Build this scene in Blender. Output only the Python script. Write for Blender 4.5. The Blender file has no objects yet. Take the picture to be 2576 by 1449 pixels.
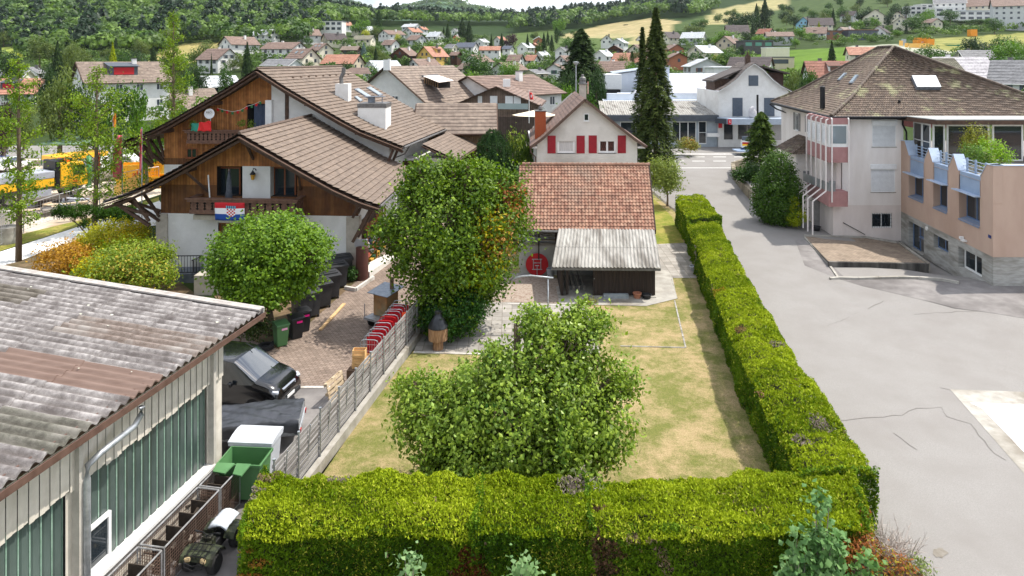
import bpy,bmesh,math,random
import numpy as np
from mathutils import Vector,Matrix
R=math.radians
random.seed(7);RNG=np.random.default_rng(11)
scn=bpy.context.scene
F,XC,YH,CH=1717.0,1288.0,150.0,13.0
cam=bpy.data.cameras.new('camera');camo=bpy.data.objects.new('camera',cam);scn.collection.objects.link(camo)
camo.location=(0,0,CH);camo.rotation_euler=(R(90),0,0)
cam.sensor_width=36;cam.lens=24.0;cam.shift_y=-0.223;cam.clip_end=9000;scn.camera=camo
world=bpy.data.worlds.new('World');scn.world=world;world.use_nodes=True
wn=world.node_tree;wn.nodes.clear()
SUN_EL,SUN_AZ=61.0,72.0
bgn=wn.nodes.new('ShaderNodeBackground');out=wn.nodes.new('ShaderNodeOutputWorld')
sky=wn.nodes.new('ShaderNodeTexSky');sky.sky_type='NISHITA';sky.sun_disc=False
sky.sun_elevation=R(SUN_EL);sky.sun_rotation=R(SUN_AZ);sky.air_density=1.0;sky.dust_density=2.0
tc=wn.nodes.new('ShaderNodeTexCoord');mp=wn.nodes.new('ShaderNodeMapping');mp.inputs['Scale'].default_value=(1.6,1.6,5)
nz=wn.nodes.new('ShaderNodeTexNoise');nz.inputs['Scale'].default_value=2.2;nz.inputs['Detail'].default_value=8
cr=wn.nodes.new('ShaderNodeValToRGB');cr.color_ramp.elements[0].position=.40;cr.color_ramp.elements[1].position=.60
mx=wn.nodes.new('ShaderNodeMixRGB');mx.inputs['Color2'].default_value=(10.8,11.1,11.7,1)
L=wn.links.new
L(tc.outputs['Generated'],mp.inputs['Vector']);L(mp.outputs[0],nz.inputs['Vector']);L(nz.outputs[0],cr.inputs[0])
L(cr.outputs[0],mx.inputs['Fac']);L(sky.outputs[0],mx.inputs['Color1']);L(mx.outputs[0],bgn.inputs[0]);L(bgn.outputs[0],out.inputs[0])
bgn.inputs[1].default_value=0.15
sl=bpy.data.lights.new('sun','SUN');sl.energy=4.9;sl.angle=R(0.53);sl.color=(1,.95,.87)
so=bpy.data.objects.new('sun',sl);scn.collection.objects.link(so)
_e,_a=R(SUN_EL),R(SUN_AZ)
sd=Vector((math.sin(_a)*math.cos(_e),math.cos(_a)*math.cos(_e),math.sin(_e)))
so.rotation_euler=sd.to_track_quat('Z','Y').to_euler();so.location=(40,20,80)
scn.view_settings.view_transform='Standard';scn.view_settings.look='None'
scn.view_settings.gamma=1;scn.view_settings.exposure=0.22
scn.cycles.max_bounces=6;scn.cycles.diffuse_bounces=3;scn.cycles.transparent_max_bounces=6
def lerp_tab(tab,v):
 if v<=tab[0][0]:return tab[0][1]
 for(a,za),(b,zb)in zip(tab,tab[1:]):
  if v<=b:return za+(zb-za)*(v-a)/(b-a)
 return tab[-1][1]
NEAR=[(34,0),(42,.2),(49,.42),(60,.9),(72,1.4),(88,2.0),(110,2.4)]
def ss(a,b,v):
 t=min(1,max(0,(v-a)/(b-a)));return t*t*(3-2*t)
FAR=[(-400,[(110,315.4),(160,262),(230,214),(300,172),(360,140),(450,62),(560,-15),(800,-110),(1500,-120)]),(350,[(110,315.4),(160,258),(230,197),(280,152),(340,127),(450,62),(560,-10),(800,-60),(1500,-70)]),(700,[(110,315.4),(160,250),(230,172),(255,143),(300,112),(380,92),(450,66),(560,36),(800,30),(1500,40)]),(1000,[(110,315.4),(160,255),(235,190),(300,150),(350,124),(400,102),(460,86),(600,62),(900,52),(1500,52)]),(1300,[(110,315.4),(160,258),(240,205),(300,165),(350,141),(400,124),(450,112),(600,86),(800,60),(1500,48)]),(1500,[(110,315.4),(160,250),(230,188),(300,142),(350,125),(400,113),(470,102),(560,88),(720,56),(900,40),(1500,36)]),(1700,[(110,315.4),(160,240),(200,198),(265,160),(330,127),(400,105),(450,86),(560,56),(720,34),(900,10),(1500,-20)]),(1900,[(110,315.4),(160,240),(200,205),(250,172),(290,136),(330,112),(370,97),(450,75),(600,50),(800,20),(1000,-10),(1500,-40)]),(2150,[(110,315.4),(160,235),(200,190),(240,152),(270,124),(330,108),(375,98),(420,72),(470,50),(600,20),(800,-20),(1500,-80)]),(2500,[(110,315.4),(160,228),(200,186),(260,144),(300,112),(340,88),(380,70),(440,45),(520,20),(700,-25),(1000,-70),(1500,-110)]),(3200,[(110,315.4),(160,228),(200,186),(260,150),(330,105),(400,60),(520,10),(700,-50),(1000,-90),(1500,-110)])]
def T(X,Y):
 if Y<110:
  z=lerp_tab(NEAR,Y)
  b_=.52*ss(15,25,X)*ss(28,36,Y)*(1-ss(38.5,41.5,Y));return max(z,b_)-.6*ss(23,26.5,X)*ss(39.5,43,Y)*(1-ss(50,54,Y))
 px=XC+F*X/Y
 px=min(3199,max(-399,px))
 for(a,ta),(b,tb)in zip(FAR,FAR[1:]):
  if px<=b:
   w=ss(a,b,px);y=lerp_tab(ta,Y)*(1-w)+lerp_tab(tb,Y)*w
   Yc=min(Y,1500)
   return CH-(y-YH)*Yc/F
 return 0
def G(px,py,dz=0.0):
 'point of the ground seen at a picture position'
 z=0
 for i in range(12):
  Y=F*(CH-z-dz)/(py-YH);X=(px-XC)*Y/F;z=.5*z+.5*T(X,Y)
 return Vector((X,Y,z+dz))
def Pt(px,py,Y):return Vector(((px-XC)*Y/F,Y,CH-(py-YH)*Y/F))
def onface(p0,p1,px,py):
 'picture position -> (distance along wall p0-p1, height) on that vertical wall plane'
 p0=Vector(p0[:2]);p1=Vector(p1[:2]);u=(p1-p0).normalized();a=(px-XC)/F
 d=a*u.y-u.x
 s=(p0 .x-a*p0 .y)/d
 Y=p0 .y+s*u.y
 return s,CH-(py-YH)*Y/F
def face(p0,p1,z=0):
 'matrix of a wall: x along p0-p1, y inward (to the left of the direction), z up'
 p0=Vector((p0[0],p0[1],z));p1=Vector((p1[0],p1[1],z));u=(p1-p0).normalized();n=Vector((-u.y,u.x,0))
 return Matrix(((u.x,n.x,0,p0 .x),(u.y,n.y,0,p0 .y),(0,0,1,p0 .z),(0,0,0,1)))
def TR(x,y,z,rz=0):return Matrix.Translation((x,y,z))@Matrix.Rotation(rz,4,'Z')
def lin(c):return tuple(((v/255)/12.92 if v<=10 else((v/255+.055)/1.055)**2.4)for v in c)+(1,)
MATS={}
def newmat(name):
 m=bpy.data.materials.new(name);m.use_nodes=True;nt=m.node_tree;nt.nodes.clear()
 o=nt.nodes.new('ShaderNodeOutputMaterial');b=nt.nodes.new('ShaderNodeBsdfPrincipled');nt.links.new(b.outputs[0],o.inputs[0])
 MATS[name]=m;return m,nt,b,o
def node(nt,kind,**kw):
 n=nt.nodes.new('ShaderNode'+kind)
 for k,v in kw.items():
  if k in n.inputs:n.inputs[k].default_value=v
  else:setattr(n,k,v)
 return n
def mat(name,c1,c2=None,c3=None,scale=1.5,rough=.8,metal=0,bump=0,bscale=None,spec=.4,coat=0,stretch=None,lo=.35,hi=.65,c3s=.23,c3r=(.47,.66)):
 if name in MATS:return MATS[name]
 m,nt,b,o=newmat(name);b.inputs['Roughness'].default_value=rough;b.inputs['Metallic'].default_value=metal
 b.inputs['Specular IOR Level'].default_value=spec
 if coat:b.inputs['Coat Weight'].default_value=coat;b.inputs['Coat Roughness'].default_value=.05
 pos=node(nt,'NewGeometry');vec=pos.outputs['Position']
 if stretch:
  mpn=node(nt,'Mapping',Scale=stretch);nt.links.new(vec,mpn.inputs[0]);vec=mpn.outputs[0]
 if c2:
  n=node(nt,'TexNoise',Scale=scale,Detail=8.0,Roughness=.62);nt.links.new(vec,n.inputs['Vector'])
  r=node(nt,'ValToRGB');e=r.color_ramp.elements;e[0].position=lo;e[0].color=lin(c1);e[1].position=hi;e[1].color=lin(c2)
  nt.links.new(n.outputs[0],r.inputs[0]);col=r.outputs[0]
  if c3:
   n2=node(nt,'TexNoise',Scale=scale*c3s,Detail=6.0,Roughness=.6);nt.links.new(vec,n2 .inputs['Vector'])
   r2=node(nt,'ValToRGB');r2 .color_ramp.elements[0].position,r2 .color_ramp.elements[1].position=c3r
   nt.links.new(n2 .outputs[0],r2 .inputs[0])
   mxn=node(nt,'MixRGB',Color2=lin(c3));nt.links.new(r2 .outputs[0],mxn.inputs[0]);nt.links.new(col,mxn.inputs[1]);col=mxn.outputs[0]
  nt.links.new(col,b.inputs['Base Color'])
 else:b.inputs['Base Color'].default_value=lin(c1)
 if bump:
  n3=node(nt,'TexNoise',Scale=bscale or scale*6,Detail=5.0);nt.links.new(vec,n3 .inputs['Vector'])
  bp=node(nt,'Bump',Strength=bump,Distance=.02);nt.links.new(n3 .outputs[0],bp.inputs['Height']);nt.links.new(bp.outputs[0],b.inputs['Normal'])
 return m
def math_(nt,op,a,b=None):
 n=nt.nodes.new('ShaderNodeMath');n.operation=op
 for i,v in enumerate((a,b)):
  if v is None:continue
  if isinstance(v,(int,float)):n.inputs[i].default_value=v
  else:nt.links.new(v,n.inputs[i])
 return n.outputs[0]
def tilemat(name,cols,tw=.3,th=.35,groove=.12,moss=None,rough=.75,stagger=.5,grc=(40,32,28),fade=.0,lines=True,spec=.4,mossw=(.5,.7),mscale=.35,metal=0):
 'tiles laid in UV metres: every tile its own tone, dark joints, painted shadow line per row'
 if name in MATS:return MATS[name]
 m,nt,b,o=newmat(name);b.inputs['Roughness'].default_value=rough;b.inputs['Specular IOR Level'].default_value=spec;b.inputs['Metallic'].default_value=metal
 uv=node(nt,'UVMap');s=node(nt,'SeparateXYZ');nt.links.new(uv.outputs[0],s.inputs[0])
 v=math_(nt,'DIVIDE',s.outputs[1],th);row=math_(nt,'FLOOR',v)
 u=math_(nt,'ADD',math_(nt,'DIVIDE',s.outputs[0],tw),math_(nt,'MULTIPLY',row,stagger));col=math_(nt,'FLOOR',u)
 cb=node(nt,'CombineXYZ');nt.links.new(col,cb.inputs[0]);nt.links.new(row,cb.inputs[1])
 wnz=node(nt,'TexWhiteNoise');nt.links.new(cb.outputs[0],wnz.inputs['Vector'])
 r=node(nt,'ValToRGB');el=r.color_ramp.elements
 for i,c in enumerate(cols):
  if i<2:e=el[i]
  else:e=el.new(.5)
  e.position=i/(len(cols)-1);e.color=lin(c)
 nt.links.new(wnz.outputs[0],r.inputs[0]);c=r.outputs[0]
 pos=node(nt,'NewGeometry')
 n2=node(nt,'TexNoise',Scale=2.5,Detail=7.0);nt.links.new(pos.outputs['Position'],n2 .inputs['Vector'])
 mm=node(nt,'MixRGB',blend_type='MULTIPLY',Fac=.75);nt.links.new(c,mm.inputs[1])
 rr=node(nt,'ValToRGB');rr.color_ramp.elements[0].color=(.55,.55,.55,1);rr.color_ramp.elements[0].position=.3;rr.color_ramp.elements[1].color=(1.15,1.15,1.15,1);rr.color_ramp.elements[1].position=.65
 nt.links.new(n2 .outputs[0],rr.inputs[0]);nt.links.new(rr.outputs[0],mm.inputs[2]);c=mm.outputs[0]
 if moss:
  n3=node(nt,'TexNoise',Scale=mscale,Detail=9.0,Roughness=.7);nt.links.new(pos.outputs['Position'],n3 .inputs['Vector'])
  r3=node(nt,'ValToRGB');r3 .color_ramp.elements[0].position=mossw[0];r3 .color_ramp.elements[1].position=mossw[1];nt.links.new(n3 .outputs[0],r3 .inputs[0])
  m3=node(nt,'MixRGB',Color2=lin(moss));nt.links.new(math_(nt,'MULTIPLY',r3 .outputs[0],.75),m3 .inputs[0]);nt.links.new(c,m3 .inputs[1]);c=m3 .outputs[0]
 fu=math_(nt,'FRACT',u);fv=math_(nt,'FRACT',v)
 gu=math_(nt,'LESS_THAN',fu,groove)if groove else None
 gv=math_(nt,'LESS_THAN',fv,.09)  # dark line along each row: shadow of the overlap put into the colour
 g=math_(nt,'MAXIMUM',gu,gv)if(gu is not None and lines)else(gv if lines else gu)
 if g is not None:
  mg=node(nt,'MixRGB',Color2=lin(grc));nt.links.new(math_(nt,'MULTIPLY',g,.65),mg.inputs[0]);nt.links.new(c,mg.inputs[1]);c=mg.outputs[0]
 nt.links.new(c,b.inputs['Base Color'])
 h=math_(nt,'SINE',math_(nt,'MULTIPLY',u,2*math.pi))
 bp=node(nt,'Bump',Strength=.5,Distance=.015);nt.links.new(h,bp.inputs['Height']);nt.links.new(bp.outputs[0],b.inputs['Normal'])
 return m
def leafmat(name='leaves',tr=.28,rough=.52,spec=.3):
 m,nt,b,o=newmat(name);b.inputs['Roughness'].default_value=rough;b.inputs['Specular IOR Level'].default_value=spec
 at=node(nt,'Attribute',attribute_name='Col');h0=node(nt,'HueSaturation',Saturation=1.08,Value=.88);nt.links.new(at.outputs['Color'],h0 .inputs['Color']);nt.links.new(h0 .outputs[0],b.inputs['Base Color'])
 t=node(nt,'BsdfTranslucent');hs=node(nt,'HueSaturation',Saturation=1.15,Value=1.3);nt.links.new(at.outputs['Color'],hs.inputs['Color']);nt.links.new(hs.outputs[0],t.inputs[0])
 ms=node(nt,'MixShader',Fac=tr);nt.links.new(b.outputs[0],ms.inputs[1]);nt.links.new(t.outputs[0],ms.inputs[2]);nt.links.new(ms.outputs[0],o.inputs[0])
 return m
def glassmat(name,c,rough=.06):
 if name in MATS:return MATS[name]
 m,nt,b,o=newmat(name);b.inputs['Base Color'].default_value=lin(c);b.inputs['Roughness'].default_value=rough;b.inputs['Specular IOR Level'].default_value=.9;b.inputs['IOR'].default_value=1.5 if name!='car_glass'else 2.1
 return m
LEAF=leafmat();NEEDLE=leafmat('needles',.14,.7,.15)
col=scn.collection
ORG={}
def tag(o,label=None,cat=None,group=None,kind=None):
 for k,v in(('label',label),('category',cat),('group',group),('kind',kind)):
  if v:o[k]=v
 return o
def thing(name,loc,label=None,cat=None,group=None,kind=None):
 o=bpy.data.objects.new(name,None);col.objects.link(o);o.location=loc;o.empty_display_size=.2
 ORG[o.name]=Vector(loc);return tag(o,label,cat,group,kind)
class MB:
 def __init__(s,M=None):s.v=[];s.f=[];s.uv=[];s.M=M
 def add(s,vs,fs,uvs=None):
  n=len(s.v);M=s.M
  s.v+=[tuple(M@Vector(v))if M else tuple(v)for v in vs]
  for i,f in enumerate(fs):
   s.f.append(tuple(n+k for k in f));s.uv.append(uvs[i]if uvs else None)
  return s
 def box(s,x0,y0,z0,x1,y1,z1):
  x0,x1=sorted((x0,x1));y0,y1=sorted((y0,y1));z0,z1=sorted((z0,z1))
  return s.add([(x0,y0,z0),(x1,y0,z0),(x1,y1,z0),(x0,y1,z0),(x0,y0,z1),(x1,y0,z1),(x1,y1,z1),(x0,y1,z1)],[(0,3,2,1),(4,5,6,7),(0,1,5,4),(1,2,6,5),(2,3,7,6),(3,0,4,7)],[[(0,0)]*4,[(x0,y0),(x1,y0),(x1,y1),(x0,y1)],[(x0,z0),(x1,z0),(x1,z1),(x0,z1)],[(y0,z0),(y1,z0),(y1,z1),(y0,z1)],[(x1,z0),(x0,z0),(x0,z1),(x1,z1)],[(y1,z0),(y0,z0),(y0,z1),(y1,z1)]])
 def cbox(s,c,d,rz=0,rx=0,ry=0):
  M=s.M;s.M=(M or Matrix())@Matrix.Translation(c)@Matrix.Rotation(rz,4,'Z')@Matrix.Rotation(ry,4,'Y')@Matrix.Rotation(rx,4,'X')
  s.box(-d[0]/2,-d[1]/2,-d[2]/2,d[0]/2,d[1]/2,d[2]/2);s.M=M;return s
 def poly(s,pts,uv=None):return s.add(pts,[tuple(range(len(pts)))],[uv]if uv else None)
 def ext(s,pts,dv):
  'extrude a closed polygon of 3d points by a vector'
  n=len(pts);dv=Vector(dv);p2=[tuple(Vector(p)+dv)for p in pts]
  return s.add([tuple(p)for p in pts]+p2,[tuple(range(n))[::-1],tuple(range(n,2*n))]+[(i,(i+1)%n,n+(i+1)%n,n+i)for i in range(n)])
 def beam(s,a,b,w,h,up=(0,0,1)):
  a=Vector(a);b=Vector(b);d=(b-a);l=d.length;d.normalize();x=d.cross(Vector(up));
  if x.length<1e-4:x=Vector((1,0,0))
  x.normalize();z=x.cross(d);v=[]
  for p in(a,b):
   for i,j in((-1,-1),(1,-1),(1,1),(-1,1)):v.append(p+x*(w/2*i)+z*(h/2*j))
  return s.add(v,[(0,1,2,3),(4,7,6,5),(0,4,5,1),(1,5,6,2),(2,6,7,3),(3,7,4,0)])
 def tube(s,pts,r,seg=8,cap=True):
  pts=[Vector(p)for p in pts];n=len(pts);rs=r if isinstance(r,(list,tuple))else[r]*n;vs=[];fs=[]
  for i,p in enumerate(pts):
   d=(pts[min(i+1,n-1)]-pts[max(i-1,0)]).normalized();x=d.cross(Vector((0,0,1))if abs(d.z)<.95 else Vector((0,1,0))).normalized();y=d.cross(x)
   for k in range(seg):a=2*math.pi*k/seg;vs.append(p+(x*math.cos(a)+y*math.sin(a))*rs[i])
  for i in range(n-1):
   for k in range(seg):fs.append((i*seg+k,i*seg+(k+1)%seg,(i+1)*seg+(k+1)%seg,(i+1)*seg+k))
  if cap:fs+=[tuple(range(seg))[::-1],tuple(range((n-1)*seg,n*seg))]
  return s.add(vs,fs)
 def lathe(s,prof,c=(0,0,0),seg=16,M=None):
  vs=[];fs=[];c=Vector(c);n=len(prof)
  for r_,z in prof:
   for k in range(seg):a=2*math.pi*k/seg;vs.append(Vector((r_*math.cos(a),r_*math.sin(a),z)))
  if M:vs=[M@v for v in vs]
  vs=[v+c for v in vs]
  for i in range(n-1):
   for k in range(seg):fs.append((i*seg+k,i*seg+(k+1)%seg,(i+1)*seg+(k+1)%seg,(i+1)*seg+k))
  fs+=[tuple(range(seg))[::-1],tuple(range((n-1)*seg,n*seg))]
  return s.add(vs,fs)
 def grid(s,P,uvs=None):
  'P: 2d list of points'
  n=len(P);m=len(P[0]);vs=[p for row in P for p in row]
  fs=[(i*m+j,i*m+j+1,(i+1)*m+j+1,(i+1)*m+j)for i in range(n-1)for j in range(m-1)]
  uu=None
  if uvs:fl=[u for row in uvs for u in row];uu=[[fl[k]for k in f]for f in fs]
  return s.add(vs,fs,uu)
 def build(s,name,m,parent=None,smooth=False,label=None,bevel=0,seg=2,origin=None,sharp=None):
  if parent is not None:org=ORG[parent.name]
  elif origin is not None:org=Vector(origin)
  else:
   a=np.array(s.v);org=Vector(((a[:,0].min()+a[:,0].max())/2,(a[:,1].min()+a[:,1].max())/2,a[:,2].min()))
  me=bpy.data.meshes.new(name);me.from_pydata([(v[0]-org.x,v[1]-org.y,v[2]-org.z)for v in s.v],[],s.f)
  if any(u is not None for u in s.uv):
   ul=me.uv_layers.new(name='UVMap');flat=[]
   for f,u in zip(s.f,s.uv):flat+=[c for p in(u or[(0,0)]*len(f))for c in p]
   ul.data.foreach_set('uv',flat)
  me.materials.append(m)
  if smooth:
   me.polygons.foreach_set('use_smooth',[True]*len(me.polygons))
   if sharp:me.set_sharp_from_angle(angle=R(sharp))
  me.update()
  o=bpy.data.objects.new(name,me);col.objects.link(o);ORG[o.name]=org.copy()
  if parent is not None:o.parent=parent
  else:o.location=org
  if bevel:
   bv=o.modifiers.new('Bevel','BEVEL');bv.width=bevel;bv.segments=seg;bv.limit_method='ANGLE';bv.angle_limit=R(35)
  if label:o['label']=label
  return o
def copy_thing(o,loc,rz=0,**kw):
 def cp(s,parent):
  c=s.copy();col.objects.link(c);ORG[c.name]=ORG[s.name]
  if parent is not None:c.parent=parent
  for ch in CHILD.get(s.name,[]):cp(ch,c)
  return c
 CHILD={}
 for x in bpy.data.objects:
  if x.parent:CHILD.setdefault(x.parent.name,[]).append(x)
 c=cp(o,None);c.location=loc;c.rotation_euler=(0,0,rz);tag(c,**kw);return c
def sheet(name,pts,dz,m,kind='structure',ystep=2.0,label=None,cat=None):
 'flat ground surface following the terrain dz above it; pts are (x, y) world'
 bm=bmesh.new();f=bm.faces.new([bm.verts.new((p[0],p[1],0))for p in pts]);ys=[p[1]for p in pts];xs=[p[0]for p in pts]
 y=math.floor(min(ys)/ystep)*ystep
 while y<max(ys):
  bmesh.ops.bisect_plane(bm,geom=bm.verts[:]+bm.edges[:]+bm.faces[:],plane_co=(0,y,0),plane_no=(0,1,0));y+=ystep
 if max(xs)>15 and max(ys)>28:
  x=14
  while x<min(max(xs),31):
   bmesh.ops.bisect_plane(bm,geom=bm.verts[:]+bm.edges[:]+bm.faces[:],plane_co=(x,0,0),plane_no=(1,0,0));x+=2
 bmesh.ops.triangulate(bm,faces=bm.faces[:])
 for v in bm.verts:v.co.z=T(v.co.x,v.co.y)+dz
 bmesh.ops.recalc_face_normals(bm,faces=bm.faces[:])
 if sum(f.normal.z for f in bm.faces)<0:bmesh.ops.reverse_faces(bm,faces=bm.faces[:])
 me=bpy.data.meshes.new(name);bm.to_mesh(me);bm.free();me.materials.append(m)
 o=bpy.data.objects.new(name,me);col.objects.link(o);ORG[o.name]=Vector()
 return tag(o,label,cat,kind=kind)
def leafmesh(name,pos,nrm,size,cols,m,parent=None,aspect=.55,fold=.25,origin=None,shape='leaf',droop=.3,tip=None):
 N=len(pos);rn=RNG.normal(size=(N,3));nrm=nrm/np.linalg.norm(nrm,axis=1,keepdims=True)
 d=rn-nrm*np.sum(rn*nrm,axis=1,keepdims=True)
 if tip is not None:d=.45*d/np.linalg.norm(d,axis=1,keepdims=True)+tip
 d[:,2]-=droop;d/=np.linalg.norm(d,axis=1,keepdims=True)+1e-9
 w=np.cross(nrm,d);w/=np.linalg.norm(w,axis=1,keepdims=True)+1e-9
 s=size[:,None];nn=np.cross(d,w)
 a=pos-d*s*.5;c=pos+d*s*.5
 if shape=='leaf':
  b=pos+w*s*aspect*.5-nn*s*fold*aspect;e=pos-w*s*aspect*.5-nn*s*fold*aspect
  V=np.stack([a,b,c,e],axis=1).reshape(-1,3);idx=np.arange(N)[:,None]*4
  Fc=np.concatenate([idx+np.array([[0,1,2]]),idx+np.array([[0,2,3]])],axis=1).reshape(-1);nf=2*N;k=4
 else:
  b=pos-d*s*.5+w*s*aspect*.5;e=pos-d*s*.5-w*s*aspect*.5
  V=np.stack([b,c,e],axis=1).reshape(-1,3);Fc=np.arange(3*N);nf=N;k=3
 org=np.array(ORG[parent.name])if parent is not None else np.array(origin if origin is not None else(0,0,0))
 me=bpy.data.meshes.new(name);me.vertices.add(len(V));me.vertices.foreach_set('co',(V-org).astype(np.float32).reshape(-1))
 me.loops.add(nf*3);me.loops.foreach_set('vertex_index',Fc.astype(np.int32));me.polygons.add(nf)
 me.polygons.foreach_set('loop_start',np.arange(0,nf*3,3,dtype=np.int32));me.polygons.foreach_set('loop_total',np.full(nf,3,dtype=np.int32))
 ca=me.color_attributes.new('Col','FLOAT_COLOR','POINT');cc=np.ones((N,4));cc[:,:3]=cols
 ca.data.foreach_set('color',np.repeat(cc,k,axis=0).astype(np.float32).reshape(-1))
 me.materials.append(m);me.update();me.validate()
 o=bpy.data.objects.new(name,me);col.objects.link(o);ORG[o.name]=Vector(org)
 if parent is not None:o.parent=parent
 else:o.location=org
 return o
def unit(n):
 v=RNG.normal(size=(n,3));return v/np.linalg.norm(v,axis=1,keepdims=True)
def crown(blobs,nclump,per,crad,patches=None,pal=((60,90,30),(95,125,45)),shell=.45,up=.45,ccol=.5):
 'positions, normals and colours of leaves in clumps over ellipsoids (cx,cy,cz,rx,ry,rz)'
 B=np.array(blobs,float);vol=B[:,3]*B[:,4]+B[:,3]*B[:,5]+B[:,4]*B[:,5];pick=RNG.choice(len(B),nclump,p=vol/vol.sum())
 u=unit(nclump);rr=1-shell*RNG.random(nclump)**1.7;rr*=1+RNG.normal(size=nclump)*.06
 C=B[pick,:3]+u*B[pick,3:]*rr[:,None]
 out_=u.copy();tone=np.clip(RNG.normal(.5,.22,nclump),0,1)
 pos=np.repeat(C,per,axis=0)+np.clip(RNG.normal(size=(nclump*per,3)),-2.2,2.2)*crad*np.repeat(RNG.uniform(.6,1.3,nclump),per)[:,None]
 no=np.repeat(out_,per,axis=0)*.7+unit(nclump*per)*.75;no[:,2]+=up
 p0,p1=np.array(lin(pal[0])[:3]),np.array(lin(pal[1])[:3])
 t=np.clip(np.repeat(tone,per)*ccol+RNG.random(nclump*per)*(1-ccol),0,1)[:,None];cols=p0*(1-t)+p1*t
 for(cx,cy,cz,r_,cc,prob)in(patches or[]):
  dd=np.linalg.norm(pos-np.array((cx,cy,cz)),axis=1)/r_;k=(RNG.random(len(pos))<prob*np.clip(1.5-dd,0,1))&(dd<1.5)
  pc=np.array(lin(cc)[:3]);cols[k]=pc*RNG.uniform(.6,1.25,(k.sum(),1))
 return pos,no,cols
def lumpy(blobs,n,f=.3,seed=1):
 'smaller lobes standing out of the big ones, so that the outline is uneven'
 r=random.Random(seed);out_=list(blobs)
 for i in range(n):
  b=r.choice(blobs);u=Vector((r.gauss(0,1),r.gauss(0,1),r.gauss(.2,1))).normalized();k=r.uniform(.85,1.12);s=r.uniform(.6,1.3)*f*min(b[3],b[5])
  out_.append((b[0]+u.x*b[3]*k,b[1]+u.y*b[4]*k,b[2]+u.z*b[5]*k,s,s,s*r.uniform(.8,1.2)))
 return out_
def limbs(base,blobs,r0,parent,m,name='trunk',fork=.35,n=None,tips=True):
 mb=MB();base=Vector(base);tp=Vector(blobs[0][:3]);f=base.lerp(tp,fork)
 mb.tube([base-Vector((0,0,.2)),base.lerp(f,.5)+Vector((.04,.02,0)),f],[r0*1.15,r0*.9,r0*.75],9)
 for b in blobs[:n]:
  c=Vector(b[:3]);q=f.lerp(c,.5)+Vector((random.uniform(-.1,.1),random.uniform(-.1,.1),.15*(c-f).length*.4))
  mb.tube([f,q,c],[r0*.6,r0*.4,r0*.12],6)
  if tips:
   for k in range(5):
    e=c+Vector((random.uniform(-1,1)*b[3],random.uniform(-1,1)*b[4],random.uniform(-.6,1)*b[5]))*.8
    mb.tube([q.lerp(c,random.random()),(q+e)/2+Vector((0,0,.1)),e],[r0*.25,r0*.15,r0*.05],4,False)
 return mb.build(name,m,parent,smooth=True)
def inpoly(x,y,P):
 c=False;n=len(P)
 for i in range(n):
  (x0,y0),(x1,y1)=P[i],P[i-1]
  if(y0>y)!=(y1>y)and x<(x1-x0)*(y-y0)/(y1-y0)+x0:c=not c
 return c
FIELDS=[((160,150,116),[(1290,130),(1390,95),(1500,75),(1560,60),(1640,52),(1700,60),(1690,100),(1640,118),(1500,128),(1400,134)]),((166,150,118),[(1400,92),(1520,62),(1640,45),(1720,55),(1700,88),(1600,90),(1540,84),(1450,96)]),((82,98,54),[(1230,128),(1290,84),(1400,72),(1420,96),(1600,96),(1560,112),(1700,112),(1690,140),(1230,150)]),((92,118,46),[(1860,190),(1860,148),(1960,128),(2130,118),(2160,150),(2080,190)]),((68,84,46),[(1700,60),(1840,20),(2330,-40),(2330,30),(1990,70),(1800,110),(1700,110)]),((158,148,112),[(1760,64),(1800,24),(1980,-10),(1990,16),(1880,40),(1830,60)]),((140,138,84),[(2300,134),(2330,96),(2600,82),(2800,100),(2800,165),(2480,150),(2390,142)]),((176,174,170),[(2130,140),(2140,115),(2260,112),(2440,135),(2390,152),(2270,160),(2180,158)]),((162,148,102),[(350,160),(455,110),(560,108),(560,145),(400,172)]),((150,160,80),[(-50,145),(-50,118),(60,120),(60,140)]),((200,190,160),[(1110,44),(1200,40),(1200,34),(1110,36)])]
ys=list(range(-120,0,20))+list(range(0,110,2))+list(range(110,300,4))+list(range(300,720,8))+list(range(720,1600,30))+[1800,2200,2800,3600]
ts=[-3,-2.4,-1.9,-1.5,-1.2,-1.0]+[i*.01 for i in range(-86,87)]+[1.0,1.2,1.5,1.9,2.4,3]
V=[];C=[]
for y in ys:
 for t in ts:
  x=t*max(y,40);z=T(x,y);V.append((x,y,z-(.16 if x>12 and 26<y<62 else.02)))
  c=(58,72,38)
  if y>5:
   px=XC+F*x/y;py=YH+F*(CH-z)/y
   if y>105:
    for cc,P in FIELDS:
     if inpoly(px,py,P):c=cc
   if y>560 and c==(58,72,38):c=(44,62,30)
  C.append(lin(c)[:3])
m_,nt,b,o_=newmat('terrain_grass');b.inputs['Roughness'].default_value=.95;b.inputs['Specular IOR Level'].default_value=.1
at=node(nt,'Attribute',attribute_name='Col');ps=node(nt,'NewGeometry');n1=node(nt,'TexNoise',Scale=.09,Detail=10.0,Roughness=.7)
nt.links.new(ps.outputs['Position'],n1 .inputs['Vector']);r1=node(nt,'ValToRGB');r1 .color_ramp.elements[0].color=(.6,.68,.5,1);r1 .color_ramp.elements[0].position=.35;r1 .color_ramp.elements[1].color=(1.14,1.12,1.04,1);r1 .color_ramp.elements[1].position=.68
nt.links.new(n1 .outputs[0],r1 .inputs[0]);mm=node(nt,'MixRGB',blend_type='MULTIPLY',Fac=1.0);nt.links.new(at.outputs['Color'],mm.inputs[1]);nt.links.new(r1 .outputs[0],mm.inputs[2]);nt.links.new(mm.outputs[0],b.inputs['Base Color'])
me=bpy.data.meshes.new('terrain');nc=len(ts)
me.from_pydata(V,[],[(i*nc+j,i*nc+j+1,(i+1)*nc+j+1,(i+1)*nc+j)for i in range(len(ys)-1)for j in range(nc-1)])
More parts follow.
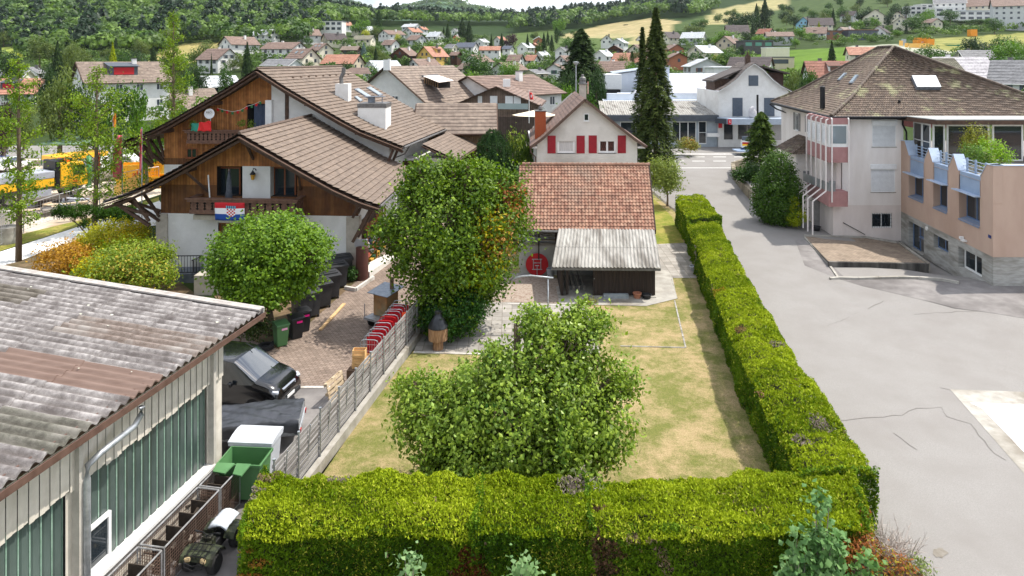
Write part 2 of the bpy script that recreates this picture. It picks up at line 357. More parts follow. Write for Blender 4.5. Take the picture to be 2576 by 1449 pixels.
ca=me.color_attributes.new('Col','FLOAT_COLOR','POINT');ca.data.foreach_set('color',[k for c in C for k in(c[0],c[1],c[2],1)])
me.polygons.foreach_set('use_smooth',[True]*len(me.polygons));me.materials.append(m_)
o=bpy.data.objects.new('terrain',me);col.objects.link(o);tag(o,kind='structure')
A_ROAD=mat('asphalt_worn',(126,123,120),(150,147,143),(131,127,123),c3s=.02,c3r=(.4,.75),scale=26,rough=.92,bump=.3,bscale=90,spec=.2,lo=.25,hi=.75)
A_DARK=mat('asphalt_grey',(118,114,112),(140,136,133),(104,100,98),scale=1.4,rough=.9,bump=.25,bscale=60,spec=.25)
def lawnmat(name,c1,c2,c3,c4):
 m,nt,b,o=newmat(name);b.inputs['Roughness'].default_value=.95;b.inputs['Specular IOR Level'].default_value=.1
 p=node(nt,'NewGeometry').outputs['Position']
 def nz_(s,d=8.0,r=.65,w=0):
  n=node(nt,'TexNoise',Scale=s,Detail=d,Roughness=r);nt.links.new(p,n.inputs['Vector']);return n.outputs[0]
 def ramp(x,a,ca,bb,cb):
  r=node(nt,'ValToRGB');r.color_ramp.elements[0].position=a;r.color_ramp.elements[0].color=lin(ca);r.color_ramp.elements[1].position=bb;r.color_ramp.elements[1].color=lin(cb);nt.links.new(x,r.inputs[0]);return r.outputs[0]
 a_=ramp(nz_(38,4),.35,c1,.65,c2);b_=ramp(nz_(38,4),.35,c3,.65,c4)
 f=node(nt,'ValToRGB');f.color_ramp.elements[0].position=.43;f.color_ramp.elements[1].position=.58;nt.links.new(nz_(.55,14,.80),f.inputs[0])
 mx_=node(nt,'MixRGB');nt.links.new(f.outputs[0],mx_.inputs[0]);nt.links.new(a_,mx_.inputs[1]);nt.links.new(b_,mx_.inputs[2]);nt.links.new(mx_.outputs[0],b.inputs['Base Color'])
 bp=node(nt,'Bump',Strength=.8,Distance=.04);nt.links.new(nz_(55,5),bp.inputs['Height']);nt.links.new(bp.outputs[0],b.inputs['Normal']);return m
LAWN=lawnmat('dry_lawn',(84,92,46),(136,136,76),(136,116,84),(194,174,132))
LAWN2=lawnmat('green_lawn',(88,104,36),(128,138,56),(140,132,66),(170,156,90))
def pavemat(name,c,w,h,rowoff=.5,mortar=(90,84,78),rot=0,wob=.5,c2=None):
 m,nt,b,o=newmat(name);b.inputs['Roughness'].default_value=.9;b.inputs['Specular IOR Level'].default_value=.2
 p=node(nt,'NewGeometry');mpn=node(nt,'Mapping',Rotation=(0,0,rot));nt.links.new(p.outputs['Position'],mpn.inputs[0])
 br=node(nt,'TexBrick',Color1=lin(c),Color2=lin(c2 or tuple(int(k*.84)for k in c)),Mortar=lin(mortar),Scale=1.0);br.offset=rowoff
 br.inputs['Mortar Size'].default_value=.012;br.inputs['Brick Width'].default_value=w;br.inputs['Row Height'].default_value=h;nt.links.new(mpn.outputs[0],br.inputs['Vector'])
 n=node(nt,'TexNoise',Scale=1.1,Detail=9.0,Roughness=.7);nt.links.new(p.outputs['Position'],n.inputs['Vector'])
 r=node(nt,'ValToRGB');r.color_ramp.elements[0].position=.32;r.color_ramp.elements[0].color=(.5,.47,.43,1);r.color_ramp.elements[1].position=.62;r.color_ramp.elements[1].color=(1.1,1.1,1.08,1);nt.links.new(n.outputs[0],r.inputs[0])
 q=node(nt,'MixRGB',blend_type='MULTIPLY',Fac=wob);nt.links.new(br.outputs[0],q.inputs[1]);nt.links.new(r.outputs[0],q.inputs[2]);nt.links.new(q.outputs[0],b.inputs['Base Color'])
 bp=node(nt,'Bump',Strength=.5,Distance=.01);nt.links.new(br.outputs['Fac'],bp.inputs['Height']);bp.invert=True;nt.links.new(bp.outputs[0],b.inputs['Normal']);return m
BRICKPAVE=pavemat('brick_paving',(152,136,124),.22,.14,mortar=(100,84,76),rot=R(8))
SLABS=pavemat('old_concrete_slabs',(172,167,160),.5,.5,0,mortar=(120,112,104),wob=.6)
GRAVELC=mat('exposed_aggregate',(146,132,120),(168,154,140),(128,106,90),scale=30,rough=.95,bump=.4)
CONC=mat('concrete_old',(150,146,138),(176,172,163),(120,112,100),scale=1.8,rough=.9,bump=.3)
CONCW=mat('concrete_white',(214,212,208),(232,231,228),(205,202,196),scale=1.2,rough=.9,bump=.15)
DIRT=mat('site_gravel',(186,172,152),(214,204,188),(160,138,112),scale=.8,rough=.95,bump=.3)
EARTH=mat('garden_earth',(92,74,54),(124,104,78),(70,66,36),scale=2.5,rough=.95,bump=.5)
def W(pts,dz=0):return[tuple(G(x,y))[:2]for x,y in pts]
def shl(name,pts,dz,m,**k):return sheet(name,pts,dz,m,**k)
shl('asphalt_lot',[(8.3,-10),(70,-10),(70,92),(12,92),(12.2,66),(13.6,50),(11.6,40),(10.4,30),(9.6,22)],.006,A_ROAD)
shl('asphalt_patch',W([(2000,605),(2022,596),(2090,665),(2130,703),(2420,705),(2800,725),(2800,840),(2400,775),(2170,720),(2024,668)]),.012,A_DARK)
shl('lawn',[(-7.4,13),(9.8,13),(9.8,22),(10.4,30),(11.6,40),(13.6,52),(12.6,66),(9.6,66),(-2,45),(-3.3,36),(-5.6,24.5)],.006,LAWN)
shl('side_lawn',[(9.0,40.5),(11.2,40.5),(12.6,54),(12.0,66),(9.9,66),(9.4,50)],.014,LAWN2)
shl('terrace_paving',[tuple(G(1040,886))[:2],tuple(G(1240,892))[:2],(3.9,30.2),(3.9,37),(2.2,41),(-3.5,41),(-4.2,34)],.014,SLABS)
shl('aggregate_court',W([(1205,760),(1345,762),(1440,766),(1440,700),(1225,696)]),.022,GRAVELC)
shl('shed_apron',W([(1405,766),(1625,771),(1703,752),(1690,690),(1650,672),(1405,672)]),.03,CONC)
shl('side_path',W([(1655,700),(1760,700),(1745,610),(1650,615)]),.024,SLABS)
shl('yard_asphalt',[(-13.5,12),(-7.2,12),(-5.15,27.2),(-15,27.0),(-15,22)],.006,A_DARK)
shl('brick_paving',[(-16,26.9),(-5.2,27.1),(-3.6,37),(-3.0,52),(-8.5,52),(-9.2,40),(-16,34)],.012,BRICKPAVE)
shl('garden_bed',W([(500,700),(640,860),(700,880),(905,700),(870,670),(520,640)]),.018,EARTH)
shl('garden_soil',W([(20,662),(230,590),(400,600),(440,700),(520,760),(200,800),(-300,800)]),.012,EARTH)
shl('site_ground',W([(-700,640),(-700,402),(430,398),(430,480),(240,545),(0,602)]),.012,DIRT)
shl('left_street',W([(-900,400),(-900,368),(600,366),(600,396)]),.02,A_ROAD)
shl('verge',W([(-700,680),(-700,640),(0,602),(240,545),(400,496),(400,506),(240,556),(0,632)]),.02,LAWN2)
shl('left_road',W([(-700,740),(-700,680),(0,634),(235,558),(400,504),(430,540),(400,566),(230,590),(40,660),(-300,740)]),.016,CONCW)
shl('concrete_pad',W([(2390,980),(2800,994),(3400,1600),(2750,1390)]),.014,CONC)
shl('plaster_slab',W([(2440,1014),(2800,1026),(3300,1530),(2760,1330),(2470,1028)]),.02,CONCW)
shl('back_lane',W([(1262,462),(1352,452),(1352,312),(1338,312),(1290,352)]),.02,CONCW)
PAINT=mat('road_paint',(232,232,228),(214,213,208),scale=4,rough=.8)
for i,x in enumerate((1690,1742,1795,1848)):
 for yy in(395,405.5):
  a=G(x,yy+.5);c=G(x+30,yy-.5);sheet('road_marking',[(a.x,a.y),(c.x,a.y),(c.x,c.y),(a.x,c.y)],.022,PAINT)
a=G(1600,423.2);c=G(1980,422.2);sheet('road_marking',[(a.x,a.y),(c.x,a.y),(c.x,c.y),(a.x,c.y)],.022,PAINT)
a=G(1600,388.8);c=G(1990,387.2);sheet('road_kerb',[(a.x,a.y),(c.x,a.y),(c.x,c.y),(a.x,c.y)],.026,CONCW)
CRACK=mat('crack_tar',(104,100,95),(124,119,113),scale=3,rough=.9)
def crack(pts,w=.035):
 P=[G(x,y)for x,y in pts];mb=MB();Q=[]
 for a,b_ in zip(P,P[1:]):
  n=max(2,int((b_-a).length/.35))
  for i in range(n):Q.append(a.lerp(b_,i/n)+Vector((random.uniform(-.05,.05),random.uniform(-.06,.06),0)))
 row=[]
 for i,q in enumerate(Q):
  d=(Q[min(i+1,len(Q)-1)]-Q[max(i-1,0)]).normalized();n=Vector((-d.y,d.x,0));ww=w*random.uniform(.3,1);z=T(q.x,q.y)+.018
  row.append([(q.x+n.x*ww/2,q.y+n.y*ww/2,z),(q.x-n.x*ww/2,q.y-n.y*ww/2,z)])
 mb.grid(row);tag(mb.build('ground_crack',CRACK),kind='structure')
crack([(2100,1058),(2200,1050),(2270,1045),(2305,1027),(2365,1024),(2385,1050),(2440,1066),(2500,1140),(2560,1180)])
STAINM=mat('oil_stain',(116,109,98),(132,126,117),scale=8,rough=.9)
for cx_,cy_,rx_,ry_ in((2362,1392,24,13),):
 shl('ground_stain',W([(cx_+rx_*math.cos(a)*random.uniform(.6,1.1),cy_+ry_*math.sin(a)*random.uniform(.6,1.1))for a in[i*6.283/16 for i in range(16)]]),.016,STAINM if cx_==2362 else mat('faint_patch',(140,137,132),(150,146,141),scale=20,rough=.9))
crack([(2180,777),(2236,752)],.04);crack([(2080,822),(2170,780)],.03);crack([(2390,980),(2340,975)],.04);crack([(2300,790),(2480,782)],.03);crack([(2250,1090),(2330,1148)],.03)
STONE=mat('edging_stone',(186,182,174),(206,202,196),(150,140,126),scale=5,rough=.9,bump=.4)
EDG=mat('worn_edging',(146,142,134),(170,166,158),(112,108,96),scale=7,rough=.9)
def kerb(name,pts,w,h,m=STONE,label=None,cat='edging',kind='structure',z0=0):
 mb=MB()
 for(a,b_)in zip(pts,pts[1:]):
  a=G(*a)if not isinstance(a,Vector)else a;b_=G(*b_)if not isinstance(b_,Vector)else b_;n=max(1,int((b_-a).length/1.0))
  for i in range(n):
   p=a.lerp(b_,i/n+.004);q=a.lerp(b_,(i+1)/n-.004);p.z=T(p.x,p.y)+h/2-.02;q.z=T(q.x,q.y)+h/2-.02;mb.beam(p,q,w,h+.04)
 o=mb.build(name,m);tag(o,label,cat if kind!='structure'else None,kind=kind);return o
kerb('stone_edging',[(1560,871),(1725,875),(1697,756)],.07,.03,EDG);kerb('stone_edging',[(1703,752),(1685,692)],.07,.03,EDG)
kerb('stone_edging',[(1040,887),(1240,893),(1420,895)],.12,.04);kerb('stone_edging',[(1205,762),(1345,766),(1440,770)],.1,.03)
kerb('lot_kerb',[(2088,704),(2110,702),(2260,701),(2370,706),(2412,714)],.2,.14,CONC)
kerb('paving_kerb',[Vector((-15,26.95,0)),Vector((-5.25,27.1,0))],.15,.03)
DEAD=(150,118,92);GREYT=(150,138,128)
def noise3(P,s=1.0,seed=0):
 r=np.random.default_rng(seed);o=np.zeros(len(P))
 for k in range(7):
  d=r.normal(size=3);d/=np.linalg.norm(d);o+=np.sin(P@d*s*(1.3**k)+r.uniform(0,6.28))
 return o/7**.5
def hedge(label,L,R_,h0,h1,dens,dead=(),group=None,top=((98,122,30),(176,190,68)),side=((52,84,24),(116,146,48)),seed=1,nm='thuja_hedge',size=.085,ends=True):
 'L, R_: world polylines of the left and right foot, same length; h0: height'
 n=len(L);base=thing(nm,((L[0][0]+R_[-1][0])/2,(L[0][1]+R_[-1][1])/2,T(L[0][0],L[0][1])),label,'hedge',group)
 L=np.array(L,float);Rr=np.array(R_,float)
 K=0;seg=[]
 for i in range(n-1):
  ln=np.linalg.norm((L[i+1]+Rr[i+1]-L[i]-Rr[i])/2);m_=max(2,int(ln/.35))
  for j in range(m_):seg.append((L[i]*(1-j/m_)+L[i+1]*j/m_,Rr[i]*(1-j/m_)+Rr[i+1]*j/m_))
 seg.append((L[-1],Rr[-1]));mb=MB();rows=[];inset=.3
 for k,(a,b_)in enumerate(seg):
  w=b_-a;wl=np.linalg.norm(w);w=w/wl;z0=T(a[0],a[1]);h=h0+(h1-h0)*k/len(seg)
  e=inset*(2.2 if k in(0,len(seg)-1)else 1)
  A=a+w*e;B=b_-w*e
  rows.append([(A[0],A[1],z0-.1),(A[0],A[1],z0+h*.5),(A[0]+w[0]*.12,A[1]+w[1]*.12,z0+h-.62),(A[0]+w[0]*.45,A[1]+w[1]*.45,z0+h-.36),(B[0]-w[0]*.45,B[1]-w[1]*.45,z0+h-.36),(B[0]-w[0]*.12,B[1]-w[1]*.12,z0+h-.62),(B[0],B[1],z0+h*.5),(B[0],B[1],z0-.1)])
 mb.grid(rows);mb.add(rows[0],[tuple(range(8))]);mb.add(rows[-1],[tuple(range(8))])
 mb.build('hedge_core',mat('hedge_core',(38,46,16),(58,60,26),scale=6,rough=1,bump=.8),base)
 P=[];N=[];kind=[]
 cum=[0]
 for(a,b_),(c,d)in zip(seg,seg[1:]):cum.append(cum[-1]+np.linalg.norm((c+d-a-b_)/2))
 tot=cum[-1];Wd=np.mean([np.linalg.norm(b_-a)for a,b_ in seg]);hm=(h0+h1)/2;per=Wd+2*hm
 cnt=int(dens*tot*per);s=RNG.random(cnt)*tot;q=RNG.random(cnt)*per;idx=np.clip(np.searchsorted(cum,s)-1,0,len(seg)-2)
 A=np.array([x[0]for x in seg]);B=np.array([x[1]for x in seg]);cu=np.array(cum);f=((s-cu[idx])/(cu[idx+1]-cu[idx]))[:,None]
 a=A[idx]*(1-f)+A[idx+1]*f;b_=B[idx]*(1-f)+B[idx+1]*f;w=b_-a;wl=np.linalg.norm(w,axis=1,keepdims=True);w=w/wl
 h=h0+(h1-h0)*s/tot;z0=np.array([T(x,y)for x,y in a]);pos=np.zeros((cnt,3));nr=np.zeros((cnt,3));istop=(q>=hm)&(q<hm+Wd)
 lft=q<hm;rgt=q>=hm+Wd;fr=(q/hm);pos[:,:2]=a;pos[:,2]=z0+fr*h
 tf=((q-hm)/Wd)[:,None];pos[istop,:2]=(a+w*wl*tf)[istop];pos[istop,2]=(z0+h)[istop]
 pos[rgt,:2]=b_[rgt];pos[rgt,2]=(z0+(q-hm-Wd)/hm*h)[rgt]
 nr[lft,:2]=-w[lft];nr[rgt,:2]=w[rgt];nr[istop,2]=1;nr[lft,2]=.25;nr[rgt,2]=.25
 tfe=np.minimum(tf[:,0]*Wd,(1-tf[:,0])*Wd);k_=istop&(tfe<.6);pos[k_,2]-=.30*(1-tfe[k_]/.6)**2
 hf=pos[:,2]-z0;k2=(~istop)&(hf>h-.6);pos[k2,2]-=.22*((hf-h+.6)/.6)[k2];ins=.12*((hf-h+.6)/.6)**2;sgn=np.where(lft,1,-1)
 pos[k2,:2]+=(w*(sgn*ins)[:,None])[k2]
 if ends:
  for e_,(a0,b0),dirn in((0,seg[0],-1),(1,seg[-1],1)):
   m_=int(dens*Wd*hm);t_=RNG.random(m_)[:,None];dv=(seg[1][0]-seg[0][0])if e_==0 else(seg[-1][0]-seg[-2][0]);dv=dv/np.linalg.norm(dv)*dirn
   pe=np.zeros((m_,3));pe[:,:2]=a0+(b0-a0)*t_;hz=RNG.random(m_)*hm;pe[:,2]=T(a0[0],a0[1])+hz;ne=np.zeros((m_,3));ne[:,:2]=dv;ne[:,2]=.25
   pos=np.vstack([pos,pe]);nr=np.vstack([nr,ne]);istop=np.append(istop,np.zeros(m_,bool))
 nn=nr/np.linalg.norm(nr,axis=1,keepdims=True)
 bmp=noise3(pos,1.4,seed)*.07+noise3(pos,4.5,seed+9)*.045+noise3(pos,12,seed+5)*.025;pos+=nn*(bmp-.05-RNG.random(len(pos))*.10)[:,None]
 rn=unit(len(pos));pos[:,2]+=.07*noise3(pos*np.array((1,1,0)),2.6,seed+21)*np.clip((pos[:,2]-.8),0,1);no=nn*.5+rn*.8;no[:,2]+=.35
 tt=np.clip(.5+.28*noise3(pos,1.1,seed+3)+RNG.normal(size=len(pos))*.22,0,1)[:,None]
 T0,T1,S0,S1=(np.array(lin(c)[:3])for c in(*top,*side));cols=np.where(istop[:,None],T0*(1-tt)+T1*tt,S0*(1-tt)+S1*tt)  # tops get a lighter palette: lit tone put into colour, plus yellower new growth
 yl=RNG.random(len(pos))<np.clip(.05+.09*noise3(pos,1.9,seed+31),0,1);cols[yl]=np.array(lin((186,190,84))[:3])
 keep=np.ones(len(pos),bool);gr_=(noise3(pos,2.3,seed+41)+.35*noise3(pos,9,seed+43))>1.75;gg_=gr_&(RNG.random(len(pos))<.6);cols[gg_]=np.array(lin((146,128,104))[:3])*RNG.uniform(.6,1.2,(gg_.sum(),1));keep&=~(gr_&(RNG.random(len(pos))<.3))
 for(cx,cy,cz,r_,cc,pr,thin)in dead:
  dd=np.linalg.norm((pos-np.array((cx,cy,cz)))*np.array((1,1,.7)),axis=1)/r_+.25*noise3(pos,4,3);k=(dd<1)
  kk=k&(RNG.random(len(pos))<pr);cols[kk]=np.array(lin(cc)[:3])*RNG.uniform(.55,1.3,(kk.sum(),1));keep&=~(k&(RNG.random(len(pos))<thin))
 pos,no,cols,nn=pos[keep],no[keep],cols[keep],nn[keep]
 sz=RNG.uniform(.5,1.6,len(pos))*size
 leafmesh('hedge_foliage',pos,no,sz,cols,NEEDLE,base,aspect=.55,shape='sprig',droop=-.1,tip=nn*.35)
 return base
BARK=mat('bark',(92,78,62),(124,108,90),scale=9,rough=.95,bump=.8,stretch=(1,1,.25))
BARKG=mat('bark_grey',(132,122,108),(164,156,142),scale=9,rough=.95,bump=.6,stretch=(1,1,.25))
TWIG=mat('dry_twig',(150,138,130),(186,176,166),scale=9,rough=.95)
HG='clipped yellow green thuja hedges round the garden'
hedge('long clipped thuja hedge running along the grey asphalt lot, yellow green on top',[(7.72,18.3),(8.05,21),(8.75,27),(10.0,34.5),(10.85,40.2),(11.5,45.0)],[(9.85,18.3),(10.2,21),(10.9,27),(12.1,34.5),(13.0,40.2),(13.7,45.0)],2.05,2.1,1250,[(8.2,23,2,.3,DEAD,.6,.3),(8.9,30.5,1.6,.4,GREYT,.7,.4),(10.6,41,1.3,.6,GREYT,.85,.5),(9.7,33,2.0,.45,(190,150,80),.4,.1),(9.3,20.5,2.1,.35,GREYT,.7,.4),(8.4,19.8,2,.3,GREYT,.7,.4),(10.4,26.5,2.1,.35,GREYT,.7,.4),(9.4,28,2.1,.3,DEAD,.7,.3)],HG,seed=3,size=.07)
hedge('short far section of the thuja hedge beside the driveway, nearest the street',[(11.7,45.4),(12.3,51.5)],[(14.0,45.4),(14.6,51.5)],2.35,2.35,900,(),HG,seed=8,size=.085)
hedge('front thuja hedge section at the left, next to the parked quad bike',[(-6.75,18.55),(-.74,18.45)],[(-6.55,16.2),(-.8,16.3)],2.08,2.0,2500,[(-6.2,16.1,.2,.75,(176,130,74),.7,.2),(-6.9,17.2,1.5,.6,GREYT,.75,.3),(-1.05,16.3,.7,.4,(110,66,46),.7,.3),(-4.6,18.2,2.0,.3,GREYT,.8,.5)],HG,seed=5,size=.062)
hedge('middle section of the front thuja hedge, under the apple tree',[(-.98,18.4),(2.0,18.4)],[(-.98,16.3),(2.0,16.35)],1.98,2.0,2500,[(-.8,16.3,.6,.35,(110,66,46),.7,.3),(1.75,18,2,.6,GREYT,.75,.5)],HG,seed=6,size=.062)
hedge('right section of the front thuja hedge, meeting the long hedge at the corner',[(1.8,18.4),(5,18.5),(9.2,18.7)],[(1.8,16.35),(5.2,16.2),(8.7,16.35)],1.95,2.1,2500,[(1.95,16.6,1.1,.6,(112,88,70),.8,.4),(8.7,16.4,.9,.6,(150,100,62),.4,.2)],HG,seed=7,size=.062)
def twigs(name,c,n,ln,sp,label,cat='dead branches',m=TWIG,up=.8,parent=None,r=.008):
 mb=MB();c=Vector(c)
 for i in range(n):
  a=c+Vector((random.gauss(0,sp*.4),random.gauss(0,sp*.4),random.uniform(0,.15)))
  d=Vector((random.gauss(0,1),random.gauss(0,1),abs(random.gauss(0,1))*up+.2)).normalized()*ln*random.uniform(.5,1.1);b_=a+d*.5+Vector((random.gauss(0,.04),random.gauss(0,.04),random.gauss(0,.04)));e=a+d
  mb.tube([a,b_,e],[r*1.6,r,r*.5],4,False)
  for k in range(2):
   q=a.lerp(e,random.uniform(.4,.9));mb.tube([q,q+Vector((random.gauss(0,1),random.gauss(0,1),random.gauss(.3,1))).normalized()*ln*.3],[r*.7,r*.3],3,False)
 o=mb.build(name,m,parent)
 if parent is None:tag(o,label,cat,'bundles of bare grey twigs in the hedge gaps')
 return o
twigs('bare_twigs',(1.9,17.6,1.35),60,.75,.5,'bare grey twigs filling the gap between middle and right hedge sections')
twigs('bare_twigs',(-.92,17.5,1.2),40,.75,.3,'bare grey twigs in the dark gap below the apple tree')
db=thing('dead_bush',(8.8,16.0,0),'half dead brown and grey thuja bush at the asphalt corner','bush')
twigs('twigs',(9.0,16.2,1.15),170,.75,.6,None,parent=db,up=.6)
mb=MB();mb.lathe([(.3,0),(.75,.5),(.8,1.2),(.3,1.45)],(8.6,15.6,0),10);mb.build('inner_branches',mat('dead_inner',(60,44,34),(92,70,54),scale=8,rough=1,bump=.8),db)
p,n_,c=crown([(8.6,15.5,.9,.72,.6,.8),(8.85,14.9,.6,.6,.6,.7),(8.3,15.9,1.3,.5,.4,.45)],620,14,.09,[(8.4,15.4,1.4,.7,(150,140,60),.5),(8.8,15.0,.6,.7,(104,124,50),.5)],((112,64,42),(176,116,74)),.3)
leafmesh('dry_foliage',p,n_,RNG.uniform(.05,.11,len(p)),c,NEEDLE,db,aspect=.4,shape='sprig')
p,n_,c=crown([(9.4,15.6,1.15,.3,.35,.4),(9.45,15.0,.7,.28,.3,.4)],90,14,.09,None,((88,110,60),(150,160,92)),.3)
leafmesh('green_foliage',p,n_,RNG.uniform(.05,.11,len(p)),c,NEEDLE,db,aspect=.4,shape='sprig')
def tree(name,label,base,blobs,nclump,per,crad,size,pal,r0=.14,group=None,patches=None,cat='tree',bark=BARK,m=LEAF,shape='leaf',aspect=.6,droop=.3,shell=.45,up=.45,fork=.35,nl=None,sub='trunk',ccol=.5,fold=.25):
 t=thing(name,base,label,cat,group)
 if sub:limbs(base,blobs,r0,t,bark,sub,fork,nl)
 p,n_,c=crown(blobs,nclump,per,crad,patches,pal,shell,up,ccol)
 k=p[:,2]>base[2]+.03;p,n_,c=p[k],n_[k],c[k]
 leafmesh('crown'if cat=='tree'else'foliage',p,n_,RNG.uniform(.7,1.3,len(p))*size,c,m,t,aspect=aspect,droop=droop,shape=shape,fold=fold);return t
def B(px,py,Y,w,h=None,d=None):
 'crown blob from picture centre, distance, half width and half height in px'
 p=Pt(px,py,Y);s=F/Y;rx=w/s;return(p.x,p.y,p.z,rx,(d or rx),(h or w)/s)
tree('apple_tree','broad green apple tree on the dry lawn just behind the front hedge',(.1,20.3,0),lumpy([B(1300,1045,20.4,200,165,1.9),B(1130,1060,20.4,130,100),B(1470,1050,20.6,125,115),B(1275,950,20.8,85,70),B(1420,870,21.0,100,85),B(1350,815,21.0,55,42),B(1450,805,21.2,42,38),B(1060,1010,20.8,62,60),B(1200,1180,19.7,130,62),B(1420,1165,19.9,115,62),B(1565,965,21,42,50),B(1340,1210,19.5,70,42)],46,.34,3),1750,30,.19,.14,((58,96,28),(168,188,84)),.16,patches=[(-1,20,3,2.2,(150,175,90),.12),(1.4,20,4,2,(190,205,140),.05)],aspect=.62,shell=.62,up=.5)
tree('maple_tree','tall bushy field maple with orange and yellow patches behind the slatted fence',(-2.9,33.6,0),lumpy([B(1110,560,33.5,130,110),B(1050,620,33.2,80,90),B(1190,500,34,85,80),B(1080,470,34,70,55),B(1180,640,33,110,100),B(1250,560,33.6,75,75),B(1120,730,32.6,85,100),B(1270,500,34,55,50),B(1220,690,32.7,60,60),B(1160,420,34,35,22),B(1060,425,34,38,20),B(1215,435,34,35,26),B(1310,605,33.5,28,18),B(1150,790,32.2,55,42)],40,.34,5),1450,30,.28,.165,((34,72,24),(128,154,52)),.2,patches=[(.1,33.4,6.2,.8,(170,110,70),.5),(-.4,33,5.2,.6,(186,140,80),.6),(-1.2,32.6,3.6,.9,(182,176,50),.7),(-1.0,32.5,4.9,.9,(196,178,60),.6),(-.7,32.8,4.2,.8,(204,158,96),.5),(-1.9,32.3,2.6,.8,(170,176,50),.5),(-4,33,7,3,(150,176,70),.12)],aspect=.75,shell=.55)
tree('round_maple','dense ball shaped green maple in front of the white chalet wall',(-11.4,32.2,0),lumpy([B(673,640,32.2,138,90,2.4),B(620,655,32,92,68),B(738,645,32,88,74),B(680,598,32.2,105,56),B(676,705,32,118,42),B(672,727,31.6,96,34),B(620,700,31.8,70,40),B(728,694,31.8,60,36)],26,.22,7),1500,19,.2,.15,((52,92,26),(136,166,56)),.17,aspect=.8,shell=.28,up=.7)
SG='ornamental shrubs left of the chalet'
tree('garden_shrub','large spreading light green maple shrub at the edge of the corrugated roof',(-21,37,.1),[B(315,668,37,105,45,2),B(250,690,36.5,65,36),B(390,690,36.5,50,38),B(330,640,37.3,80,30),B(400,640,37.3,30,22)],620,18,.22,.15,((84,118,44),(168,180,74)),.08,SG,[(-22.6,36.3,1.8,1,(206,196,60),.6),(-20,36,1.4,1.5,(190,170,80),.3)],'shrub',shell=.35,sub='stems')
tree('garden_shrub','rounded orange and copper leaved shrub above the corrugated roof',(-25.4,39,.2),[B(165,652,39,62,40,1.4),B(200,660,38.7,35,32)],300,18,.2,.14,((150,104,48),(204,166,74)),.07,SG,None,'shrub',shell=.3,sub='stems')
tree('garden_shrub','bright yellow tipped shrub below the cloud pruned pine',(-24.6,42,.3),[B(290,592,42,78,32,1.8),B(235,612,41.5,40,25),B(340,580,42.3,30,20)],420,16,.2,.14,((128,144,44),(208,198,70)),.07,SG,[(-23.3,41.6,2.6,1.2,(224,206,74),.6)],'shrub',shell=.3,sub='stems')
tree('cloud_pine','cloud pruned dark pine with flat pads on crooked branches',(-27.2,45,.35),[B(192,530,45,40,15,.9),B(262,535,45,28,17,.7),B(315,545,45.3,25,12,.7),B(300,532,45.5,40,13,.9),B(155,530,45,20,12,.5),B(215,560,44.6,12,10)],420,26,.11,.16,((28,58,16),(62,92,24)),.1,None,None,'tree',m=NEEDLE,shape='sprig',aspect=.3,shell=.3,droop=-.6,fork=.15)
tree('dark_shrub','low dark green shrub added for the shade below the ball maple',(-12.3,30.6,0),[B(620,800,30.5,45,26,.9),B(650,825,30.3,25,18,.5)],160,16,.16,.12,((34,52,22),(70,88,38)),.05,None,None,'shrub',shell=.35,sub='stems')  # added shrub: its dark leaves fill the area of shade under the maple
tree('dark_shrub','dark ivy mound at the foot of the field maple',(-3.2,31.5,0),[B(1130,800,31.6,75,42,1.0),B(1180,770,31.8,45,45,.8)],380,16,.16,.13,((28,62,22),(62,102,34)),.05,None,None,'shrub',shell=.35,sub='stems')
YG='slender young ginkgo trees left of the chalet'
def ginkgo(label,base,px,pyt,pyb,w,seed,dens=1.0):
 random.seed(seed);Y=base[1];s=F/Y;t=thing('ginkgo_tree',base,label,'tree',YG);top=Pt(px,pyt,Y);mb=MB()
 mb.tube([base,Vector(base).lerp(top,.35)+Vector((.06,0,0)),Vector(base).lerp(top,.7),top],[.19,.15,.09,.03],9)
 z0=CH-(pyb-YH)/s;bl=[]
 for i in range(int(26*dens)):
  f=(i+.5)/int(26*dens);z=z0+(top.z-z0)*f;prof=(math.sin(min(1,(1-f)*1.25)*math.pi*.5)**.8)*(.55+.45*math.sin(f*9+seed)**2);r=w/s*prof+.12;a=i*2.4+random.random()
  q=Vector(base).lerp(top,(z-base[2])/(top.z-base[2]));q.z=z;e=q+Vector((math.cos(a)*r,math.sin(a)*r*.8,r*.45));mb.tube([q-Vector((0,0,.2)),q.lerp(e,.5),e],[.035,.025,.01],5,False)
  for k in(.35,.65,1.0):c_=q.lerp(e,k);bl.append((c_.x,c_.y,c_.z,.30+r*.16,.30+r*.16,.26+r*.1))
 mb.build('trunk',BARK,t,smooth=True)
 p,n_,c=crown(bl,int(330*dens),14,.16,None,((70,106,32),(150,172,62)),.8,.4)
 leafmesh('crown',p,n_,RNG.uniform(.1,.19,len(p)),c,LEAF,t,aspect=.8)
ginkgo('slender bright green ginkgo tree at the far left edge by the road',G(47,657),47,150,575,62,3)
ginkgo('wider young ginkgo tree between the yellow truck and the chalet roof',G(238,585),245,170,520,110,5,1.6)
ginkgo('tall columnar ginkgo tree rising behind the left chalet eaves',(Pt(435,400,62).x,62,.95),437,35,400,46,9,1.4)
